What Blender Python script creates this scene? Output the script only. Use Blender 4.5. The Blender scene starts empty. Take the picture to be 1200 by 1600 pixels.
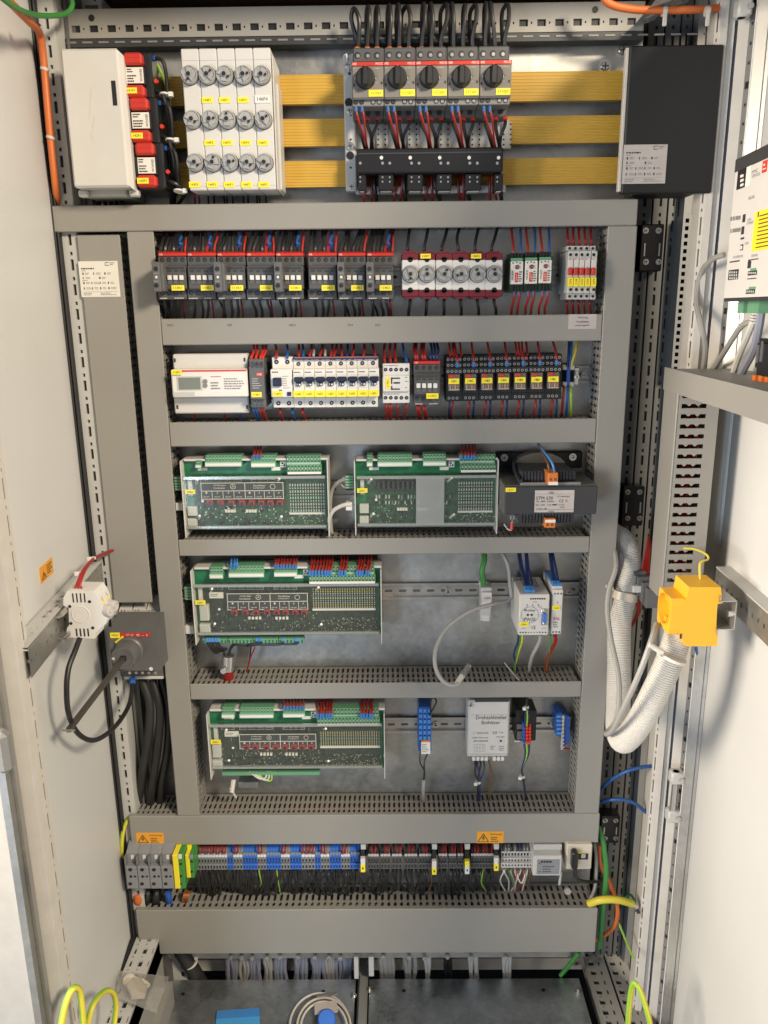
import bpy, math, random
from mathutils import Vector, Matrix
random.seed(7)
R = math.radians
SC = bpy.context.scene
COL = SC.collection

# ------------------------------------------------------------------ camera
PITCH, YAW, ROLL, FPX, CZ, CD = R(14.402), R(-0.487), R(-0.631), 1225.0, 1.60, 1.27
_f = Vector((math.sin(YAW)*math.cos(PITCH), math.cos(YAW)*math.cos(PITCH), -math.sin(PITCH)))
_r0 = Vector((math.cos(YAW), -math.sin(YAW), 0)); _u0 = _r0.cross(_f)
_r = math.cos(ROLL)*_r0 + math.sin(ROLL)*_u0
_u = -math.sin(ROLL)*_r0 + math.cos(ROLL)*_u0
CAM = Vector((0, -CD, CZ))
cd = bpy.data.cameras.new('camera'); cam = bpy.data.objects.new('camera', cd); COL.objects.link(cam)
cd.sensor_fit = 'VERTICAL'; cd.sensor_height = 24; cd.lens = FPX/1600*24
cd.clip_start = 0.02; cd.clip_end = 50
m4 = Matrix((( _r.x, _u.x, -_f.x, CAM.x), (_r.y, _u.y, -_f.y, CAM.y), (_r.z, _u.z, -_f.z, CAM.z), (0, 0, 0, 1)))
cam.matrix_world = m4
SC.camera = cam

# ------------------------------------------------------------------ light
w = bpy.data.worlds.new('World'); SC.world = w; w.use_nodes = True
bg = w.node_tree.nodes['Background']; bg.inputs[0].default_value = (0.92, 0.95, 1.02, 1); bg.inputs[1].default_value = 0.39
def area(name, loc, target, size, power, color, sy=None):
    l = bpy.data.lights.new(name, 'AREA'); l.energy = power; l.color = color
    l.shape = 'RECTANGLE'; l.size = size; l.size_y = sy or size
    o = bpy.data.objects.new(name, l); COL.objects.link(o); o.location = loc
    o.rotation_euler = (Vector(target)-Vector(loc)).to_track_quat('-Z', 'Y').to_euler()
    return o
area('ceiling_lamp', (1.50, -2.05, 2.75), (-0.15, 0, 1.15), 0.46, 106, (1.0, 0.85, 0.64), 0.46)
rl = area('right_door_fill', (-2.15, -1.3, 1.8), (0.45, -.30, 1.0), 0.9, 37, (1.0, 0.87, 0.70), 0.9); rl.data.spread = R(95)  # added fill light, no real lamp; brightens the right door's inner face
area('window_light', (-1.45, -2.8, 0.75), (-0.25, 0, 0.6), 0.7, 30, (0.64, 0.80, 1.0), 0.7)
SC.view_settings.view_transform = 'Standard'; SC.view_settings.look = 'None'
SC.view_settings.exposure = 0.0; SC.view_settings.gamma = 1.0
SC.cycles.max_bounces = 6; SC.cycles.diffuse_bounces = 4; SC.cycles.glossy_bounces = 3
SC.cycles.transmission_bounces = 4; SC.cycles.transparent_max_bounces = 12
SC.cycles.caustics_reflective = False; SC.cycles.caustics_refractive = False

# ------------------------------------------------------------------ placing
def ray(px, py):
    return _f + _r*((px-600)/FPX) + _u*((800-py)/FPX)
def W(px, py, Y):
    d = ray(px, py); return CAM + d*((Y-CAM.y)/d.y)
def WZ(px, py, Z):
    d = ray(px, py); return CAM + d*((Z-CAM.z)/d.z)
def RC(a, b, c, d, Y):           # rectangle of a front face at depth Y -> x0, x1, z0, z1
    my = (b+d)/2; mx = (a+c)/2
    return W(a, my, Y).x, W(c, my, Y).x, W(mx, d, Y).z, W(mx, b, Y).z

# ------------------------------------------------------------------ materials
MATS = {}
def mat(name, rgb, rough=.5, metal=0.0, nz=0.0, nscale=20, bump=0.0, bscale=200, alpha=None, emit=0, rvar=0.0, stretch=None, spec=None, wear=None):
    m = bpy.data.materials.new(name); m.use_nodes = True; nt = m.node_tree; N = nt.nodes; L = nt.links
    p = N['Principled BSDF']; p.inputs['Base Color'].default_value = (*rgb, 1)
    p.inputs['Roughness'].default_value = rough; p.inputs['Metallic'].default_value = metal
    if spec is not None: p.inputs['Specular IOR Level'].default_value = spec
    tc = N.new('ShaderNodeTexCoord'); mp = N.new('ShaderNodeMapping'); L.new(tc.outputs['Object'], mp.inputs[0])
    if stretch: mp.inputs['Scale'].default_value = stretch
    if nz or rvar:
        t = N.new('ShaderNodeTexNoise'); t.inputs['Scale'].default_value = nscale; t.inputs['Detail'].default_value = 5
        L.new(mp.outputs[0], t.inputs['Vector'])
        if nz:
            r = N.new('ShaderNodeMapRange'); r.inputs[1].default_value = .3; r.inputs[2].default_value = .7
            r.inputs[3].default_value = 1-nz; r.inputs[4].default_value = 1+nz
            L.new(t.outputs[0], r.inputs[0])
            mx = N.new('ShaderNodeVectorMath'); mx.operation = 'SCALE'; mx.inputs[0].default_value = rgb
            L.new(r.outputs[0], mx.inputs['Scale']); L.new(mx.outputs[0], p.inputs['Base Color'])
        if rvar:
            r = N.new('ShaderNodeMapRange'); r.inputs[1].default_value = .3; r.inputs[2].default_value = .7
            r.inputs[3].default_value = max(.05, rough-rvar); r.inputs[4].default_value = min(1, rough+rvar)
            L.new(t.outputs[0], r.inputs[0]); L.new(r.outputs[0], p.inputs['Roughness'])
    if bump:
        t = N.new('ShaderNodeTexNoise'); t.inputs['Scale'].default_value = bscale; t.inputs['Detail'].default_value = 3
        L.new(mp.outputs[0], t.inputs['Vector'])
        b = N.new('ShaderNodeBump'); b.inputs['Strength'].default_value = bump; b.inputs['Distance'].default_value = .002
        L.new(t.outputs[0], b.inputs['Height']); L.new(b.outputs[0], p.inputs['Normal'])
    if alpha is not None: p.inputs['Alpha'].default_value = alpha
    MATS[name] = m; return m
def galvanised(name, rgb, rough, flow=.25):     # zinc spangle: voronoi patches plus drawn streaks
    m = mat(name, rgb, rough, 0.85); nt = m.node_tree; N = nt.nodes; L = nt.links; p = N['Principled BSDF']
    tc = N.new('ShaderNodeTexCoord'); v = N.new('ShaderNodeTexVoronoi'); v.inputs['Scale'].default_value = 140
    n = N.new('ShaderNodeTexNoise'); n.inputs['Scale'].default_value = 7; n.inputs['Detail'].default_value = 7; n.inputs['Roughness'].default_value = .65
    L.new(tc.outputs['Object'], v.inputs['Vector']); L.new(tc.outputs['Object'], n.inputs['Vector'])
    a = N.new('ShaderNodeMix'); a.data_type = 'FLOAT'; a.inputs[0].default_value = .90
    sp = N.new('ShaderNodeSeparateColor'); L.new(v.outputs['Color'], sp.inputs[0])
    L.new(sp.outputs[0], a.inputs[2]); L.new(n.outputs[0], a.inputs[3])
    r = N.new('ShaderNodeMapRange'); r.inputs[1].default_value = .3; r.inputs[2].default_value = .7; r.inputs[3].default_value = 1-flow; r.inputs[4].default_value = 1+flow
    L.new(a.outputs[0], r.inputs[0])
    mx = N.new('ShaderNodeVectorMath'); mx.operation = 'SCALE'; mx.inputs[0].default_value = rgb
    L.new(r.outputs[0], mx.inputs['Scale']); L.new(mx.outputs[0], p.inputs['Base Color'])
    r2 = N.new('ShaderNodeMapRange'); r2.inputs[1].default_value = .3; r2.inputs[2].default_value = .7; r2.inputs[3].default_value = rough-.1; r2.inputs[4].default_value = rough+.14
    L.new(a.outputs[0], r2.inputs[0]); L.new(r2.outputs[0], p.inputs['Roughness'])
    return m
mat('duct', (.280, .270, .247), .46, nz=.05, nscale=3.5, bump=.06, bscale=900, rvar=.10)
mat('duct_in', (.20, .19, .165), .6)  # duct grey darkened: shade of the enclosed inside is in the colour
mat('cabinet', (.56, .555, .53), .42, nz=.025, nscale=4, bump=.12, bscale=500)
mat('door_white', (.63, .63, .62), .38, nz=.04, nscale=3, bump=.2, bscale=420)
mat('cream', (.60, .57, .52), .45, nz=.05, nscale=30, bump=.1, bscale=300)
mat('post_grey', (.50, .50, .48), .45, nz=.04, nscale=12)
mat('shaded_grey', (.105, .105, .10), .5, nz=.10, nscale=9, stretch=(1, 1, .15))  # darkened grey: the shadow inside the cabinet is put into the colour
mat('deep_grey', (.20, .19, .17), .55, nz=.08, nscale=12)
mat('black', (.012, .012, .013), .5)
mat('blackgloss', (.014, .014, .016), .28)
mat('gasket', (.015, .015, .016), .6)
mat('charcoal', (.08, .081, .083), .5, nz=.05, nscale=60, bump=.06, bscale=900)
mat('charcoal2', (.035, .036, .04), .5, nz=.06, nscale=50)
mat('slate', (.11, .11, .112), .42, nz=.06, nscale=40)
mat('midgrey', (.21, .21, .205), .45, nz=.05, nscale=40)
mat('taupe', (.20, .185, .165), .42, nz=.05, nscale=40)
mat('termgrey', (.23, .24, .26), .5, nz=.06, nscale=40)
mat('lightgrey', (.52, .52, .50), .42, nz=.03, nscale=40)
mat('capgrey', (.36, .36, .355), .3, nz=.1, nscale=70)
mat('white', (.72, .70, .67), .38, nz=.025, nscale=30)
mat('whitegrey', (.60, .585, .56), .4, nz=.025, nscale=20)
mat('beige', (.62, .56, .46), .42, nz=.03, nscale=20)
mat('paper', (.74, .71, .65), .5, nz=.02, nscale=60)
mat('silverpaper', (.48, .44, .42), .35, nz=.05, nscale=60)
mat('ink', (.03, .03, .035), .6)
mat('inkgrey', (.22, .21, .21), .6)
mat('red', (.52, .035, .022), .38, nz=.06, nscale=40)
mat('redwire', (.31, .018, .015), .42, nz=.12, nscale=30)
mat('redbright', (.60, .04, .022), .35)
mat('bordeaux', (.16, .012, .022), .4, nz=.06, nscale=30)
mat('orange', (.62, .17, .03), .38, nz=.04, nscale=30)
mat('orangecable', (.60, .15, .035), .45, nz=.06, nscale=12)
mat('yellow', (.88, .72, .03), .45)
mat('labelyellow', (.92, .76, .04), .45)
mat('sockyellow', (.86, .46, .03), .36, nz=.03, nscale=20, bump=.04, bscale=700)
mat('warnorange', (.80, .36, .03), .4)
mat('headgrey', (.30, .29, .265), .5, nz=.06, nscale=10)
mat('pcbblack', (.026, .036, .022), .4, nz=.5, nscale=130)
mat('reddark', (.30, .028, .026), .4)
mat('boxblack', (.008, .009, .011), .5, nz=.35, nscale=9, rvar=.12)
mat('busyellow', (.57, .345, .052), .42, nz=.06, nscale=14, stretch=(.15, 1, 6))
mat('greenwire', (.05, .24, .05), .42)
mat('lime', (.28, .50, .05), .42)
mat('yellowwire', (.66, .56, .05), .42)
mat('bluewire', (.02, .09, .30), .4)
mat('bluedark', (.015, .03, .11), .45)
mat('ferrule', (.06, .24, .60), .4)
mat('blue', (.02, .10, .42), .4, nz=.05, nscale=40)
mat('blueterm', (.045, .17, .62), .42, nz=.05, nscale=40)
mat('navy', (.012, .018, .05), .35)
mat('skyfilm', (.08, .36, .72), .25)
mat('pcb', (.012, .145, .06), .35, nz=.25, nscale=60)
mat('pcbdark', (.022, .075, .035), .4, nz=.5, nscale=130)
mat('track', (.10, .22, .10), .4)
mat('solder', (.62, .60, .52), .3, .6)
mat('termgreen', (.13, .31, .18), .42, nz=.06, nscale=60)
mat('termgreenlight', (.36, .52, .40), .42)
mat('moduledark', (.02, .09, .03), .4)
mat('lcd', (.17, .19, .15), .25)
mat('brown', (.14, .07, .03), .5)
mat('copper', (.62, .24, .10), .35, .8, nz=.1, nscale=50)
mat('greycable', (.34, .33, .31), .5, nz=.04, nscale=25)
mat('palecable', (.56, .54, .50), .5, nz=.03, nscale=25)
mat('bluegreycable', (.24, .25, .31), .5, nz=.06, nscale=25)
mat('blackcable', (.016, .016, .017), .42, nz=.2, nscale=25)
mat('blackrubber', (.022, .022, .022), .6, nz=.15, nscale=25)
mat('conduit', (.62, .60, .56), .5, nz=.03, nscale=25)
mat('tie', (.72, .70, .66), .4)
mat('steel', (.62, .61, .59), .28, .9)
mat('zincrod', (.16, .14, .12), .4, .75, nz=.15, nscale=15)
mat('screwdark', (.10, .10, .10), .35, .8)
mat('relaygrey', (.16, .13, .10), .35, nz=.2, nscale=150)
mat('knobglass', (.52, .49, .48), .16, nz=.05, nscale=20)
mat('coil', (.028, .028, .034), .35, nz=.3, nscale=80)
mat('iron', (.13, .125, .11), .5, .25, nz=.1, nscale=30)
galvanised('galv', (.44, .435, .41), .38, .22)
galvanised('galvdark', (.48, .51, .53), .32, .35)
galvanised('galvrail', (.52, .50, .46), .34, .12)
galvanised('galvstrip', (.46, .45, .42), .42, .12)
def clear(name, rgb, mixv, rough=.08):
    m = bpy.data.materials.new(name); m.use_nodes = True; N = m.node_tree.nodes; L = m.node_tree.links
    N.remove(N['Principled BSDF']); out = N['Material Output']
    t = N.new('ShaderNodeBsdfTransparent'); t.inputs[0].default_value = (*rgb, 1)
    g = N.new('ShaderNodeBsdfGlossy'); g.inputs['Roughness'].default_value = rough; g.inputs[0].default_value = (.9, .9, .9, 1)
    d = N.new('ShaderNodeBsdfDiffuse'); d.inputs[0].default_value = (.72, .72, .68, 1)
    a = N.new('ShaderNodeMixShader'); a.inputs[0].default_value = .45; L.new(g.outputs[0], a.inputs[1]); L.new(d.outputs[0], a.inputs[2])
    x = N.new('ShaderNodeMixShader'); x.inputs[0].default_value = mixv; L.new(t.outputs[0], x.inputs[1]); L.new(a.outputs[0], x.inputs[2])
    L.new(x.outputs[0], out.inputs[0]); MATS[name] = m
clear('acrylic', (.97, .98, .96), .04, .12)
clear('acrylic_edge', (.80, .84, .80), .45, .2)
clear('bag', (.95, .94, .93), .28, .25)
clear('film', (.90, .92, .91), .32, .35)

# ------------------------------------------------------------------ mesh builder
_textcache = {}
def _textmesh(s):
    if s not in _textcache:
        c = bpy.data.curves.new('lettering', 'FONT'); c.body = s; c.size = 1; c.resolution_u = 2
        o = bpy.data.objects.new('lettering', c)
        me = bpy.data.meshes.new_from_object(o)
        vs = [v.co.copy() for v in me.vertices]; fs = [tuple(p.vertices) for p in me.polygons]
        bpy.data.objects.remove(o); bpy.data.meshes.remove(me); bpy.data.curves.remove(c)
        x0 = min(v.x for v in vs); x1 = max(v.x for v in vs); y0 = min(v.y for v in vs); y1 = max(v.y for v in vs)
        _textcache[s] = (vs, fs, x0, x1, y0, y1)
    return _textcache[s]
class MB:
    def __init__(s, m='duct', xf=None):
        s.v = []; s.f = []; s.fm = []; s.sm = []; s.mats = []; s.cur = 0; s.xf = xf; s.m(m)
    def m(s, name):
        if name not in s.mats: s.mats.append(name)
        s.cur = s.mats.index(name); return s
    def add(s, vs, fs, smooth=False):
        b = len(s.v)
        if s.xf is not None: vs = [s.xf @ Vector(v) for v in vs]
        s.v += [tuple(v) for v in vs]
        for f in fs: s.f.append([i+b for i in f]); s.fm.append(s.cur); s.sm.append(smooth)
        return s
    def box(s, x0, x1, y0, y1, z0, z1, c=0):
        if x1 < x0: x0, x1 = x1, x0
        if y1 < y0: y0, y1 = y1, y0
        if z1 < z0: z0, z1 = z1, z0
        if c <= 0:
            vs = [(x, y, z) for z in (z0, z1) for y in (y0, y1) for x in (x0, x1)]
            return s.add(vs, [(0, 2, 3, 1), (4, 5, 7, 6), (0, 1, 5, 4), (2, 6, 7, 3), (0, 4, 6, 2), (1, 3, 7, 5)])
        c = min(c, (x1-x0)/2.1, (y1-y0)/2.1, (z1-z0)/2.1)
        X = (x0, x1); Y = (y0, y1); Z = (z0, z1); vs = []; idx = {}
        for i in (0, 1):
            for j in (0, 1):
                for k in (0, 1):
                    sx = 1-2*i; sy = 1-2*j; sz = 1-2*k
                    for a in range(3):
                        p = [X[i]+(sx*c), Y[j]+(sy*c), Z[k]+(sz*c)]; p[a] = (X[i], Y[j], Z[k])[a]
                        idx[i, j, k, a] = len(vs); vs.append(tuple(p))
        F = []
        for i in (0, 1): F.append([idx[i, 0, 0, 0], idx[i, 1, 0, 0], idx[i, 1, 1, 0], idx[i, 0, 1, 0]])
        for j in (0, 1): F.append([idx[0, j, 0, 1], idx[1, j, 0, 1], idx[1, j, 1, 1], idx[0, j, 1, 1]])
        for k in (0, 1): F.append([idx[0, 0, k, 2], idx[1, 0, k, 2], idx[1, 1, k, 2], idx[0, 1, k, 2]])
        for j in (0, 1):
            for k in (0, 1): F.append([idx[0, j, k, 1], idx[1, j, k, 1], idx[1, j, k, 2], idx[0, j, k, 2]])
        for i in (0, 1):
            for k in (0, 1): F.append([idx[i, 0, k, 0], idx[i, 1, k, 0], idx[i, 1, k, 2], idx[i, 0, k, 2]])
        for i in (0, 1):
            for j in (0, 1): F.append([idx[i, j, 0, 0], idx[i, j, 1, 0], idx[i, j, 1, 1], idx[i, j, 0, 1]])
        for i in (0, 1):
            for j in (0, 1):
                for k in (0, 1): F.append([idx[i, j, k, 0], idx[i, j, k, 1], idx[i, j, k, 2]])
        ctr = Vector(((x0+x1)/2, (y0+y1)/2, (z0+z1)/2)); G = []
        for f in F:
            a, b, d = (Vector(vs[q]) for q in f[:3]); n = (b-a).cross(d-a)
            mid = sum((Vector(vs[q]) for q in f), Vector())/len(f)
            G.append(f if n.dot(mid-ctr) > 0 else f[::-1])
        return s.add(vs, G)
    def pb(s, a, b, c, d, Yf, Yb, ch=0):      # box whose front face shows as this rectangle of the photograph
        x0, x1, z0, z1 = RC(a, b, c, d, Yf); return s.box(x0, x1, Yf, Yb, z0, z1, ch)
    def ext(s, poly, vec):                    # polygon (3D points) extruded along vec
        n = len(poly); P = [Vector(p) for p in poly]; v = Vector(vec)
        nrm = Vector()
        for i in range(n): nrm += P[i].cross(P[(i+1) % n])
        if nrm.dot(v) > 0: P = P[::-1]
        return s.add([*P, *[p+v for p in P]], [list(range(n)), [2*n-1-i for i in range(n)]] + [[(i+1) % n, i, i+n, (i+1) % n+n] for i in range(n)])
    def cyl(s, c, ax, r, h, n=14, r2=None, cap=True):
        return s.rev(c, ax, [(r, 0), (r if r2 is None else r2, h)], n, cap)
    def rev(s, c, ax, prof, n=16, cap=True, sq=0):
        ax = Vector(ax).normalized(); c = Vector(c)
        a = ax.orthogonal().normalized() if abs(ax.z) < .9 or True else None
        if abs(ax.y) > .9: a = Vector((1, 0, 0))
        b = ax.cross(a); vs = []; fs = []
        for r, h in prof:
            for i in range(n):
                t = 2*math.pi*i/n; vs.append(c + ax*h + (a*math.cos(t)+b*math.sin(t))*r)
        for k in range(len(prof)-1):
            for i in range(n):
                j = (i+1) % n; fs.append((k*n+i, k*n+j, (k+1)*n+j, (k+1)*n+i))
        s.add(vs, fs, True)
        if cap:
            m = len(prof)-1
            s.add(vs[:n], [list(range(n))[::-1]]); s.add(vs[m*n:], [list(range(n))])
        return s
    def tube(s, pts, r, n=8, sub=5, closed=False):
        P = [Vector(p) for p in pts]; Q = []
        if len(P) == 2: Q = P
        else:
            for i in range(len(P)-1):
                p0 = P[max(i-1, 0)]; p1 = P[i]; p2 = P[i+1]; p3 = P[min(i+2, len(P)-1)]
                for k in range(sub):
                    t = k/sub
                    Q.append(.5*((2*p1)+(-p0+p2)*t+(2*p0-5*p1+4*p2-p3)*t*t+(-p0+3*p1-3*p2+p3)*t**3))
            Q.append(P[-1])
        vs = []; fs = []; up = None
        rr = r if callable(r) else (lambda t: r)
        for i, p in enumerate(Q):
            d = (Q[min(i+1, len(Q)-1)]-Q[max(i-1, 0)]).normalized()
            if up is None: up = d.orthogonal().normalized()
            up = (up - d*up.dot(d)); up = up.normalized() if up.length > 1e-6 else d.orthogonal().normalized()
            b = d.cross(up); ra = rr(i/(len(Q)-1))
            for k in range(n):
                a = 2*math.pi*k/n; vs.append(p+(up*math.cos(a)+b*math.sin(a))*ra)
        for i in range(len(Q)-1):
            for k in range(n):
                j = (k+1) % n; fs.append((i*n+k, i*n+j, (i+1)*n+j, (i+1)*n+k))
        s.add(vs, fs, True); e = (len(Q)-1)*n
        return s.add(vs[:n]+vs[e:], [list(range(n))[::-1], list(range(n, 2*n))])
    def quad(s, *p): return s.add(p, [list(range(len(p)))])
    def text(s, t, o, ux, uy, width=None, height=None, align='c'):   # flat lettering; o = centre (or left) of the text
        vs, fs, x0, x1, y0, y1 = _textmesh(t); o = Vector(o); ux = Vector(ux).normalized(); uy = Vector(uy).normalized()
        if width and not height: kx = ky = width/(x1-x0)
        elif height and not width: kx = ky = height/(y1-y0)
        else: kx = width/(x1-x0); ky = height/(y1-y0)
        ox = {'c': (x0+x1)/2, 'l': x0, 'r': x1}[align]; oy = (y0+y1)/2
        return s.add([o+ux*((v.x-ox)*kx)+uy*((v.y-oy)*ky) for v in vs], fs)
    def ptext(s, t, a, b, c, d, Y):           # front lettering filling a rectangle of the photograph
        x0, x1, z0, z1 = RC(a, b, c, d, Y)
        return s.text(t, ((x0+x1)/2, Y, (z0+z1)/2), (1, 0, 0), (0, 0, 1), x1-x0, z1-z0)
    def print_lines(s, x0, x1, z0, z1, Y, n, fill=.55, seed=1):   # small illegible print, word by word
        rg = random.Random(seed); h = (z1-z0)/n
        for i in range(n):
            z = z1-(i+.5)*h; x = x0; end = x0+(x1-x0)*rg.uniform(.55, 1)
            while x < end:
                wd = rg.uniform(.06, .2)*(x1-x0); xe = min(x+wd, end)
                s.quad((x, Y, z-h*fill/2), (xe, Y, z-h*fill/2), (xe, Y, z+h*fill/2), (x, Y, z+h*fill/2)); x = xe+.03*(x1-x0)
        return s
    def build(s, name, inv=None):
        me = bpy.data.meshes.new(name)
        vs = s.v if inv is None else [tuple(inv @ Vector(v)) for v in s.v]
        me.from_pydata(vs, [], s.f); 
        for n in s.mats: me.materials.append(MATS[n])
        me.polygons.foreach_set('material_index', s.fm); me.polygons.foreach_set('use_smooth', s.sm)
        me.update()
        if any(s.sm): me.set_sharp_from_angle(angle=R(40))
        return me
def bb(mb):
    xs = [v[0] for v in mb.v]; ys = [v[1] for v in mb.v]; zs = [v[2] for v in mb.v]
    return min(xs), max(xs), min(ys), max(ys), min(zs), max(zs)
class T:                                       # a thing: an Empty at its base that parents its parts
    def __init__(s, name, label, cat, loc=None, group=None, kind=None):
        s.o = bpy.data.objects.new(name, None); COL.objects.link(s.o); s.o.empty_display_size = .01
        if label: s.o['label'] = label
        if cat: s.o['category'] = cat
        if group: s.o['group'] = group
        if kind: s.o['kind'] = kind
        s.loc = Vector(loc) if loc is not None else None
        if s.loc is not None: s.o.location = s.loc
        s.pend = []
    def part(s, name, mb, parent=None, label=None, kind=None):
        if s.loc is None:
            a = bb(mb); s.loc = Vector(((a[0]+a[1])/2, a[3], a[4])); s.o.location = s.loc
        o = bpy.data.objects.new(name, mb.build(name, Matrix.Translation(-s.loc))); COL.objects.link(o)
        o.parent = parent or s.o
        if label: o['label'] = label
        if kind: o['kind'] = kind
        return o
def share(t, name, mesh_obj, off, parent=None):      # another part with the same mesh, moved
    o = bpy.data.objects.new(name, mesh_obj.data); COL.objects.link(o); o.parent = parent or t.o; o.location = off; return o
def single(name, mb, label, cat, group=None, kind=None):
    a = bb(mb); loc = Vector(((a[0]+a[1])/2, (a[2]+a[3])/2, a[4]))
    o = bpy.data.objects.new(name, mb.build(name, Matrix.Translation(-loc))); COL.objects.link(o); o.location = loc
    if label: o['label'] = label
    if cat: o['category'] = cat
    if group: o['group'] = group
    if kind: o['kind'] = kind
    return o
def struct(name, mb): return single(name, mb, None, None, None, 'structure')
def dup(t, off, label=None):
    root = t.o if isinstance(t, T) else t
    r = root.copy(); COL.objects.link(r); r.location = root.location+Vector(off)
    if label: r['label'] = label
    for ch in list(root.children):
        c = ch.copy(); COL.objects.link(c); c.parent = r
        for g in list(ch.children):
            d = g.copy(); COL.objects.link(d); d.parent = c
    return r
def wire(pts, r, m, label, group=None, tips=(), name='wire', cat='wire', n=6, sub=4):
    b = MB(m); b.tube(pts, r, n, sub)
    for p, q, tm in tips: b.m(tm); b.tube([p, q], r*1.35, 6)
    return single(name, b, label, cat, group)
STUFF = {}
def swire(key, px, r, m, label, tips=(), n=5, sub=3):   # wires past the limit for single objects: one mesh of kind stuff
    b = STUFF.setdefault(key, (MB(m), label))[0]; b.m(m); b.tube([W(*p) for p in px], r, n, sub)
    for p, q, tm in tips: b.m(tm); b.tube([p, q], r*1.35, 6)
def pw(pts, *a, **k):                          # wire through photograph points (px, py, Y)
    return wire([W(*p) for p in pts], *a, **k)
ORD = ['first', 'second', 'third', 'fourth', 'fifth', 'sixth', 'seventh', 'eighth', 'ninth', 'tenth', 'eleventh', 'twelfth', 'thirteenth', 'fourteenth', 'fifteenth', 'sixteenth', 'seventeenth', 'eighteenth', 'nineteenth', 'twentieth']
# ================================================================== cabinet shell
YP = 0.075                                     # face of the mounting plate
# back wall, side walls, roof of the cabinet
b = MB('shaded_grey'); b.box(-.62, .72, .30, .32, .1, 2.12); struct('cabinet_back_wall', b)
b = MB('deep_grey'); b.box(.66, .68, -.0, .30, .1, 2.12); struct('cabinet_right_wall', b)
b = MB('shaded_grey'); b.box(-.60, -.585, .02, .30, .1, 2.12); struct('cabinet_left_wall', b)
b = MB('brown'); b.box(-.60, .68, -.10, .30, 2.075, 2.09)  # front part carried forward out of view to shade the head rail
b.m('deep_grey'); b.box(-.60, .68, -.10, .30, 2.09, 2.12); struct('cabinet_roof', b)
b = MB('midgrey'); b.box(-1.6, 1.6, -3.6, .34, -.02, 0); struct('floor', b)
# room behind the photographer: floor only; neighbouring cabinet front on the left
b = MB('cream'); xa = W(190, 1300, -.02).x-.055
b.box(-1.5, xa-.004, -.035, -.02, .12, 2.1, .004); t = NB = T('neighbouring_cabinet', 'closed white cabinet front beyond the left door', 'cabinet')
t.part('front_panel', b)
b = MB('shaded_grey'); b.box(-1.5, xa-.004, -.018, .3, .12, 2.1); t.part('cabinet_body', b)
mp = T('mounting_plate', 'galvanised steel mounting plate behind all the wiring ducts', 'plate')
x0 = W(100, 484, YP).x; x1 = W(978, 484, YP).x
b = MB('galv'); b.box(x0, x1, YP, YP+.003, .30, W(500, 62, YP).z); mp.part('plate', b)
b = MB('ink')                                   # scribbled marking along its top edge
rg = random.Random(3)
for i in range(26):
    px = 122+i*4.2; o = W(px, 71, YP-.001)
    b.quad(o, o+Vector((.0035, 0, rg.uniform(-.002, .002))), o+Vector((.0035, 0, rg.uniform(.001, .005))), o+Vector((0, 0, rg.uniform(.001, .004))))
mp.part('marker_writing', b)
def bolt(px, py, Y, r=.005, m='steel', mb=None):
    own = mb is None; b = mb or MB(m); b.m(m); o = W(px, py, Y)
    b.cyl(o, (0, -1, 0), r*1.5, .0012, 14); b.m(m); b.cyl(o+Vector((0, -.001, 0)), (0, -1, 0), r, .003, 14, r*.8)
    b.m('screwdark'); b.box(o.x-r*.7, o.x+r*.7, o.y-.0045, o.y-.0035, o.z-r*.14, o.z+r*.14); b.box(o.x-r*.14, o.x+r*.14, o.y-.0046, o.y-.0036, o.z-r*.7, o.z+r*.7)
    return b
b = MB('steel')
for p in ((973, 79), (945, 104)): bolt(*p, YP, .007, mb=b)
mp.part('bolt', b)

# holes punched in a strip: the strip is really built with openings
def perforated(mb, o, ux, uv, nrm, length, width, pitch, pat, thick=.0015, hole='black', depth=.004):
    """strip from o along ux (length) and uv (width); pat = list of (u0,u1,v0,v1) openings per pitch, dark recess behind each"""
    ux, uv, nrm = Vector(ux), Vector(uv), Vector(nrm); face = mb.cur
    n = int(length/pitch)
    for k in range(n+1):
        u0 = k*pitch; u1 = min((k+1)*pitch, length)
        if u1-u0 < 1e-4: break
        hs = sorted([(a*pitch+u0, c*pitch+u0, p, q) for a, c, p, q in pat if c*pitch+u0 <= u1+1e-6])
        cur = u0
        def q(a, c, p, e):
            mb.add([o+ux*a+uv*p, o+ux*c+uv*p, o+ux*c+uv*e, o+ux*a+uv*e], [(0, 1, 2, 3)])
        # group openings with same u range
        rng = sorted({(h[0], h[1]) for h in hs})
        for a, c in rng:
            q(cur, a, 0, width)
            vs = sorted([(h[2]*width, h[3]*width) for h in hs if h[0] == a and h[1] == c]); v = 0
            for p, e in vs: q(a, c, v, p); v = e
            q(a, c, v, width)
            for p, e in vs:                     # walls and floor of the opening
                c0 = [o+ux*a+uv*p, o+ux*c+uv*p, o+ux*c+uv*e, o+ux*a+uv*e]; c1 = [w_-nrm*depth for w_ in c0]
                for i in range(4): mb.add([c0[i], c0[(i+1) % 4], c1[(i+1) % 4], c1[i]], [(0, 1, 2, 3)])
                mb.m(hole); mb.add(c1, [(0, 1, 2, 3)]); mb.cur = face
            cur = c
        q(cur, u1, 0, width)
DOTDASH = [(.10, .54, .40, .62), (.70, .84, .42, .60)]
SQUARE = [(.12, .62, .28, .72), (.76, .88, .44, .56)]

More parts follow.
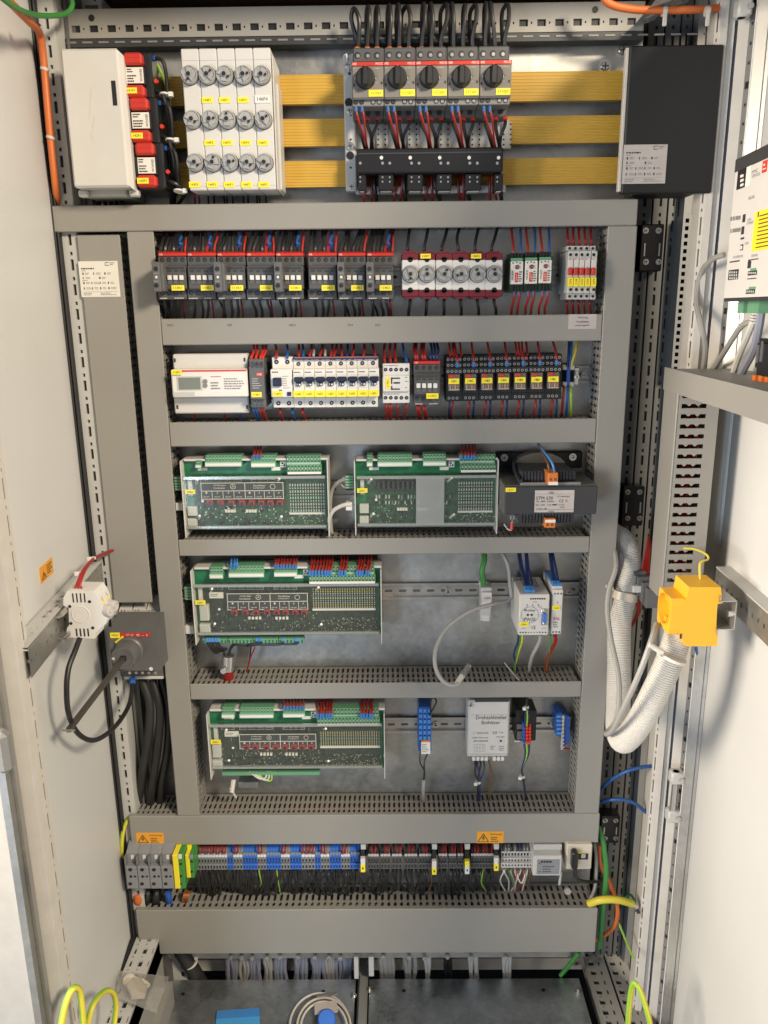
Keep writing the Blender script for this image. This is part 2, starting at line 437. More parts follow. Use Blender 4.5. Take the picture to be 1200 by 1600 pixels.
# left front post with its dot-and-dash punching, side profile behind, second punched strip
post = T('cabinet_post', 'white punched front post of the cabinet beside the left door gasket', 'post')
YL = .012
def xl(px, py, Y): return W(px, py, Y).x
zt, zb = 2.07, .20
gx0 = xl(186, 1270, YL); gx1 = xl(193, 1270, YL); sx1 = xl(212, 1270, YL)
b = MB('post_grey'); perforated(b, Vector((gx1, YL, zb)), (0, 0, 1), (1, 0, 0), (0, -1, 0), zt-zb, sx1-gx1, .0375, DOTDASH)
b.box(gx1, sx1, YL+.005, YL+.05, zb, zt); post.part('punched_face', b)
b = MB('gasket'); b.box(gx0, gx0+(gx1-gx0)*.42, YL-.012, YL+.01, zb, zt, .002); b.box(gx0+(gx1-gx0)*.58, gx1, YL-.012, YL+.01, zb, zt, .002); post.part('gasket', b)
b = MB('shaded_grey'); sx2 = sx1+.017  # galvanised profile; the shadow on it is put into this dark grey
b.box(sx1, sx2, YL+.035, YL+.10, zb, zt); b.box(sx1+.004, sx1+.008, YL+.03, YL+.1, zb, zt); post.part('side_profile', b)
b = MB('post_grey'); perforated(b, Vector((sx2, YP+.01, zb)), (0, 0, 1), (1, 0, 0), (0, -1, 0), zt-zb, .030, .0375, [(.10, .52, .55, .80), (.70, .84, .6, .75)])
b.box(sx2, sx2+.03, YP+.015, YP+.08, zb, zt); post.part('punched_face', b)

# right interior rails (three punched strips)
rail = T('frame_rail', 'three punched vertical rails, coloured as in shadow, inside the cabinet on the right', 'frame rail')
YR = .13
for px0, px1 in ((985, 1007), (1010, 1030), (1033, 1047)):
    a = xl(px0, 484, YR); c = xl(px1, 484, YR)
    b = MB('shaded_grey'); perforated(b, Vector((a, YR, zb)), (0, 0, 1), (1, 0, 0), (0, -1, 0), zt-zb, c-a, .040, DOTDASH); b.box(a, c, YR+.005, YR+.06, zb, zt); rail.part('punched_strip', b)
b = MB('midgrey'); a = xl(1050, 484, YR); b.box(a, a+.012, YR-.02, YR+.1, zb, zt); b.m('deep_grey'); b.box(a+.012, a+.05, YR+.06, YR+.08, zb, zt); rail.part('groove_profile', b)

# black hinge plates on the rails
def hinge_plate(px0, py0, px1, py1, label):
    t = T('bracket_plate', label, 'bracket'); Y = YR-.03
    b = MB('blackgloss'); b.pb(px0, py0, px1, py1, Y, YR, .002); t.part('plate', b)
    for u, v in ((.25, .14), (.8, .14), (.25, .8), (.8, .8)):
        t.part('screw', bolt(px0+(px1-px0)*u, py0+(py1-py0)*v, Y, .0032))
    for u in (.2, .84):
        b = MB('steel'); b.pb(px0+(px1-px0)*(u-.04), py0+(py1-py0)*.4, px0+(px1-px0)*(u+.04), py0+(py1-py0)*.68, Y-.0015, Y, .0005); t.part('lever', b)
hinge_plate(1000, 350, 1036, 424, 'black bracket plate with four screws on the rails, upper of three')
hinge_plate(972, 760, 1006, 822, 'black bracket plate with four screws on the rails, middle of three')
hinge_plate(938, 1276, 968, 1318, 'black bracket plate with bright screws on the rails, lowest of three')

# interior slotted duct behind the right post, seen edge on
t = T('narrow_duct', 'narrow slotted duct deep in the cabinet behind the right door post', 'cable duct')
Y = .10
b = MB('midgrey'); x0 = xl(1060, 484, Y); x1 = xl(1100, 484, Y); z0 = W(1060, 590, Y).z; z1 = W(1060, 336, Y).z
n = 22; ph = (z1-z0)/n
for i in range(n):
    za = z0+i*ph; b.box(x0, x1, Y, Y+.002, za, za+ph*.55); b.box(x0+.006, x0+.011, Y, Y+.002, za+ph*.55, za+ph); b.box(x1-.012, x1, Y, Y+.002, za+ph*.55, za+ph); b.box(x0+.019, x0+.022, Y+.0003, Y+.002, za+ph*.5, za+ph*.68)
b.box(x0-.004, x0+.006, Y, Y+.05, z0, z1); b.m('black'); b.box(x0+.006, x1, Y+.02, Y+.025, z0, z1); t.part('slotted_side', b)

# head rail across the top
hr = T('head_rail', 'light punched steel rail across the top of the cabinet', 'rail')
Y = .045; za = W(560, 54, Y).z; zc = W(560, 8, Y).z; xa = xl(80, 40, Y); xc = xl(1006, 40, Y)
b = MB('headgrey'); perforated(b, Vector((xa, Y, za)), (1, 0, 0), (0, 0, 1), (0, -1, 0), xc-xa, zc-za, .0268, [(.12, .60, .20, .44), (.76, .84, .28, .36)])  # darker than the posts: the roof's shade is put into this grey
b.m('midgrey'); b.box(xa, xc, Y+.006, Y+.02, za, zc); hr.part('punched_face', b)
b = MB('charcoal2'); b.box(xa, xc, Y, Y+.025, za-.012, za-.001)
b.m('midgrey')
for i in range(40): b.box(xa+.02+i*.0245, xa+.035+i*.0245, Y-.001, Y, za-.007, za-.0045)
hr.part('lower_lip', b)
b = MB('black')
for px, py in ((143, 28), (930, 15)): b = MB('black'); b.rev(W(px, py, Y-.0006), (0, -1, 0), [(.0045, 0), (.0045, .0004)], 14); hr.part('hole', b)
b = MB('black'); b.pb(133, 8, 153, 13, Y-.001, Y); hr.part('slot', b)
# corner: side rails running to the front at the top
for nm, pa, pc, s in (('left', (78, 50), (0, -6), -1), ('right', (990, 40), (1120, -30), 1)):
    t = T('top_side_rail', f'punched side rail running forward at the top {nm} corner', 'rail')
    b = MB('post_grey'); X = W(pa[0], pa[1], .04).x; z = W(pa[0], pa[1], .04).z
    u = .05*s
    perforated(b, Vector((X, .06, z+.0)), (0, -1, 0), (u/abs(u)*1, 0, .35), (0, 0, -1), .5, .036, .03, SQUARE)
    perforated(b, Vector((X+s*.04, .06, z+.016)), (0, -1, 0), (u/abs(u)*1, 0, .35), (0, 0, -1), .5, .036, .03, SQUARE)
    t.part('punched_face', b)

# ================================================================== cable ducts
def finger_row(mb, p0, ulen, u, d, nrm, depth, pitch, base=.006, bumps=(.36, .70), wf=.56, thick=.0018):
    """slotted side wall: p0 start at the plate edge, u along the duct, d from plate to cover"""
    u, d, nrm = Vector(u), Vector(d), Vector(nrm); n = max(1, int(round(ulen/pitch))); pt = ulen/n
    mb.ext([p0, p0+u*ulen, p0+u*ulen+d*base, p0+d*base], nrm*-thick)
    mb.ext([p0+d*(depth-.004), p0+u*ulen+d*(depth-.004), p0+u*ulen+d*depth, p0+d*depth], nrm*-thick)
    h = pt*wf/2; H = pt*.485; top = depth-.004
    for k in range(n):
        c = p0+u*((k+.5)*pt); L = [(-h, base)]; 
        for q in bumps:
            y = base+(top-base)*q; L += [(-h, y-.004), (-H, y-.0015), (-H, y+.0015), (-h, y+.004)]
        L += [(-h, top)]
        poly = L+[(-a, y) for a, y in reversed(L)]
        # split in convex slices
        ys = sorted({y for _, y in L})
        for i in range(len(L)-1):
            (a0, y0), (a1, y1) = L[i], L[i+1]
            if y1-y0 < 1e-6: continue
            mb.ext([c+u*a0+d*y0, c+u*a1+d*y1, c-u*a1+d*y1, c-u*a0+d*y0], nrm*-thick)
def hduct(label, a, bb_, c, dd, tilt=0, top=True, bottom=False, pitch=.0105, inx=None, name='cable_duct', bumps=(.36, .70)):
    """horizontal duct, front cover = photo rectangle a,b,c,d on the cover plane"""
    t = T(name, label, 'cable duct', group='grey cable ducts'); x0, x1, z0, z1 = RC(a, bb_, c, dd, 0)
    b = MB('duct'); b.box(x0, x1, 0, .003, z0, z1, .0014); b.box(x0+.001, x1-.001, .003, .010, z1-.0025, z1-.0008); b.box(x0+.001, x1-.001, .003, .010, z0+.0008, z0+.0025)
    t.part('cover', b)
    i0, i1 = inx or (x0+.003, x1-.003)
    if top:
        b = MB('duct'); finger_row(b, Vector((i0, YP-.002, z1-.003)), i1-i0, (1, 0, 0), (0, -1, 0), (0, 0, 1), YP-.004, pitch, bumps=bumps); t.part('slotted_side', b)
    b = MB('duct'); finger_row(b, Vector((i0, YP-.002, z0+.0045)), i1-i0, (1, 0, 0), (0, -1, 0), (0, 0, 1), YP-.004, pitch, bumps=bumps); t.part('slotted_side', b)
    b = MB('duct_in'); b.box(x0+.003, x1-.003, YP-.003, YP-.001, z0+.003, z1-.003)
    b.box(x0+.001, x0+.003, .004, YP-.004, z0+.004, z1-.004); b.box(x1-.003, x1-.001, .004, YP-.004, z0+.004, z1-.004); t.part('base', b)
    return t, (x0, x1, z0, z1)
def vduct(label, a, bb_, c, dd, py, z0, z1, left=True, right=True, Y=0, Yb=None, pitch=.0115, flip=False):
    Yb = YP if Yb is None else Yb
    t = T('cable_duct', label, 'cable duct', group='grey cable ducts'); x0 = W(a, py, Y).x; x1 = W(c, py, Y).x
    b = MB('duct'); b.box(x0, x1, Y, Y+.003, z0, z1, .0014); t.part('cover', b)
    D = Yb-Y-.004
    if left:
        b = MB('duct'); finger_row(b, Vector((x0+.0035, Yb-.002, z0)), z1-z0, (0, 0, 1), (0, -1, 0), (-1, 0, 0), D, pitch); t.part('slotted_side', b)
    if right:
        b = MB('duct'); finger_row(b, Vector((x1-.0035, Yb-.002, z0)), z1-z0, (0, 0, 1), (0, -1, 0), (1, 0, 0), D, pitch); t.part('slotted_side', b)
    b = MB('duct_in'); b.box(x0+.004, x1-.004, Yb-.003, Yb-.001, z0, z1); t.part('base', b)
    return t, (x0, x1)
d0, D0 = hduct('topmost and widest grey horizontal duct under the fuses', 82, 316, 996, 357.5, bottom=True)
xl0, xl1 = -.4034+.002, -.3622+.002
xr0, xr1 = .3363, .3812
ZE0 = W(600, 1272, 0).z
d6, D6 = hduct('grey horizontal duct with two orange warning stickers above the terminals', 203, 1273.5, 936, 1319, pitch=.0095)
vL, _ = vduct('long grey vertical duct left of the five device rows', 0, 0, 0, 0, 800, 0, 1) if False else (None, None)
def vduct_x(label, x0, x1, z0, z1, **k):
    py = 484; r = W(600, py, k.get('Y', 0)); 
    t = T('cable_duct', label, 'cable duct', group='grey cable ducts'); Y = k.get('Y', 0); Yb = YP
    b = MB('duct'); b.box(x0, x1, Y, Y+.003, z0, z1, .0014); t.part('cover', b); D = Yb-Y-.004
    for s, xx in ((-1, x0+.0035), (1, x1-.0035)):
        b = MB('duct'); finger_row(b, Vector((xx, Yb-.002, z0)), z1-z0, (0, 0, 1), (0, -1, 0), (s, 0, 0), D, k.get('pitch', .0115), bumps=k.get('bumps', (.36, .70))); t.part('slotted_side', b)
    b = MB('duct_in'); b.box(x0+.004, x1-.004, Yb-.003, Yb-.001, z0, z1); t.part('base', b)
    return t
vduct_x('long grey vertical duct left of the five device rows', xl0, xl1, D6[3]+.0005, D0[2]-.0005)
vduct_x('long grey vertical duct right of the five device rows', xr0, xr1, D6[3]+.0005, D0[2]-.0005)
nx0 = W(131, 484, .006).x; nx1 = W(197, 484, .006).x
nz1 = W(155, 367, .006).z; nz0 = W(205, 942, .006).z
nd = vduct_x('shorter wide grey vertical duct with a white sticker, left edge of the plate', nx0, nx1, nz0, nz1, Y=.006, pitch=.0125)
ducts = {}
for k, lab, py0, py1, pit in (('a', 'grey duct under the contactors with a white notice at its right end', 494.5, 536, .0105),
                         ('b', 'grey duct under the energy meter and relays', 657, 695, .0105),
                         ('c', 'grey duct under the two upper circuit boards', 841, 866.5, .0098),
                         ('d', 'grey duct under the third circuit board and power supply', 1067, 1091.5, .0092)):
    t = T('cable_duct', lab, 'cable duct', group='grey cable ducts'); z1 = W(600, py0, 0).z; z0 = W(600, py1, 0).z
    ducts[k] = (t, z0, z1)
    b = MB('duct'); b.box(xl1+.0006, xr0-.0006, 0, .003, z0, z1, .0014); t.part('cover', b)
    for zz in (z1-.003, z0+.0045):
        b = MB('duct'); finger_row(b, Vector((xl1+.004, YP-.002, zz)), xr0-xl1-.008, (1, 0, 0), (0, -1, 0), (0, 0, 1), YP-.004, pit); t.part('slotted_side', b)
    b = MB('duct_in'); b.box(xl1+.004, xr0-.004, YP-.003, YP-.001, z0+.003, z1-.003); t.part('base', b)
d7, D7 = hduct('deep grey duct at the very bottom, below the terminal row', 215, 1421, 932, 1489.5, pitch=.0125, bumps=(.30, .68))
# extra lip on the bottom duct cover
# bundles of wires inside the ducts
def duct_bundle(z, x0, x1, seed, label, cols=('redwire', 'redwire', 'blackcable', 'redwire', 'blackcable')):
    rg = random.Random(seed); b = MB('redwire')
    for k in range(7):
        b.m(rg.choice(cols)); zz = z+rg.uniform(-.008, .008); yy = rg.uniform(.018, .055); P = []
        for i in range(12): P.append((x0+(x1-x0)*i/11, yy+rg.uniform(-.006, .006), zz+rg.uniform(-.003, .003)))
        b.tube(P, .0016, 5, 2)
    single('wire_bundle', b, label, 'wire bundle', 'wire bundles lying in the ducts')
for k, lab in (('a', 'red and black wires lying inside the duct below the contactors'), ('b', 'red and black wires lying inside the duct below the energy meter'),
               ('c', 'red and black wires lying inside the duct below the upper circuit boards'), ('d', 'red and black wires lying inside the duct below the third circuit board')):
    duct_bundle((ducts[k][1]+ducts[k][2])/2, xl1+.01, xr0-.01, ord(k), lab)
duct_bundle(D6[3]-.02, xl1, xr0, 5, 'red and black wires lying inside the duct with the warning stickers', ('redwire', 'blackcable', 'blackcable'))
duct_bundle(D7[3]-.03, xl1, xr0, 6, 'black cables lying inside the bottom duct', ('blackcable', 'blackcable', 'greycable'))

# stickers on the ducts
def info_sticker(label, poly, Y, m):
    """white instruction sheet: poly = left,top,right,bottom in the photograph"""
    a, c, d, e = poly; x0, x1, z0, z1 = RC(a, c, d, e, Y); t = T('info_sticker', label, 'sticker', loc=((x0+x1)/2, Y, z0))
    b = MB(m); b.box(x0, x1, Y-.0006, Y, z0, z1); t.part('sheet', b)
    b = MB('inkgrey'); w_, h = x1-x0, z1-z0; yy = Y-.0009
    def L(u0, v0, u1, v1, n, f=.5, sd=1): b.print_lines(x0+u0*w_, x0+u1*w_, z1-v1*h, z1-v0*h, yy, n, f, sd)
    b.m('ink'); L(.06, .18, .56, .23, 1, .7, 4)
    b.box(x0+.68*w_, x0+.69*w_, yy-.0001, yy, z1-.12*h, z1-.04*h); b.box(x0+.69*w_, x0+.78*w_, yy-.0001, yy, z1-.05*h, z1-.035*h); b.box(x0+.69*w_, x0+.78*w_, yy-.0001, yy, z1-.13*h, z1-.115*h)
    b.m('inkgrey'); L(.8, .03, .95, .12, 2, .5, 5); L(.06, .25, .25, .28, 1)
    for r, (v, cols) in enumerate(((.31, 3), (.43, 2), (.57, 4), (.72, 4))):
        for k in range(cols):
            u = .08+k*(.84/cols); b.m('ink'); L(u, v, u+.035, v+.07, 1, .9, k+r)
            b.m('inkgrey'); L(u+.07, v, u+.07+.14, v+.07, 2, .4, 9+k+r)
    L(.06, .52, .28, .55, 1)
    b.box(x0+.06*w_, x0+.95*w_, yy-.0001, yy, z1-.855*h, z1-.85*h); L(.06, .87, .4, .96, 2, .4, 3); L(.5, .87, .9, .96, 2, .4, 8)
    t.part('printing', b)
info_sticker('white instruction sticker on the short vertical duct', (125, 408, 186, 464), .006, 'paper')
def warn_sticker(label, px, Y, head, xf=None, boxm=None):
    a, c, d, e = px; x0, x1, z0, z1 = RC(a, c, d, e, Y); t = T('warning_sticker', label, 'sticker', loc=((x0+x1)/2, Y, z0), group='orange voltage warning stickers')
    b = MB('warnorange'); b.box(x0, x1, Y-.0006, Y, z0, z1); t.part('sheet', b); w_, h = x1-x0, z1-z0; yy = Y-.001
    b = MB('ink'); cx = x0+.24*w_; s = h*.42; zc = z0+h*.44
    tri = [(cx-s*1.05, zc-s*.8), (cx+s*1.05, zc-s*.8), (cx, zc+s)]; tin = [(cx+(x-cx)*.8, zc-.06*s+(z-zc)*.8) for x, z in tri]
    for i in range(3):
        j = (i+1) % 3; b.quad((tri[i][0], yy, tri[i][1]), (tri[j][0], yy, tri[j][1]), (tin[j][0], yy, tin[j][1]), (tin[i][0], yy, tin[i][1]))
    bolt_ = [(.1, .55), (-.28, -.05), (-.02, -.05), (-.12, -.62), (.28, .08), (.02, .08), (.22, .55)]
    b.quad(*[(cx+u*s, yy, zc+v*s) for u, v in bolt_[:3]+bolt_[5:]]); b.quad(*[(cx+u*s, yy, zc+v*s) for u, v in bolt_[2:6]])
    t.part('voltage_triangle', b)
    b = MB('ink'); b.m('brown'); b.text(head, (x0+.48*w_, yy, z1-h*.24), (1, 0, 0), (0, 0, 1), width=w_*.46, height=h*.20, align='l')
    b.print_lines(x0+.52*w_, x0+.9*w_, z0+.08*h, z0+.58*h, yy, 3, .45, 3); t.part('lettering', b)
warn_sticker('orange warning sticker at the left end of the duct above the terminals', (213, 1301, 256, 1318), 0, 'Achtung!')
warn_sticker('orange warning sticker reading Achtung towards the right of the duct', (745, 1299, 787, 1317), 0, 'Achtung!')
x0, x1, z0, z1 = RC(888, 491, 932, 514, 0)
t = T('notice_label', 'pale notice label at the right end of the duct under the contactors', 'label', loc=((x0+x1)/2, 0, z0))
b = MB('silverpaper'); b.box(x0, x1, -.0006, 0, z0, z1); t.part('sheet', b)
b = MB('ink')
for i, s in enumerate(('Warnung', 'Vorsichert', 'entregeln')):
    b.text(s, ((x0+x1)/2, -.001, z1-(z1-z0)*(.24+.26*i)), (1, 0, 0), (0, 0, 1), width=(x1-x0)*(.36, .46, .5)[i], height=(z1-z0)*.15)
t.part('lettering', b)
for px, s in ((262, '102.1'), (356, '103'), (452, '103.2'), (543, '73.4'), (586, '73.5')):
    b = MB('ink'); o = W(px, 508, -.0003); b.text(s, o, (1, 0, 0), (0, 0, 1), height=.0035, align='l'); single('handwriting', b, f'small black handwritten mark on the duct under the contactors, {s}', 'handwriting', 'handwritten marks on the duct')

# ================================================================== bottom: gland plates, frame rails, gap
ZG = W(600, 1530, YP).z
gp = [T('gland_plate', 'dark galvanised floor plate on the left with the blue film', 'plate'), T('gland_plate', 'dark galvanised floor plate on the right, left empty', 'plate')]
def zx(px, py, Z): return WZ(px, py, Z)
for k, (pa, pc) in enumerate(((238, 556), (577, 905))):
    x0 = WZ(pa, 1530, ZG).x; x1 = WZ(pc, 1530, ZG).x; yb = WZ(400, 1530, ZG).y
    b = MB('galvdark'); b.box(x0, x1, -.20, yb, ZG-.003, ZG, .0012); gp[k].part('sheet', b)
    b = MB('black')
    for px, py in (((286, 1553), (505, 1549)), ((631, 1548), (849, 1547)))[k]:
        o = WZ(px, py, ZG+.0006); b.rev(o, (0, 0, 1), [(.004, 0), (.004, .0003)], 14)
    gp[k].part('hole', b)
    b = MB('steel')
    for px, py in (((553, 1557),), ((577, 1549), (903, 1550)))[k]:
        o = WZ(px, py, ZG); b.m('steel'); b.cyl(o, (0, 0, 1), .006, .003, 6); b.cyl(o, (0, 0, 1), .003, .009, 10)
    gp[k].part('screw', b)
b = MB('midgrey'); x0 = WZ(560, 1530, ZG).x; x1 = WZ(575, 1530, ZG).x; b.box(x0, x1, -.2, YP+.1, ZG-.02, ZG+.004, .001)
b.box(x0+.003, x1-.003, -.2, YP, ZG+.004, ZG+.010, .001); single('divider_bar', b, 'grey metal bar running forward between the two floor plates', 'bar')
b = MB('cream'); Y = .15; b.pb(215, 1500, 925, 1517, Y, Y+.02, .002); single('cable_clamp_rail', b, 'cream crossbar seen in the gap under the bottom duct', 'rail')
b = MB('black'); b.box(-.6, .66, -.3, .3, ZG-.16, ZG-.15); struct('cabinet_base', b)
t = T('floor_frame', 'punched floor rail running forward on the right of the gland plates', 'rail')
X0 = WZ(918, 1530, ZG).x
for q in range(2):
    b = MB('headgrey'); o = Vector((X0+(.004+q*.046), YP+.16, ZG+.006))
    perforated(b, o, (0, -1, 0), (1, 0, 0), (0, 0, 1), .56, .042, .024, [(.1, .55, .12, .40), (.1, .55, .62, .70), (.7, .8, .2, .3)])
    b.box(X0+(.004+q*.046), X0+(.046+q*.046), -.32, YP+.16, ZG-.03, ZG+.001); t.part('punched_strip', b)
floor_right = t
ZR = .418; t = T('floor_frame', 'light punched rail running forward on the left of the floor plates', 'rail'); floor_left = t
xa, xb = -.512, WZ(216, 1556, ZR).x
b = MB('post_grey'); perforated(b, Vector((xa+.008, .010, ZR)), (0, -1, 0), (1, 0, 0), (0, 0, 1), .36, xb-xa-.008, .030, [(.05, .5, .14, .24), (.66, .80, .13, .21), (.05, .5, .50, .68), (.66, .80, .52, .58), (.05, .5, .90, .94)])
b.box(xa+.008, xb, -.35, .010, ZR-.05, ZR-.005); b.m('headgrey'); b.box(xb-.002, xb, -.35, .01, ZG, ZR-.001); t.part('punched_strip', b)
b = MB('gasket'); b.box(xa, xa+.006, -.35, .012, ZR-.05, ZR+.006); t.part('gasket', b)
b = MB('headgrey'); b.box(xb, xb+.012, -.30, .02, ZG, ZR-.12); t.part('inner_ledge', b)
# ================================================================== doors
class Plane:                                   # door plane: hinge point, direction towards the free edge, outward normal
    def __init__(s, h, d, n): s.h = Vector(h); s.d = Vector(d).normalized(); s.n = Vector(n).normalized()
    def at(s, px, py, off=0):                  # photograph point on the plane lifted by off
        dd = ray(px, py); o = s.h + s.n*off
        return CAM + dd*(((o-CAM).dot(s.n))/dd.dot(s.n))
    def su(s, px, py, off=0): p = s.at(px, py, off); return (p-s.h).dot(s.d), p.z
    def P(s, u, off, z): q = s.h + s.d*u + s.n*off; return Vector((q.x, q.y, z))
    def box(s, mb, u0, u1, o0, o1, z0, z1):
        p = [s.P(u0, o0, 0), s.P(u1, o0, 0), s.P(u1, o1, 0), s.P(u0, o1, 0)]
        return mb.ext([Vector((q.x, q.y, z0)) for q in p], (0, 0, z1-z0))
dl = Vector((.088, -.996, 0)); DL = Plane((gx0, .004, 0), dl, (.996, .088, 0))
ZB, ZT = .14, 2.10
t = T('cabinet_door', 'opened left cabinet door, its white inner face towards us', 'door', loc=(gx0, 0, ZB))
uA = DL.su(83, 1300, .018)[0]; uB = DL.su(62, 1300, .022)[0]; uC = DL.su(50, 1300, .012)[0]; uD = DL.su(22, 1300, .004)[0]
b = MB('door_white'); DL.box(b, .0, uC+.004, -.004, 0, ZB, ZT); t.part('door_panel', b)
b = MB('cream'); u1 = uA+(uB-uA)*.42
perforated(b, DL.P(uA, .018, ZB), (0, 0, 1), dl, DL.n, ZT-ZB, u1-uA, .046, [(.05, .62, .34, .66), (.78, .88, .36, .62)], hole='charcoal', depth=.001)
DL.box(b, uA, u1, .0, .0155, ZB, ZT); DL.box(b, u1, uB-.004, .0, .022, ZB, ZT); DL.box(b, uB-.001, uC, .0, .014, ZB, ZT); t.part('tubular_frame', b)
b = MB('galvstrip'); ug = uC+(uD-uC)*.18
DL.box(b, ug, ug+(uD-ug)*.45, -.004, .008, ZB, ZT); DL.box(b, ug+(uD-ug)*.5, uD, -.004, .004, ZB, ZT); b.m('black'); DL.box(b, uC, ug, -.006, -.002, ZB, ZT); t.part('lock_rod', b)
for px, py in ((13, 1003), (52, 1278)):
    b = MB('steel'); o = DL.at(px, py, .004); b.cyl(o+Vector((0, 0, -.018)), (0, 0, 1), .0055, .036, 12); b.m('lightgrey'); b.cyl(o+Vector((0, 0, -.012)), (0, 0, 1), .008, .02, 12); t.part('lock_roller', b)
leftdoor = t
# outer edge of the free side
b = MB('galvstrip'); DL.box(b, uD, uD+.003, -.004, .005, ZB, ZT); t.part('door_edge', b)
b = MB('midgrey'); b.pb(-12, 1148, 11, 1213, -.462, -.442, .006); t.part('door_handle', b)
# cross bar on the left door with its punched top
pl = DL.su(140, 900, .03); uE = DL.su(45, 1010, .03)[0]
zt_ = (DL.su(45, 1012, .028)[1]); ztt = DL.su(140, 897, .028)[1]
zt_ = (zt_+ztt)/2; zb_ = DL.su(48, 1043, .028)[1]; zb_ = zt_-.042
b = MB('post_grey')
t = CB1 = T('door_crossbar', 'punched horizontal bar across the inside of the left door', 'crossbar')
perforated(b, DL.P(.03, .002, zt_), dl, DL.n, (0, 0, 1), uE-.03, .026, .0195, [(.25, .65, .35, .65)], hole='black')
DL.box(b, .03, uE, .002, .028, zt_-.003, zt_-.0045); t.part('punched_top', b)
b = MB('galvstrip'); perforated(b, DL.P(.03, .028, zb_), dl, (0, 0, 1), DL.n, uE-.03, zt_-zb_, .0195, [(.35, .6, .46, .56)], hole='black'); DL.box(b, .03, uE, .0, .0235, zb_, zt_-.005); t.part('bar_face', b)
# warning sticker on the left door
P4 = [DL.at(62, 887, .001), DL.at(64, 914, .001), DL.at(85, 901, .001), DL.at(82, 878, .001)]
u0 = DL.su(63, 900, .001)[0]; u1 = DL.su(84, 890, .001)[0]; z0 = DL.su(64, 914, .001)[1]; z1 = DL.su(62, 887, .001)[1]; z1 = z0+(z1-z0)*.96
t = T('warning_sticker', 'orange warning sticker on the inside of the left door', 'sticker', loc=P4[1], group='orange voltage warning stickers')
b = MB('warnorange'); DL.box(b, min(u0, u1), max(u0, u1), 0, .0006, z0, z1); t.part('sheet', b)
b = MB('brown'); ul, ur = max(u0, u1), min(u0, u1); du = ur-ul; hh = z1-z0
def dq(*p): b.quad(*[DL.P(ul+du*a, .0009, z0+hh*c) for a, c in p])
tri = [(.08, .14), (.46, .14), (.27, .62)]; tin = [(.16, .19), (.38, .19), (.27, .48)]
for i in range(3): j = (i+1) % 3; dq(tri[i], tri[j], tin[j], tin[i])
dq((.25, .44), (.29, .44), (.28, .22), (.26, .22)); t.part('voltage_triangle', b)
b = MB('brown')
for v, e in ((.72, .9), (.56, .84), (.40, .92), (.24, .8)): dq((.52, v), (e, v), (e, v+.08), (.52, v+.08))
t.part('lettering', b)
# DIN rail stub and the two-pole fuse holder on the left door bar
YF = -.245
t = T('din_rail', 'short hat rail stub carrying the white fuse holder on the left door bar', 'rail')
b = MB('galvrail'); xr = W(80, 975, YF).x; zc = W(90, 972, YF).z; xx = W(104, 975, YF).x
for q0, q1, a0, a1 in ((-.0175, -.0135, 0, 1), (.0135, .0175, 0, 1), (-.0175, -.004, 0, .0)): 
    if a1: b.box(xr+.0, xx+.004, YF-.02, YF+.07, zc+q0, zc+q0+.0015)
b.box(xx+.002, xx+.004, YF-.02, YF+.07, zc-.0225, zc-.0135); b.box(xx+.002, xx+.004, YF-.02, YF+.07, zc+.0135, zc+.0225); b.box(xr, xr+.0015, YF-.02, YF+.07, zc-.0175, zc+.0175)
t.part('hat_profile', b)
b = MB('steel'); b.cyl((xr+.001, YF-.008, zc), (1, 0, 0), .005, .006, 8); b.cyl((xr+.001, YF-.008, zc), (1, 0, 0), .0025, .012, 8); t.part('screw', b)
t = T('fuse_holder', 'white two pole fuse holder with round clear caps on the left door', 'fuse holder')
poly = [(104.5, 924), (112, 922.5), (147, 923), (153.5, 933), (158.5, 945), (160.5, 962), (168, 968), (166, 974), (156, 983), (149, 989), (148, 998), (122, 996.5), (103, 996), (104.5, 982), (108, 977), (107, 950), (99, 946), (99, 934)]
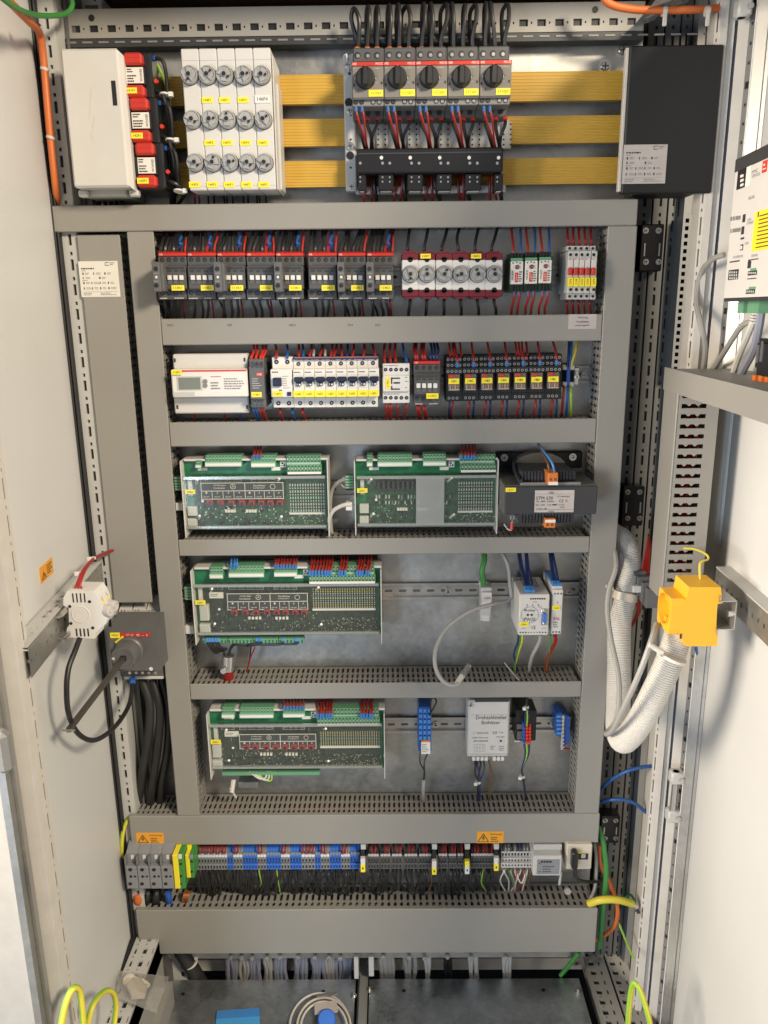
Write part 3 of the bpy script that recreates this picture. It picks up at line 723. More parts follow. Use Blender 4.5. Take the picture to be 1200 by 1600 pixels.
for k in range(2):
    b = MB('white'); ya = YF+k*.0185; b.ext([W(px, py, YF)+Vector((0, ya-YF, 0)) for px, py in poly], (0, .0178, 0)); h = t.part('housing', b)
    if k == 0:
        b = MB('black')
        for i in range(4):
            x0, x1, z0, z1 = RC(113.5+i*6, 927, 115.2+i*6, 941, YF); b.box(x0, x1, YF-.0006, YF, z0, z1)
            x0, x1, z0, z1 = RC(119+i*6, 982, 121+i*6, 994, YF); b.box(x0, x1, YF-.0006, YF, z0, z1)
        t.part('vent_slot', b, h, kind='stuff')
        for px, py in ((140, 940), (109, 947.5), (111, 974), (145, 981)):
            b = MB('black'); b.rev(W(px, py, YF-.0005), (0, -1, 0), [(.0022, 0), (.0022, .0003)], 12); t.part('rivet', b, h)
        b = MB('white'); c = W(126, 960, YF); b.rev(c, (0, -1, 0), [(.0125, 0), (.0125, .0008), (.0115, .0008), (.0115, .0003)], 28)
        for rr in (.0085, .005): b.rev(c, (0, -1, 0), [(rr, 0), (rr, .0006), (rr-.0008, .0006), (rr-.0008, 0)], 24, cap=False)
        t.part('round_boss', b, h)
    b = MB('ferrule'); 
    b.ext([W(145.5, 925, YF)+Vector((.0005, ya-YF+.005, 0)), W(152.5, 934.5, YF)+Vector((.0006, ya-YF+.005, 0)), W(146, 937, YF)+Vector((.0, ya-YF+.005, 0))], (0, .008, 0)); t.part('blue_mark', b, h)
    b = MB('labelyellow'); p, q = W(152.5, 934, YF), W(158, 945, YF); e = Vector((.0006, 0, .0003))
    b.quad(*[v+Vector((0, ya-YF, 0))+e for v in (p+Vector((0, .004, 0)), q+Vector((0, .004, 0)), q+Vector((0, .014, 0)), p+Vector((0, .014, 0)))])
    b.m('ink'); m_ = (p+q)/2+e*1.6+Vector((0, ya-YF+.009, 0)); b.text('12F1', m_, (q-p), (0, 1, 0), width=(q-p).length*.6); t.part('label', b, h)
    b = MB('knobglass'); c = W(159.5, 957, YF)+Vector((-.001, ya-YF+.009, 0)); b.rev(c, (.95, -.3, 0), [(.0085, 0), (.0085, .010), (.0078, .0125), (.0055, .013), (.0050, .0115), (.0035, .0115), (.003, .013)], 20); t.part('fuse_cap', b, h)
# ------------------------------------------------------------------ right door
PR = lambda px, Y: W(px, 1180, Y)
rd = T('cabinet_door', 'opened right cabinet door with cream frame tube, seen from inside', 'door', loc=(PR(1093, -.05).x, -.05, ZB))
def wall(mb, p, q, holes=None, back=.006):
    a, c = Vector((p.x, p.y, ZB)), Vector((q.x, q.y, ZB)); u = (c-a); L = u.length; u.normalize(); n = Vector((u.y, -u.x, 0))
    if n.y > 0: n = -n
    if holes: perforated(mb, a, (0, 0, 1), u, n, ZT-ZB, L, *holes)
    else: mb.quad(a, c, c+Vector((0, 0, ZT-ZB)), a+Vector((0, 0, ZT-ZB)))
    mb.ext([a-n*back, c-n*back, c-n*.0045, a-n*.0045], (0, 0, ZT-ZB))
b = MB('cream')
wall(b, PR(1021, .0), PR(1028, -.008), (.046, [(.05, .62, .34, .62), (.78, .88, .36, .60)], .001, 'charcoal', .001))
wall(b, PR(1028, -.008), PR(1037, -.010)); wall(b, PR(1037, -.010), PR(1039, -.003)); wall(b, PR(1039, -.003), PR(1046, -.006))
b.box(PR(1021, 0).x+.001, PR(1040, .0).x, .004, .03, ZB, ZT); rd.part('frame_tube', b)
b = MB('bluegreycable'); wall(b, PR(1046, .004), PR(1050, .004)); rd.part('gasket', b)
b = MB('cream'); wall(b, PR(1050, -.008), PR(1064, -.016)); rd.part('frame_tube', b)
b = MB('midgrey'); wall(b, PR(1064, -.016), PR(1071.5, -.026), (.105, [(.10, .14, .35, .65), (.34, .38, .35, .65), (.58, .62, .35, .65), (.80, .89, .2, .8)], .001, 'black', .002)); rd.part('punched_strip', b)  # darker grey stands for the shade on this turned-away face
b = MB('galvstrip'); wall(b, PR(1071.5, -.042), PR(1087, -.052)); wall(b, PR(1087, -.050), PR(1093, -.054)); 
b.m('white'); wall(b, PR(1070.7, -.042), PR(1072, -.043)); rd.part('galvanised_edge', b)  # white line is the edge's highlight, put in as colour
dr = Vector((-.048, -.999, 0)); hp = PR(1093, -.052); DR = Plane((hp.x, hp.y, 0), dr, (-.999, .048, 0))
b = MB('door_white'); DR.box(b, 0, .62, -.006, 0, ZB, ZT); rd.part('door_panel', b)
# hinges
HINGES = []
for pts in ((1054, 1205, 1283), (1162, -32, 28)):
    px, a, c = pts; t = T('door_hinge', 'light metal hinge on the right door frame, ' + ('low beside the blue wires' if a > 0 else 'at the top edge of the picture'), 'hinge', group='hinges of the right door'); HINGES.append(t)
    Y = -.035; x0, x1, z0, z1 = RC(px-8, a, px+6, c, Y)
    b = MB('steel'); b.cyl(((x0+x1)/2, Y, z0), (0, 0, 1), .0055, z1-z0, 14); t.part('hinge_pin', b)
    for zz in (z0, z1-.024):
        b = MB('lightgrey'); b.box(x0-.002, x1+.006, Y-.008, Y+.012, zz, zz+.024, .003); b.m('steel'); b.cyl(((x0+x1)/2+.008, Y-.008, zz+.012), (0, -1, 0), .004, .003, 10); t.part('hinge_leaf', b)
# ducts on the right door
NO = (DR.h-W(1045, 800, -.105)).dot(Vector((1, 0, 0)))
xc_ = W(1045, 800, -.105).x; xw = W(1108, 800, -.105).x
z0 = W(1030, 938, -.105).z; z1 = W(1060, 606, -.105).z
t = T('cable_duct', 'vertical slotted duct on the right door, red wires showing through its slots', 'cable duct', group='grey cable ducts on the right door')
b = MB('duct'); b.box(xc_-.001, xc_+.002, -.105, -.045, z0, z1, .001); t.part('cover', b)
n = 22; ph = (z1-z0)/n; Y = -.105; b = MB('duct')
b.box(xc_+.002, xc_+.006, Y, Y+.002, z0, z1); b.box(xw-.018, xw, Y, Y+.002, z0, z1)
for i in range(n):
    za = z0+i*ph; b.box(xc_+.006, xw-.018, Y, Y+.002, za+ph*.42, za+ph)
    for u in (.3, .66):
        xm = xc_+.006+(xw-.024-xc_)*u; b.ext([(xm-.004, Y+.0002, za+ph*.42), (xm+.004, Y+.0002, za+ph*.42), (xm+.001, Y+.0002, za+ph*.22), (xm-.001, Y+.0002, za+ph*.22)], (0, .0015, 0))
t.part('slotted_side', b)
b = MB('duct_in'); b.box(xc_+.003, xw, -.047, -.045, z0, z1); b.box(xw-.002, xw, Y+.002, -.045, z0, z1); t.part('base', b)
b = MB('redwire')
rg = random.Random(9)
for k in range(11):
    b.m(rg.choice(('redwire', 'redwire', 'redwire', 'blackcable'))); x = xc_+.022+rg.random()*.022
    b.tube([(x+rg.uniform(-.004, .004), -.09+.02*rg.random(), z0+(z1-z0)*i/7) for i in range(8)], .0018, 5, 2)
single('wire_bundle', b, 'red wires lying inside the vertical duct on the right door', 'wire bundle')
t = T('cable_duct', 'horizontal grey duct across the right door under the white controller', 'cable duct', group='grey cable ducts on the right door')
zA = W(1046, 574, -.045).z; zC = zA-.034; off = (DR.h.x-xc_)
b = MB('duct'); DR.box(b, -.008, .6, off-.002, off+.001, zC, zA); DR.box(b, -.008, .6, off-.004, off-.002, zA-.002, zA-.001); t.part('cover', b)
b = MB('duct'); n = 52
for i in range(n):
    u = -.006+i*.0115; DR.box(b, u, u+.007, .004, off-.002, zA-.004, zA-.0025)
DR.box(b, -.008, .6, off-.012, off-.002, zA-.0042, zA-.0023); DR.box(b, -.008, .6, .002, .014, zA-.0042, zA-.0023); t.part('slotted_side', b)
b = MB('duct_in'); DR.box(b, -.008, .6, .002, .004, zC, zA-.003); DR.box(b, -.008, -.006, .004, off-.002, zC, zA-.003); DR.box(b, -.008, .6, .004, off-.002, zC, zC+.002); t.part('base', b)
# controller
ofp = off+.004; us = DR.su(1137, 400, ofp)[0]; zt1 = DR.su(1146, 252, ofp)[1]; zb1 = DR.su(1129, 466, ofp)[1]
t = T('controller', 'white industrial controller with a black top edge on the right door', 'controller')
b = MB('whitegrey'); DR.box(b, us, us+.24, 0.012, ofp, zb1, zt1-.004); t.part('housing', b)
b = MB('charcoal2'); DR.box(b, us-.0005, us+.24, .01, ofp+.001, zt1-.014, zt1); DR.box(b, us-.0008, us+.0002, .012, ofp-.001, zb1-.002, zt1-.01); DR.box(b, us-.0004, us+.24, .012, ofp-.0008, zb1-.004, zb1-.0005); t.part('black_edge', b)
H = zt1-zb1; uN = Vector(DR.d); oo = ofp+.0006
def cu(px, py): return DR.su(px, py, oo)
def crect(mb, a, c, d, e, off_=None):
    u0, z1_ = cu(a, c); u1, z0_ = cu(d, e); u1 = cu(d, (c+e)/2)[0]; u0 = cu(a, (c+e)/2)[0]; z1_ = cu((a+d)/2, c)[1]; z0_ = cu((a+d)/2, e)[1]
    DR.box(mb, u0, u1, ofp+.0002, (off_ or oo), z0_, z1_)
def ctext(mb, s, a, c, d, e):
    u0 = cu(a, (c+e)/2)[0]; u1 = cu(d, (c+e)/2)[0]; z1_ = cu((a+d)/2, c)[1]; z0_ = cu((a+d)/2, e)[1]
    mb.text(s, DR.P((u0+u1)/2, oo+.0002, (z0_+z1_)/2), DR.d, (0, 0, 1), width=u1-u0, height=z1_-z0_)
b = MB('black'); crect(b, 1152, 263, 1165, 294); t.part('connector_window', b)
b = MB('white')
for i in range(3): crect(b, 1158, 273+i*7, 1162, 277+i*7, oo+.001)
crect(b, 1165.5, 259, 1173, 291, oo); t.part('pin_row', b)
b = MB('ink')
for px, py in ((1162, 341), (1160, 360)): crect(b, px-1.8, py-6, px+2, py+6)
t.part('network_port', b)
b = MB('inkgrey')
for y in (338, 357): 
    rg = random.Random(y)
    for i in range(16):
        if rg.random() < .75: crect(b, 1141+i*1.0, y+1-i*.15, 1141.6+i*1.0, y+7-i*.15)
t.part('barcode', b)
b = MB('ink'); crect(b, 1157, 371, 1162, 374); crect(b, 1156.5, 382, 1160.5, 391); b.m('white'); crect(b, 1157.3, 384, 1159.8, 389.5, oo+.0003)
b.m('ink'); crect(b, 1168, 408, 1172.8, 419); crect(b, 1169, 405.5, 1171.5, 408); crect(b, 1140, 407.5, 1155, 409.5); crect(b, 1171, 404.5, 1184, 406); crect(b, 1167.5, 434.5, 1181, 436)
crect(b, 1138, 421.5, 1153, 437); b.m('termgreen'); crect(b, 1172.5, 419, 1181, 423); crect(b, 1170, 448, 1180, 452); b.m('ink'); crect(b, 1168.5, 423, 1182, 430); crect(b, 1165.5, 452, 1179, 459); b.m('lightgrey')
for i in range(4):
    for r_ in range(3): crect(b, 1140+i*3.4, 424+r_*4.6, 1141.6+i*3.4, 427+r_*4.6, oo+.0004)
    crect(b, 1170+i*3.2, 425, 1171.6+i*3.2, 428, oo+.0004); crect(b, 1167+i*3.2, 454, 1168.6+i*3.2, 457, oo+.0004)
t.part('front_print', b, kind='stuff')
b = MB('inkgrey')
for s, r_ in (('MMC', (1175, 265, 1184, 270)), ('STATUS', (1175, 271, 1187, 276)), ('RUN', (1170, 306, 1178, 311)), ('LAN', (1168, 341, 1173, 345)), ('ETHERNET', (1167, 346, 1177, 350)), ('USB', (1164, 378, 1169, 382)), ('POWER IN', (1146, 399, 1160, 403)), ('SERIAL', (1174, 397, 1184, 401))): ctext(b, s, *r_)
t.part('lettering', b)
b = MB('yellow'); crect(b, 1177, 328, 1207, 390); yl = t.part('caution_label', b)
b = MB('brown')
for i in range(9): crect(b, 1187.5-i*.8, 334+i*6.2, 1205, 336+i*6.2, oo+.0005)
crect(b, 1184.5, 331, 1186, 339, oo+.0005); t.part('caution_print', b, yl)
b = MB('redbright'); crect(b, 1191, 251, 1198, 269); lg = t.part('red_logo', b); b = MB('white'); crect(b, 1193.5, 256, 1195.5, 259, oo+.0004); crect(b, 1192, 263, 1197, 264.5, oo+.0004); t.part('logo_mark', b, lg)
b = MB('termgreen'); uc = DR.su(1152, 480, ofp-.02)[0]; DR.box(b, uc+.012, uc+.030, .03, ofp-.016, zb1-.018, zb1-.004); DR.box(b, uc+.042, uc+.075, .03, ofp-.016, zb1-.018, zb1-.004); t.part('green_plug', b)
# controller cables
def dw(pts, r, m, lab, cat='cable', group=None, n=8): return wire([DR.at(*p) for p in pts], r, m, lab, group, cat=cat, n=n, name='cable')
dw([(1132, 398, .04), (1112, 406, .05), (1094, 430, .055), (1088, 470, .06), (1096, 510, .06), (1102, 540, .05), (1100, 568, .045), (1096, 590, .04)], .0042, 'greycable', 'grey cable looping from the left of the controller into the door duct')
dw([(1178, 470, .045), (1176, 500, .045), (1158, 510, .045), (1133, 548, .04), (1116, 575, .035), (1110, 596, .03)], .0042, 'greycable', 'slim grey cable from the controller plug into the door duct')
dw([(1182, 470, .048), (1180, 490, .048), (1172, 515, .048), (1155, 555, .04), (1146, 582, .035), (1142, 600, .03)], .0046, 'palecable', 'off white network cable from under the controller into the door duct')
dw([(1190, 480, .045), (1186, 510, .045), (1178, 545, .04), (1160, 580, .035), (1154, 600, .03)], .0058, 'bluegreycable', 'thick grey cable from under the controller into the door duct')
t = T('network_plug', 'white ribbed network plug under the controller', 'plug'); b = MB('palecable')
P0, P1 = DR.at(1183, 478, .05), DR.at(1177, 506, .05)
for i in range(6): a = P0.lerp(P1, i/6); c = P0.lerp(P1, i/6+.11); b.tube([a, c], .0075-.0004*i, 8)
t.part('boot', b)
t = T('relay_socket', 'black relay with a clear cover at the right picture edge above orange terminals', 'relay')
b = MB('blackgloss'); u = DR.su(1184, 560, .055)[0]; zz = DR.su(1190, 590, .055)[1]; DR.box(b, u, u+.06, .02, .055, zz+.002, zz+.048); DR.box(b, u+.006, u+.05, .055, .06, zz+.012, zz+.042); t.part('body', b)
b = MB('steel'); DR.box(b, u+.008, u+.013, .06, .061, zz+.018, zz+.04); DR.box(b, u+.02, u+.025, .06, .061, zz+.02, zz+.045); t.part('contact', b)
t = T('orange_terminal', 'orange terminal block at the right picture edge on the door duct', 'terminal block')
b = MB('orange'); zz = DR.su(1190, 592, .05)[1]
for i in range(3): DR.box(b, u-.004+i*.012, u+.006+i*.012, .025, .058-.003*i, zz-.008, zz+.004+.002*i)
t.part('block', b)
# rail and yellow socket
YS = -.235
zt2 = DR.su(1160, 955, .02)[1]; t = CB2 = T('door_crossbar', 'punched galvanised bar running across the right door behind the yellow socket', 'crossbar')
za = DR.su(1200, 1010, .022)[1]; b = MB('galvstrip')
perforated(b, DR.P(.05, .022, za), DR.d, (0, 0, 1), DR.n, .55, .042, .0195, [(.35, .62, .42, .58)], hole='black'); DR.box(b, .05, .6, .0, .017, za, za+.041); t.part('bar_face', b)
b = MB('post_grey'); DR.box(b, .05, .6, 0, .0225, za+.042, za+.044); t.part('bar_top', b)
t = T('din_rail', 'short hat rail stub holding the yellow socket on the right door', 'rail'); b = MB('galvrail')
xa, xb, z0, z1 = RC(1121, 930, 1148, 990, YS)
for zz in (z0+.008, z1-.008): b.box(xa, xb, YS-.004, YS+.07, zz-.0007, zz+.0007)
b.box(xa, xa+.0015, YS-.004, YS+.07, z0, z0+.008); b.box(xa, xa+.0015, YS-.004, YS+.07, z1-.008, z1); b.box(xb-.0015, xb, YS-.004, YS+.07, z0+.008, z1-.008); t.part('hat_profile', b)
b = MB('steel'); b.cyl((xb-.001, YS+.004, (z0+z1)/2), (-1, 0, 0), .0055, .008, 12); t.part('screw', b)
t = T('socket_outlet', 'yellow rail mounted service socket on the right door', 'socket')
# zoom 4x origin (920,800)
def zp(x, y): return (920+x/4, 800+y/4)
poly = [zp(*p) for p in ((520, 545), (610, 545), (628, 470), (825, 470), (838, 570), (805, 575), (800, 640), (795, 765), (808, 770), (803, 838), (605, 840), (590, 800), (515, 772), (500, 740))]
pts = [W(px, py, YS) for px, py in poly]
b = MB('sockyellow')
XL = pts[0].x; XI = XL+.016; z_t, z_b = pts[0].z, pts[12].z
inner = [Vector((XI, YS, z_t)), *pts[1:12], Vector((XI, YS, z_b))]
b.ext(inner, (0, .052, 0)); t.part('housing', b)
b = MB('sockyellow')                              # square collar facing left with a deep round bowl
c0 = Vector((XL, YS+.026, (z_t+pts[13].z)/2)); rr = min(.0245, (z_t-pts[13].z)/2*.95); N_ = 40; ring_v = []
yl0, yl1, zl0, zl1 = YS, YS+.052, z_b, z_t
def edge(a):
    cy, cz = math.cos(a), math.sin(a); k = 1e9
    for dlt, q in ((yl0-c0.y, cy), (yl1-c0.y, cy), (zl0-c0.z, cz), (zl1-c0.z, cz)):
        if abs(q) > 1e-6 and dlt/q > 0: k = min(k, dlt/q)
    return cy*k, cz*k
A = [math.pi/4+2*math.pi*i_/N_ for i_ in range(N_)]
for rad in (0, 1, 2, 3):
    for a_ in A:
        if rad < 2: y_, z_ = edge(a_); x_ = (XI, XL)[rad]
        else: y_, z_ = rr*math.cos(a_), rr*math.sin(a_); x_ = (XL, XI-.0005)[rad-2]
        ring_v.append((x_, c0.y+y_, c0.z+z_))
b.add(ring_v, [(r_*N_+i_, (r_+1)*N_+i_, (r_+1)*N_+(i_+1) % N_, r_*N_+(i_+1) % N_) for r_ in range(3) for i_ in range(N_)] + [[3*N_+i_ for i_ in range(N_)]])
b.rev(Vector((XL, c0.y, c0.z)), (-1, 0, 0), [(rr*1.0, 0), (rr, .0015), (rr*1.06, .0015), (rr*1.06, 0)], 36, cap=False)
ring = t.part('socket_bowl', b)
c0 = Vector((XI, c0.y, c0.z)); b = MB('sockyellow'); b.box(c0.x-.014, c0.x-.001, c0.y-.004, c0.y+.004, c0.z+rr*.55, c0.z+rr*.85); b.box(c0.x-.014, c0.x-.002, c0.y-.004, c0.y+.004, c0.z-rr*.85, c0.z-rr*.55)
b.m('screwdark'); b.cyl((c0.x-.002, c0.y, c0.z-rr*.5), (-1, 0, 0), .003, .001, 10); b.cyl((c0.x-.002, c0.y-rr*.3, c0.z), (-1, 0, 0), .0028, .001, 10); t.part('contact', b, ring)
b = MB('ink'); x0, x1, z0, z1 = RC(1062, 990, 1065, 998, YS); b.box(x0, x1, YS-.0006, YS, z0, z1); x0, x1, z0, z1 = RC(1061, 908, 1064, 918, YS); 
t.part('rivet_hole', b)
pwt = [(W(1090, 902, YS)+Vector((0, .03, 0)))]
g1, g2 = W(1090, 903, YS+.03), W(1074, 856, -.11)
wire([W(1066, 857, -.10), W(1085, 858, -.13), W(1103, 866, -.17), W(1106, 874, -.18), W(1094, 880, -.19), W(1094, 906, -.20)], .0016, 'yellowwire', 'thin green and yellow wire from the door duct to the yellow socket')
wire([W(1088, 1005, -.21), W(1089, 1022, -.21), W(1087, 1012, -.18)], .0016, 'bluewire', 'short blue wire end under the yellow socket')
# corrugated hose
t = T('corrugated_hose', 'off white corrugated hose hanging in a loop to the yellow socket', 'hose')
hp_ = [W(*p) for p in ((950, 832, .055), (974, 846, .04), (984, 880, .025), (977, 925, .01), (968, 975, .0), (967, 1040, -.02), (966, 1100, -.06), (966, 1140, -.10), (975, 1157, -.15), (998, 1130, -.18), (1022, 1085, -.2), (1045, 1035, -.205), (1060, 990, -.195), (1066, 960, -.17))]
b = MB('conduit'); N_ = 13*44
b.tube(hp_, lambda q: .0195+.0010*(-1 if int(round(q*13*66)) % 4 == 0 else .6), 18, 66); t.part('hose', b)
b = MB('beige'); o = W(977, 924, .008); c2 = W(974, 936, .006)
b.tube([o, c2], .0235, 20); b.tube([W(947, 915, -.01), W(958, 921, -.012)], .003, 8); t.part('hose_clip', b)
b = MB('tie'); b.tube([W(1028, 1010, -.215)+Vector((0, -.02, 0)), W(1013, 1007, -.235)], .0042, 10); b.tube([W(1050, 1024, -.216), W(1048, 1028, -.216)], .0225, 20); t.part('cable_tie', b)
pw([(1026, 975, -.2), (1018, 1000, -.23), (1000, 1050, -.24), (975, 1105, -.22), (958, 1140, -.18), (947, 1146, -.14), (965, 1120, -.12), (967, 1060, -.09), (955, 1000, -.06), (949, 955, -.04), (952, 920, -.03), (963, 885, -.02), (958, 850, .02)], .0042, 'greycable', 'grey cable tied along the corrugated hose', cat='cable', name='cable', n=8)
# terminal strip behind the right door post with red wires
t = T('terminal_strip', 'grey terminal strip with red wires deep behind the right door post', 'terminal block')
b = MB('slate'); o = W(1003, 900, .03)
for i in range(4):
    p = W(990+i*7, 893+i*9, .0-.01*i); b.box(p.x, p.x+.022, p.y, p.y+.04, p.z-.035, p.z, .001)
t.part('terminal', b)
b = MB('lightgrey'); p = W(988, 920, -.01); b.box(p.x, p.x+.05, p.y-.004, p.y+.01, p.z-.006, p.z+.006, .001); t.part('end_clamp', b)
for i in range(4): pw([(1014+i, 838+i*3, .04), (1009+i*2, 865, .02), (1004+i*3, 890+i*2, .0)], .0018, 'redwire', 'red wire dropping onto the strip behind the right door post', 'red wires behind the right door post')
for i in range(3): pw([(1000-i*4, 935, .01), (1000-i*2, 955, .02), (990-i*3, 975+i*4, .05)], .0018, 'redwire', 'red wire leaving the strip behind the right door post', 'red wires under the strip')
# ------------------------------------------------------------------ main switch, left
t = T('main_switch', 'dark grey main switch with a big round grey knob left of the duct', 'main switch')
Yb = YP
b = MB('slate'); b.pb(183, 962, 252, 1058, .005, Yb, .002)
def P(px, py, Y): return W(px, py, Y)
x0, x1, z0, z1 = RC(173, 989, 240, 1048, -.05)
b.ext([(x0, -.05, z1), (x0, .0, z1+.018), (x0, .005, z0-.004), (x0, -.05, z0)], (x1-x0+.008, 0, 0)); body = t.part('housing', b)
b = MB('whitegrey'); b.pb(184, 959, 249, 963, .004, Yb-.001, .001); b.pb(194, 1057, 255, 1061.5, .004, Yb-.001, .001); t.part('terminal_edge', b)
for i in range(3):
    b = MB('whitegrey'); x0_, x1_, z0_, z1_ = RC(186+i*21.5, 949, 205+i*21.5, 960, .02); b.ext([(x0_, .008, z0_), (x0_, .05, z1_+.012), (x0_, .05, z0_)], (x1_-x0_, 0, 0)); o_ = t.part('terminal_cover', b)
    b = MB('ink'); c = W(195+i*21.5, 955, .024); b.text(('L1', 'L2', 'L3')[i], c+Vector((0, -.008, 0.004)), (1, 0, 0), (0, .9, .43), height=.006); t.part('lettering', b, o_)
b = MB('steel')
for i in range(5): b.cyl(W(193+i*11, 968.5, .0045), (0, -1, 0), .003, .0012, 12); b.cyl(W(203+i*10, 1051, .0045), (0, -1, 0), .0028, .0012, 12)
t.part('terminal_screw', b, kind='stuff')
b = MB('red'); b.pb(188, 989, 235, 995, -.0508, -.0495); rl = t.part('red_band', b)
b = MB('white'); b.ptext('OT 63', 197, 990.5, 208, 994, -.0512); b.ptext('MAIN SWITCH', 213, 990.5, 234, 994, -.0512) if False else None
b.ptext('0 - I', 213, 990.5, 230, 994, -.0512); t.part('lettering', b, rl)
b = MB('labelyellow'); b.pb(172, 989, 187, 997, -.0515, -.0495); b.m('ink'); b.ptext('10Q1', 175, 991, 184, 994.5, -.052); t.part('label', b)
b = MB('lime'); b.m('yellow'); p1, p2 = W(181, 1004, -.053), W(192, 995, -.053); b.tube([p1, p2], .0022, 6); t.part('yellow_arrow', b)
kc = W(204, 1014, -.052); kf = W(195, 1024, -.085)
kf = Vector((kc.x, -.092, kc.z)); b = MB('slate')
b.rev(kc, (0, -1, 0), [(.0235, 0), (.0235, .008), (.021, .010), (.0205, .034), (.0195, .037), (.015, .0375), (.0146, .0365), (.0001, .0365)], 40); kn = t.part('knob', b)
b = MB('white'); o = Vector((kc.x-.0165, kc.y-.0378, kc.z)); b.quad(o+Vector((-.003, 0, 0)), o+Vector((.002, 0, -.003)), o+Vector((.002, 0, .003))); t.part('arrow_mark', b, kn)
b = MB('black'); b.box(kc.x-.0045, kc.x+.0045, kc.y-.0385, kc.y-.036, kc.z-.0045, kc.z+.0045); t.part('square_socket', b, kn)
b = MB('white'); b.rev(W(236, 1045, -.0505), (0, -1, 0), [(.0034, 0), (.0034, .0005)], 14); t.part('round_mark', b)
t = T('switch_shaft', 'long brown-grey metal shaft sticking out of the main switch knob', 'shaft')
b = MB('zincrod'); e = W(107, 1141, -.295); s0 = Vector((kc.x, kc.y-.037, kc.z)); h = .0033
dv = (e-s0); b.ext([s0+Vector((-h, 0, -h)), s0+Vector((h, 0, -h)), s0+Vector((h, 0, h)), s0+Vector((-h, 0, h))], dv); t.part('shaft', b)
b = MB('steel'); b.tube([e+Vector((-.009, 0, 0)), e+Vector((.009, 0, 0))], .0015, 8); t.part('cross_pin', b)
# ================================================================== top row
def tag_label(t, a, c, d, e, Y, s='146F1', parent=None, m='labelyellow', seed=0):
    """yellow stick-on label with its printed code"""
    x0, x1, z0, z1 = RC(a, c, d, e, Y); b = MB(m); b.box(x0, x1, Y-.0008, Y, z0, z1)
    b.m('ink'); b.text(s, ((x0+x1)/2, Y-.0011, (z0+z1)/2), (1, 0, 0), (0, 0, 1), width=(x1-x0)*.66, height=(z1-z0)*.42)
    return t.part('label', b, parent)
# yellow busbar covers
for k, (ya, yb, lab) in enumerate(((115, 161, 'topmost of the three'), (184.5, 227, 'middle of the three'), (250, 291, 'lowest of the three'))):
    Y = .040; x0 = W(240, (ya+yb)/2, Y).x; x1 = W(972, (ya+yb)/2, Y).x; z1 = W(600, ya, Y).z; z0 = W(600, yb, Y).z
    b = MB('busyellow'); h = z1-z0; prof = [(z1, Y+.006), (z1, Y)]
    for i in range(9): zz = z1-h*(i+.5)/9; prof += [(zz+h*.03, Y), (zz+h*.012, Y+.0006), (zz-h*.012, Y+.0006), (zz-h*.03, Y)]
    prof += [(z0, Y), (z0, Y+.006)]
    for (za, ya_), (zc, yc_) in zip(prof, prof[1:]): b.quad((x0, ya_, za), (x0, yc_, zc), (x1, yc_, zc), (x1, ya_, za))
    b.box(x0, x1, Y+.006, Y+.012, z0, z1); b.quad((x1, Y, z0), (x1, Y+.006, z0), (x1, Y+.006, z1), (x1, Y, z1)); b.quad((x0, Y, z0), (x0, Y, z1), (x0, Y+.006, z1), (x0, Y+.006, z0))
    single('busbar_cover', b, f'yellow ribbed busbar cover running between the fuses and black box, {lab}', 'busbar', 'yellow busbar covers')
# white fuse switch
Y = -.05
t = T('fuse_switch', 'large white fuse switch cover with a dark slot, top left', 'fuse switch')
x0, x1, z0, z1 = RC(104, 75, 193, 293, Y)
b = MB('whitegrey'); b.box(x0, x1, Y, Y+.03, z0, z1, .003); b.ext([(x1, Y+.006, 0), (x1+.012, Y+.016, 0), (x1+.012, Y+.04, 0), (x1, Y+.04, 0)], (0, 0, 1e-9)) if False else None
b.ext([(x1-.001, Y+.002, z0+.002), (x1+.004, Y+.010, z0-.003), (x1+.003, Y+.045, z0-.003), (x1-.001, Y+.045, z0+.002)], (0, 0, z1-z0-.004)); c_ = t.part('cover', b)
b = MB('black'); xs0, xs1, zs0, zs1 = RC(175, 126, 182, 165, Y); b.box(xs0, xs1, Y-.0006, Y+.001, zs0, zs1, .0003); t.part('finger_slot', b, c_)
b = MB('lightgrey')
for a, c in (((142, 138), (139, 185)), ((147, 180), (144, 205)), ((141, 208), (146, 222))): p, q = W(*a, Y-.0003), W(*c, Y-.0003); b.quad(p, q, q+Vector((.0006, 0, 0)), p+Vector((.0006, 0, 0)))
t.part('scratch', b, c_)
b = MB('lightgrey'); b.box(x0+.002, x1-.014, Y+.03, YP, z0-.008, z1-.002, .002); b.box(x1-.008, x1+.006, Y+.02, Y+.034, z0-.010, z0+.0, .002); b.box(x0-.002, x0+.012, Y+.02, Y+.034, z0-.01, z0, .002); t.part('base', b)
for i in range(5): pw([(152+i*9, 292, .03), (154+i*9, 305, .03), (156+i*9, 325, .045)], .003, 'blackcable', 'black cable leaving the underside of the white fuse switch', 'black cables under the white fuse switch', cat='cable', name='cable')
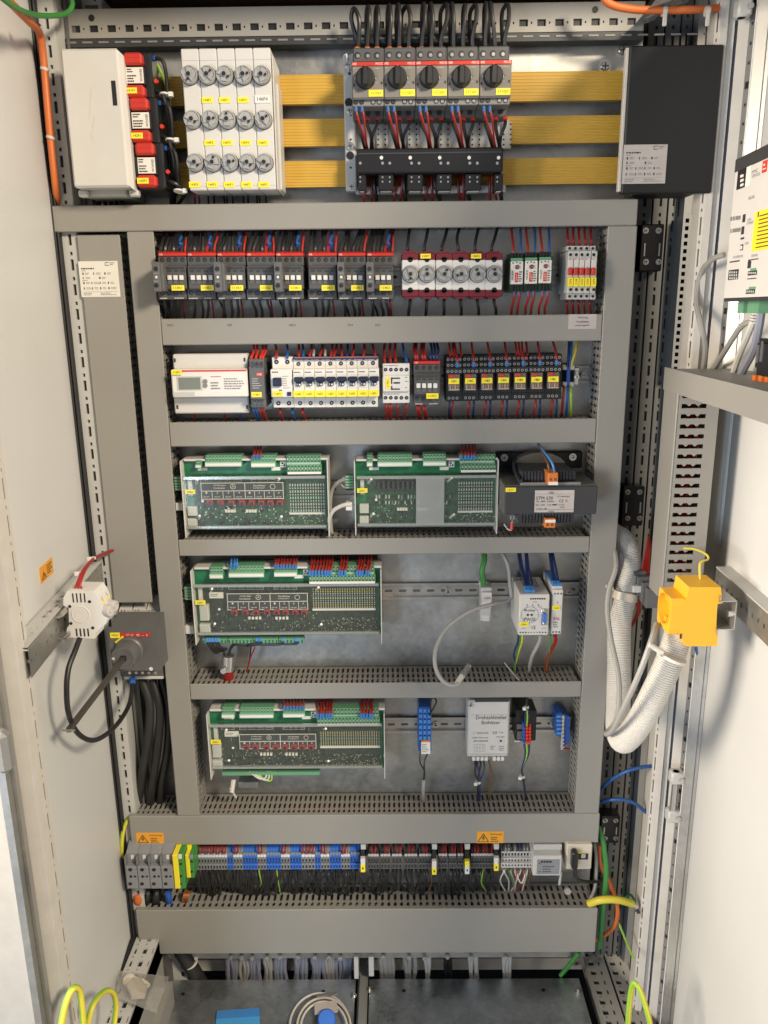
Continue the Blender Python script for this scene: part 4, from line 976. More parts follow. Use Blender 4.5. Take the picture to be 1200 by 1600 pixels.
# three red fuse bases
Yf = -.035
for k in range(3):
    dx, dy = k*9.2, k*70.5
    t = T('fuse_block', f'black fuse block with red end caps and a white data label, {("uppermost", "middle", "lowest")[k]} of three', 'fuse block', group='red capped fuse blocks')
    def q(a, c, d, e): return (a+dx, c+dy, d+dx, e+dy)
    b = MB('blackgloss'); b.pb(*q(189, 80, 238, 155), Yf+.012, YP-.01, .003); b.pb(*q(193, 103, 226, 133), Yf+.004, Yf+.02, .002); t.part('body', b)
    b = MB('blackgloss'); b.pb(*q(226, 86, 240, 150), Yf+.022, YP-.01, .003); t.part('terminal_shroud', b)
    for a, c, d, e in ((192, 81, 221, 101), (195, 132, 225, 151)):
        b = MB('red'); b.pb(*q(a, c, d, e), Yf, Yf+.02, .003); b.pb(*q(a+2, c+8, d-2, c+9), Yf-.0004, Yf, .0001); cap = t.part('red_cap', b)
        if c == 132: tag_label(t, *q(196, 137, 214, 146), Yf-.0002, ('141F1', '142F1', '143F1')[k], cap)
    b = MB('paper'); b.pb(*q(197, 105, 224, 130), Yf+.0032, Yf+.004); lb = t.part('data_label', b)
    x0, x1, z0, z1 = RC(*q(197, 105, 224, 130), Yf+.003); b = MB('ink'); w_ = x1-x0; h = z1-z0; yy = Yf+.0029
    b.print_lines(x0+.06*w_, x0+.5*w_, z0+.65*h, z0+.95*h, yy, 2, .5, k+1); b.print_lines(x0+.06*w_, x0+.7*w_, z0+.05*h, z0+.55*h, yy, 3, .5, k+5)
    b.text('WOHNER', (x0+.86*w_, yy, z0+h*.5), (0, 0, 1), (-1, 0, 0), width=h*.8, height=w_*.14); t.part('print', b, lb)
    b = MB('steel'); o = W(*q(236, 121, 0, 0)[:2], Yf+.02); b.cyl(o, (0, -1, 0), .003, .004, 10); t.part('screw', b)
    b = MB('redbright'); o = W(*q(245, 128, 0, 0)[:2], Yf+.018); b.cyl(o, (0, -1, 0), .003, .005, 10); t.part('indicator', b)
    for j, (cy, hue) in enumerate(((91, 'blue'), (142, 'blue'))):
        sx, sy = q(228, cy, 0, 0)[:2]
        P = [(sx+14, sy, Yf+.025), (sx+28, sy+8+j*2, Yf+.02), (262+dx*.9+j*4, sy+60, Yf+.03), (266+k*2+j*3, 285, Yf+.045), (268+k*3+j*3, 325, .045)]
        if sy > 255: P = [P[0], (sx+28, sy+4, Yf+.02), (sx+42, sy+20, Yf+.04), (270+j*3, 325, .045)]
        wire([W(*p) for p in P], .0028, 'blackcable', f'black cable from the {("upper", "lower")[j]} blue sleeve of the {("uppermost", "middle", "lowest")[k]} red capped fuse block', 'black cables of the fuse blocks', tips=((W(sx, sy, Yf+.025), W(sx+15, sy, Yf+.024), 'blue'),), cat='cable', name='cable', n=8)
pw([(243, 96, .01), (262, 140, .02), (268, 200, .02), (275, 260, .025), (282, 325, .045)], .0024, 'lime', 'green and yellow wire running down beside the fuse bases', None, n=6)
for a, c in ((259, 149), (268, 220), (281, 299)):
    b = MB('tie'); o = W(a, c, -.012); b.rev(o, (.1, .2, 1), [(.009, -.0012), (.0095, 0), (.009, .0012)], 14); b.box(o.x+.006, o.x+.012, o.y-.008, o.y-.002, o.z-.003, o.z+.003); single('cable_tie', b, {149: 'white cable tie round the black cables beside the topmost yellow cover', 220: 'white cable tie round the black cables beside the middle yellow cover', 299: 'white cable tie round the black cables at the lowest yellow cover'}[c], 'cable tie')
# white fuse carriers (five poles wide)
Y = -.028
rows = [(118.6, (297, 325, 352, 381, 409)), (188, (301.5, 329, 356, 384.5, 412)), (255, (306, 333.6, 360, 387.5, 414))]
xa, xb, z0, z1 = RC(289, 75, 427, 297, Y); pw_ = (xb-xa)/5
codes = {(0, 1): '144F1', (0, 2): '145F1', (0, 3): '145F2', (1, 1): '144F2', (1, 2): '145F3', (1, 3): '145F4', (1, 4): '146F3', (2, 0): '143F3', (2, 1): '144F3', (2, 2): '146F1', (2, 3): '146F2', (2, 4): '146F5'}
import itertools
def ang(k, r): return ((200, 250), (-45, 45), (-50, -45), (0, 90), (0, 20))[0]
caprot = [[-100, 35, -35, 5, -10], [-40, 5, 88, -35, 30], [-42, 70, 10, -38, -42]]
def fuse_cap(b_, o, r, rot, dark='black'):
    """screw-in fuse carrier: rim, three scalloped flats, centre hole and a small side hole"""
    b_.m('black'); b_.rev(o, (0, -1, 0), [(r*1.06, 0), (r*1.06, .0008)], 26)
    b_.m('capgrey'); b_.rev(o, (0, -1, 0), [(r, 0), (r, .007), (r*.93, .009), (r*.86, .009), (r*.82, .0078)], 28, cap=False)
    b_.rev(o, (0, -1, 0), [(r*.83, .0078), (r*.2, .0085)], 28)
    a = math.radians(rot)
    for k in range(3):                         # raised three-armed grip
        t_ = a+math.pi+k*2*math.pi/3
        P = [(r*.22*math.cos(t_+1.3), r*.22*math.sin(t_+1.3)), (r*.84*math.cos(t_+.50), r*.84*math.sin(t_+.50)), (r*.84*math.cos(t_-.50), r*.84*math.sin(t_-.50)), (r*.22*math.cos(t_-1.3), r*.22*math.sin(t_-1.3))]
        b_.ext([(o.x+u, o.y-.0078, o.z+v) for u, v in P], (0, -.0025, 0))
    b_.rev(o+Vector((0, -.008, 0)), (0, -1, 0), [(r*.30, 0), (r*.30, .0042)], 16)
    b_.m(dark); b_.rev(o+Vector((0, -.0123, 0)), (0, -1, 0), [(r*.25, 0), (r*.25, .0002)], 14)
    b_.rev(o+Vector((r*.56*math.cos(a), -.0119, r*.56*math.sin(a))), (0, -1, 0), [(r*.16, 0), (r*.16, .0004)], 10)
for k in range(5):
    t = T('fuse_carrier', f'narrow white fuse carrier with round grey caps, {("leftmost", "second from left", "middle", "fourth from left", "rightmost, with the white 146F4 label")[k]} of five', 'fuse carrier', group='white three pole fuse carriers')
    b = MB('whitegrey'); x = xa+k*pw_; b.box(x+.0003, x+pw_-.0003, Y, .03, z0, z1, .0012)
    b.box(x+.0003, x+pw_-.0003, .03, .042, z0+.004, z1-.003)
    for zz in (z1-(z1-z0)*.083, z0+(z1-z0)*.030): b.m('inkgrey'); b.box(x+.0008, x+pw_-.0008, Y-.00015, Y, zz, zz+.0003)
    t.part('housing', b)
    for r_, (cy, cxs) in enumerate(rows):
        o = W(cxs[k], cy, Y); b = MB('capgrey'); fuse_cap(b, o, .0122, caprot[r_][k]); t.part('fuse_cap', b)
        if (r_, k) in codes:
            cx = cxs[k]; yl_ = (156.5, 223, 288.5)[r_]; dx = (-1, -1.2, -2)[r_]; tag_label(t, cx+dx-8.5, yl_-4.5, cx+dx+8.5, yl_+4.5, Y-.0002, codes[r_, k])
    if k == 4: tag_label(t, 398, 148.5, 422.5, 161, Y-.0002, '146F4', m='white')
b = MB('lightgrey'); b.box(xb+.0005, xb+.006, -.005, .04, z0+.002, z1-.04, .002); b.box(xb+.0005, xb+.003, -.026, .04, z0, z1-.01, .001); single('end_cover', b, 'light grey end cover on the right side of the white fuse carriers', 'cover')
for i, (px, m_) in enumerate(((304, 'redwire'), (311, 'redwire'), (325, 'blackcable'), (334, 'blackcable'), (350, 'blackcable'), (354, 'blackcable'), (363, 'blackcable'), (380, 'blackcable'), (387, 'blackcable'), (401, 'blackcable'), (405, 'blackcable'), (415, 'blackcable'))):
    pw([(px-4, 290, .035), (px, 306, .03), (px+1, 325, .05)], .0016, m_, ('red' if m_ == 'redwire' else 'black')+' wire leaving the underside of the white fuse carriers', ('red' if m_ == 'redwire' else 'black')+' wires under the white fuse carriers')
# motor starter mounting plate
Y = .02
t = T('adapter_plate', 'beige metal adapter plate behind the five motor breakers', 'plate')
b = MB('lightgrey'); b.pb(538, 84, 556, 299, Y, Y+.02, .002); 
b.pb(551, 188, 795, 232, .035, .045, .001); b.pb(556, 290, 790, 302, .025, .04, .001)
for i in range(5): b.pb(588+i*49, 190, 606+i*48.2, 232, .030, .036, .0008)
t.part('plate', b)
b = MB('black')
for px, py, r in ((545, 160, .006), (547, 243, .0058), (546, 115, .002), (548, 180, .0015), (548, 218, .0015), (548, 262, .0016)): b.rev(W(px, py, Y-.0003), (0, -1, 0), [(r, 0), (r, .0003)], 16)
for i in range(5):
    for j in range(5):
        for s in (0, 1): b.rev(W(591+i*49+s*11, 194+j*8, .0297), (0, -1, 0), [(.0014, 0), (.0014, .0003)], 8)
t.part('hole', b, kind='stuff')
for px, py in ((543, 102), (546, 173), (547, 229), (549, 292)): t.part('screw', bolt(px, py, Y, .0042))
b = MB('tie'); b.tube([W(541, 84, Y-.003), W(545, 112, Y-.004)], .0012, 6); t.part('tag', b)
# motor breaker: one built, four copied
Yk = -.04
t = T('motor_breaker', 'motor circuit breaker with black rotary knob, leftmost of the five', 'circuit breaker', group='motor circuit breakers')
b = MB('charcoal'); b.pb(551, 74, 600, 98, -.01, .03, .002); b.pb(550, 98, 600, 166, Yk+.012, .03, .002)
x0, x1, z0, z1 = RC(550.5, 103, 599.5, 155, Yk); b.m('taupe'); b.box(x0, x1, Yk, Yk+.014, z0, z1, .001)
b.m('charcoal'); b.pb(551, 166, 600, 186, -.005, .03, .002); b.m('midgrey'); b.pb(551, 155, 599.5, 166, Yk+.006, .0, .001); body = t.part('housing', b)
b = MB('redbright'); b.m('red'); b.pb(549.5, 96.5, 599.5, 103, Yk-.0005, Yk+.012, .0005); rb = t.part('red_band', b)
b = MB('white'); b.ptext('ABB', 550.5, 98, 557, 101.6, Yk-.0008); b.ptext('MS132', 587, 97.5, 598, 101.4, Yk-.0008); t.part('lettering', b, rb)
b = MB('black'); o = W(571, 123, Yk); b.rev(o, (0, -1, 0), [(.0142, 0), (.0138, .004), (.0130, .010), (.0115, .011)], 30); b.box(o.x-.0042, o.x+.0042, o.y-.0155, o.y-.010, o.z-.0115, o.z+.0125, .0015); kn = t.part('knob', b)
b = MB('white'); b.pb(570.6, 101.5, 571.6, 105.5, Yk-.0004, Yk); b.ptext('0', 553.5, 120, 556, 124, Yk-.0004); b.ptext('I', 587, 120, 588, 124, Yk-.0004)
x0, x1, z0, z1 = RC(552, 106, 558, 108, Yk); b.m('lightgrey'); b.print_lines(x0, x1, z0, z1, Yk-.0004, 1, .4); x0, x1, z0, z1 = RC(583, 106, 593, 108, Yk); b.print_lines(x0, x1, z0, z1, Yk-.0004, 1, .4, 2); x0, x1, z0, z1 = RC(584, 128.5, 593, 130, Yk); b.print_lines(x0, x1, z0, z1, Yk-.0004, 1, .5, 4); t.part('print', b)
b = MB('black'); 
for px, py in ((553, 133), (596, 129.5), (588, 121)): b.pb(px-1.2, py-2, px+1.2, py+2, Yk-.0003, Yk+.001)
b.m('midgrey'); b.cyl(W(559.5, 142, Yk), (0, -1, 0), .0026, .0006, 10); b.m('black'); b.pb(558.8, 140.4, 560.2, 143.4, Yk-.0009, Yk); b.pb(551, 152.5, 599, 153.3, Yk-.0003, Yk+.0005); t.part('test_button', b)
tag_label(t, 576, 140.5, 598.5, 151, Yk-.0003, '111Q1')
for px in (558.5, 574, 589): b = MB('black'); o = W(px, 86.5, -.01); b.rev(o, (0, -1, 0), [(.0045, 0), (.0045, .0004)], 14); b.m('steel'); b.rev(o+Vector((0.0008, 0, -.0008)), (0, -1, 0), [(.0028, 0), (.0026, .0008)], 10); t.part('terminal_screw', b)
for px, c in ((556, 'screwdark'), (565, 'screwdark'), (583, 'steel'), (592.5, 'steel')): b = MB('black'); o = W(px, 159.5, Yk+.006); b.rev(o, (0, -1, 0), [(.0036, 0), (.0036, .0004)], 12); b.m(c); b.rev(o, (0, -1, 0), [(.0024, 0), (.0024, .001)], 10); t.part('terminal_screw', b)
for px in (575, 590): b = MB('black'); o = W(px, 177, -.005); b.rev(o, (0, -1, 0), [(.004, 0), (.004, .0004)], 12); t.part('terminal_screw', b)
step = (W(770.5, 123, Yk)-W(571, 123, Yk))/4; step.y = 0; step.z = 0
step.z = (W(773, 119, Yk).z-W(571, 123, Yk).z)/4*0
MBK = [t.o]+[dup(t, step*k, f'motor circuit breaker with black rotary knob, {("second from the left", "middle one", "fourth from the left", "rightmost")[k-1]} of the five') for k in range(1, 5)]
# black loops above the breakers
rg = random.Random(21)
loops = [(562, 549, 12), (576, 575, 8), (590, 589, 9), (610, 608, 6), (624, 622, 5), (637, 635, 8), (662, 662, 4), (676, 673, 4), (690, 696, 5), (708, 706, 4), (722, 726, 6), (735, 742, 6), (757, 759, 3), (770, 766, 3), (787, 792, 5)]
for i, (px, pt, py) in enumerate(loops):
    bx = xk = 558.5+50*(i//3)+15.3*(i % 3)
    sgn = (-1, .2, .6)[i % 3]
    wdt = 9 if i in (0, 5, 8, 11, 14) else 3
    P = [(bx, 80, .005), (bx+(px-bx)*.3, 60, .0), ((pt+px)/2+wdt*.6, 30, -.006), (pt+wdt*.2, py+2, .0), (pt-wdt*.75, py+12, .01), (pt-wdt*.9, 40, .02), (pt-wdt*.7, 66, .035)]
    if i == 0: P = [(bx, 80, .005), (bx+2, 60, 0), (561, 30, -.005), (553, 13, 0), (549, 30, .005), (557, 60, .01), (561, 78, .02)]
    wire([W(*p) for p in P], .0031, 'blackcable', f'black cable looping up from the {("left", "middle", "right")[i % 3]} pole of the {ORD[i//3]} motor breaker', 'black cables looping over the motor breakers', cat='cable', name='cable', n=8, tips=((W(bx, 82, .004), W(bx, 74, .004), 'orange'),))
# below: paired red wires and black wires, then the lower black support
for k in range(5):
    bx = 550+50*k
    sh = (0, 0, 0, 0, 0)[k]
    for j in range(2):
        a = bx+6+j*9.5
        wire([W(*p) for p in ((a, 168, Yk+.01), (a+1+j, 176, Yk), (a+8-j*3, 200, -.03), (a+16-j*9, 222, -.01), (a+20-j*9, 240, .03))], .0016, 'redwire', f'{("left", "right")[j]} red wire with blue sleeve under the {ORD[k]} motor breaker', 'red control wires below the motor breakers', tips=((W(a, 167, Yk+.009), W(a+.6, 174, Yk), 'ferrule'),))
    for j in range(3):
        a = bx+9+j*15
        wire([W(*p) for p in ((a, 184, .0), (a, 195, -.005), (a+(7, 5, -8)[j]+rg.uniform(-2, 2), 213, -.003), (a+(12, 8, -9)[j], 235, .02), (a+(14, 8, -8)[j], 250, .04))], .0026, 'blackcable', f'black cable hanging from the {("left", "middle", "right")[j]} pole of the {ORD[k]} motor breaker', 'black cables below the motor breakers', tips=((W(a, 182, .0), W(a, 188, -.004), 'redbright'),), cat='cable', name='cable')
    for j in range(3):
        a = bx+24+j*6-k*1.5
        pw([(a, 262, .03), (a-2+rg.uniform(-3, 3), 285, .02), (a-4+j*3+rg.uniform(-3, 3), 312, .03), (a-5+j*3, 325, .05)], .0019 if j < 2 else .003, 'redwire' if j < 2 else 'blackcable', ('red' if j < 2 else 'black')+' wire coming out below the black busbar support', ('red' if j < 2 else 'black')+' wires below the black support')
t = T('busbar_support', 'long black busbar support with white screws below the motor breakers', 'support')
Y = -.012
b = MB('blackgloss'); x0, x1, z0, z1 = RC(558, 231, 786, 270, Y); b.box(x0, x1, Y, .03, z0, z1, .002); b.m('charcoal2'); b.box(x0+.002, x1-.002, Y-.001, Y, z1-.008, z1-.006); t.part('bar', b)
for i, (a, c) in enumerate(((559, 572), (591, 615), (636, 661), (682, 706), (727, 752), (773, 786))):
    b = MB('blackgloss'); b.pb(a, 271, c, 298, Y+.006, .03, .0015); ft = t.part('foot', b)
    b = MB('steel'); 
    for q_ in ((.3,) if c-a < 15 else (.28, .75)):
        px = a+(c-a)*q_
        for py in (277, 284): b.rev(W(px, py, Y+.0055), (0, -1, 0), [(.0014, 0), (.0014, .0006)], 8)
        for py in (246, 255): b.rev(W(px, py, Y-.0005), (0, -1, 0), [(.0022, 0), (.0022, .0006)], 8) if py == 255 else None
    t.part('contact', b, ft)
    b = MB('lightgrey'); b.pb(a+3, 296, c-3, 300, Y+.01, .02, .0005); t.part('clip', b, ft)
b = MB('white')
for px in (596, 641, 687, 733, 779): b.rev(W(px, 246.5, Y-.0003), (0, -1, 0), [(.0026, 0), (.0026, .0007)], 12)
t.part('white_screw', b)
# big black box with the sticker
Y = -.015
t = T('black_box', 'large plain black cover box at the top right with an instruction sticker', 'cover box')
x0, x1, z0, z1 = RC(978, 70, 1122, 302, Y); b = MB('blackgloss'); b.m('boxblack'); b.box(x0, x1, Y, Y+.012, z0, z1, .002); b.m('black'); b.box(x0+.03, x1-.01, Y+.012, YP, z0+.004, z1-.004); t.part('cover', b)
b = MB('cream'); b.box(x0-.0045, x0-.0002, Y+.003, Y+.013, z0+.004, z1-.002, .0006); t.part('pale_edge', b)
info_sticker('silver instruction sticker on the big black box', (973, 226, 1041, 287), Y, 'silverpaper')

# ================================================================== row 1
def drail(label, py0, py1, px0, px1):
    t = T('din_rail', label, 'rail', group='rails behind the device rows'); Y = YP-.008; x0, x1, z0, z1 = RC(px0, py0, px1, py1, Y); h = z1-z0
    b = MB('galvrail'); b.box(x0, x1, Y, Y+.0012, z1-h*.16, z1); b.box(x0, x1, Y, Y+.0012, z0, z0+h*.16); b.box(x0, x1, Y, YP-.001, z1-h*.17, z1-h*.15); b.box(x0, x1, Y, YP-.001, z0+h*.15, z0+h*.17)
    b.box(x0, x1, YP-.003, YP-.0015, z0+h*.17, z1-h*.17); t.part('hat_profile', b)
    n = int((x1-x0)/.0245); b = MB('black'); b.m('shaded_grey')
    for i in range(n):
        xc = x0+(i+.5)*(x1-x0)/n; p = []
        for q in range(12):
            a = 2*math.pi*q/12; p.append((xc+(.0045 if math.cos(a) > 0 else -.0045)+.0026*math.cos(a), YP-.0032, (z0+z1)/2+.0026*math.sin(a)))
        b.add(p[::-1], [list(range(12))])
    t.part('slot', b, kind='stuff'); return t
drail('rail behind the contactor row, visible between devices', 419, 447, 246, 935)
drail('rail behind the energy meter row, visible between devices', 575, 602, 262, 920)
# contactors
Yc = -.028
cont = [(247, 292, 0), (292.5, 338, 0), (339, 384, 0), (385, 430, 0), (431, 475, 0), (481, 527, 0), (528, 572, 0), (573, 616, 0)]
def contactor(label, x_px, w_px, Y, code, white=(0, 1, 2, 3), top=393, bot=468, red=True):
    t = T('contactor', label, 'contactor', group='dark contactors of the upper row')
    a, d = x_px, x_px+w_px
    def P(u, y): return a+w_px*u, y
    b = MB('charcoal'); b.pb(a, top+7, d, top+23, Y+.012, .055, .0012); b.pb(a, bot-17, d, bot, Y+.012, .055, .0012); b.pb(a+1, top+22, d-.6, bot-16, Y, .055, .0015)
    b.m('charcoal2'); b.pb(a+3, top+24, d-3, top+28, Y-.0003, Y+.002); hs = t.part('housing', b)
    b = MB('charcoal2')
    for i in range(4): b.pb(a+w_px*(.09+.235*i), top+29, a+w_px*(.25+.235*i), top+32, Y-.0003, Y+.002)
    t.part('vent', b, hs)
    b = MB('redbright'); b.m('red'); b.pb(a, top+2.2, d-.3, top+7.2, Y+.010, .05, .0006); rb = t.part('red_band', b)
    b = MB('white'); b.ptext('ABB', a+1.5, top+3.2, a+7, top+6, Y+.0096); t.part('lettering', b, rb)
    for i in range(4):
        for py in (top+12.5, bot-10.5):
            b = MB('black'); o = W(a+w_px*(.14+.24*i), py, Y+.012); b.rev(o, (0, -1, 0), [(.0034, 0), (.0034, .0004)], 12); b.m('screwdark'); b.rev(o+Vector((.0006, 0, -.0005)), (0, -1, 0), [(.002, 0), (.002, .0007)], 8); t.part('terminal_screw', b)
    for i in white:
        cx = a+w_px*(.185+.21*i); b = MB('white'); b.pb(cx-3.2, top+37, cx+3.2, top+44.5, Y-.0035, Y+.004, .0006); t.part('white_slider', b)
        b = MB('slate'); b.pb(cx-3, top+45, cx+3, top+51, Y-.001, Y+.004, .0005); t.part('dark_slider', b)
    b = MB('lightgrey'); x0, x1, z0, z1 = RC(a+3, bot-3, d-3, bot-1, Y+.0118); b.print_lines(x0, x0+(x1-x0)*.4, z0, z1, Y+.0117, 1, .8, int(a)); b.print_lines(x0+(x1-x0)*.6, x1, z0, z1, Y+.0117, 1, .8, int(a)+1); t.part('print', b)
    tag_label(t, a+w_px*.48, top+52.5, a+w_px*.93, top+61, Y-.0003, code); return t
pos8 = ('leftmost of the eight', 'second from left of the eight', 'third from left of the eight', 'fourth from left of the eight', 'fifth from left, just before the gap', 'sixth from left, just after the gap', 'seventh from left of the eight', 'rightmost of the eight')
for k, (a, d, _) in enumerate(cont):
    wl = (1, 2, 3) if k in (0, 2, 4) else (0, 1, 2, 3)
    contactor(f'dark grey contactor with a red top strip, {pos8[k]}', a, d-a-.8, Yc, ('110K1', '110K2', '111K1', '111K2', '112K1', '112K3', '113K1', '113K2')[k], wl)
for k, (a, d) in enumerate(((238, 255), (334, 351), (428, 440.5), (527, 538), (572, 584))):
    t = T('auxiliary_block', f'slim grey auxiliary block with two round holes on the contactor side, {("leftmost", "second", "third", "fourth", "rightmost")[k]} of five', 'auxiliary block', group='slim auxiliary blocks of the contactors')
    Y = Yc-.022; b = MB('slate'); b.pb(a, 409, d-(5 if k < 2 else 0), 456, Y, .03, .001)
    if k < 2: b.pb(d-5.5, 411, d, 455, Y+.004, .03, .0008)
    t.part('housing', b); m = a+6.2
    for py in (420, 446): b = MB('black'); o = W(m-(1 if py < 430 else 0), py, Y-.0002); b.rev(o, (0, -1, 0), [(.0033, 0), (.0033, .0003)], 14); t.part('terminal_screw', b)
    b = MB('white'); b.pb(m-1.8, 431, m+1.6, 435, Y-.0008, Y, .0003); t.part('white_mark', b)
    b = MB('midgrey'); b.pb(a+2, 426, a+10, 428, Y-.0003, Y); b.pb(a+2, 438.5, a+10, 440.5, Y-.0003, Y); t.part('rib', b)
    pw([(a+7, 455, .0), (a+9, 470, .0), (a+16, 484, .02), (a+20, 500, .04)], .0017, 'blackcable', f'black wire hanging from the {ORD[k]} slim auxiliary block', 'black wires of the auxiliary blocks')
rg = random.Random(5)
for k, (a, d, _) in enumerate(cont):
    wd = d-a
    for j in range(6 if k != 5 else 5):      # wires coming down onto each contactor
        x = a+4+j*(wd-12)/5; x2 = x+rg.uniform(-5, 9); mt = 'redwire' if j == 4 and k % 2 else ('blackrubber' if rg.random() < .4 else 'blackcable')
        if j in (1, 3): swire('contactors', ((x, 398, .0), (x+.5, 388, -.002), ((x+x2)/2+2, 374, .012), (x2+3, 358, .04), (x2+4, 350, .05)), .0027, mt, 'dense dark wires behind the front ones above the contactors', tips=((W(x, 399, .0), W(x, 393, -.003), 'red'),))
        else: wire([W(*p) for p in ((x, 398, .0), (x+.5, 388, -.002), ((x+x2)/2+2, 374, .012), (x2+3, 358, .04), (x2+4, 350, .05))], .0027, mt, f'dark wire dropping onto the {ORD[k]} contactor of the upper row', 'dark wires above the contactors', tips=((W(x, 399, .0), W(x, 393, -.003), 'red'),))
    wire([W(*p) for p in ((a+wd*.93, 398, -.002), (a+wd*.95, 384, -.004), (a+wd+rg.uniform(-4, 2), 368, .02), (a+wd-3, 350, .05))], .0014, 'red', f'red wire above the right side of the {ORD[k]} upper contactor', 'bright red wires above the contactors')
    if k != 6: wire([W(*p) for p in ((a+wd*.76, 392, .008), (a+wd*.76, 378, .006), (a+wd*.82, 366, .02), (a+wd*.84, 350, .05))], .0022, 'bluewire', f'blue wire above the {ORD[k]} contactor of the upper row', 'blue wires above the contactors', tips=((W(a+wd*.76, 391, .005), W(a+wd*.79, 380, -.004), 'blue'),))
    for j in range(3):
        x = a+wd*(.22+.24*j)+rg.uniform(-1, 1); c = rg.uniform(-4, 7)
        pw([(x, 464, .0), (x+1, 474, .0), (x+c*.6+2, 486, .012), (x+c, 502, .045)], .0024, 'blackcable', f'black cable hanging below the {ORD[k]} contactor of the upper row', 'black cables below the contactors', cat='cable', name='cable')
    pw([(a+wd*.82, 465, .01), (a+wd*.88, 480, .012), (a+wd*.92, 500, .045)], .0015, 'redwire', f'thin red wire hanging below the {ORD[k]} contactor of the upper row', 'thin red wires below the contactors')
# six screw fuses with bordeaux covers
xs = (641, 667, 694, 720, 746, 772)
for k in range(6):
    t = T('screw_fuse', f'white screw fuse block with dark red ends, {("leftmost", "second from left", "third from left", "fourth from left", "fifth from left", "rightmost")[k]} of the six', 'fuse', group='white screw fuses with dark red ends')
    c = xs[k]; Y = -.018; h = 13.05
    b = MB('beige'); b.m('white'); b.pb(c-h, 406, c+h, 453, Y, .05, .0012); 
    t.part('housing', b)
    for a0, a1 in ((395, 406), (453, 463.5)):
        b = MB('bordeaux'); b.pb(c-h, a0, c+h, a1, Y+.002, .05, .001); cv_ = t.part('end_cover', b)
        b = MB('blackgloss'); cy = a1-.5 if a0 < 400 else a0+.5; o = W(c, cy, Y+.0015); b.rev(o+Vector((0, .0005, 0)), (0, -1, 0), [(.0042, 0), (.0042, .0022)], 14); b.pb(c-3.5, cy-3 if a0 < 400 else cy, c+3.5, cy if a0 < 400 else cy+3, Y-.0002, Y+.003); t.part('screw_hole', b, cv_)
        b = MB('bordeaux'); z_ = W(c, a0 if a0 < 400 else a1, Y).z; s_ = 1 if a0 < 400 else -1; x0 = W(c, a0, Y).x
        b.ext([(x0-.011, Y+.004, z_-s_*.001), (x0-.007, Y+.004, z_+s_*.003), (x0+.007, Y+.004, z_+s_*.003), (x0+.011, Y+.004, z_-s_*.001)], (0, .04, 0)); t.part('cover_crest', b, cv_)
    b = MB('capgrey'); fuse_cap(b, W(c, 428.5, Y), .0122, (-90, 95, 60, 200, 110, 95)[k]); t.part('fuse_cap', b)
    if k in (1, 4): tag_label(t, c-10, 396.5, c+6, 404, Y-.003, '120F1' if k == 1 else '120F2')
    pw([(c-3, 400, .01), (c-4, 388, .0), (c-3+(0, 2, 4, -3, 1, 4)[k], 372, .01), (c+(0, 3, 6, -1, 3, 6)[k], 352, .045)], .0026, 'blackcable', f'black cable running down into the {ORD[k]} screw fuse', 'black cables above the screw fuses', cat='cable', name='cable')
    pw([(c, 460, .01), (c, 472, .0), (c-2+k, 485, .01), (c-3+k, 502, .045)], .0026, 'blackcable', f'black cable hanging below the {ORD[k]} screw fuse', 'black cables below the screw fuses', cat='cable', name='cable')
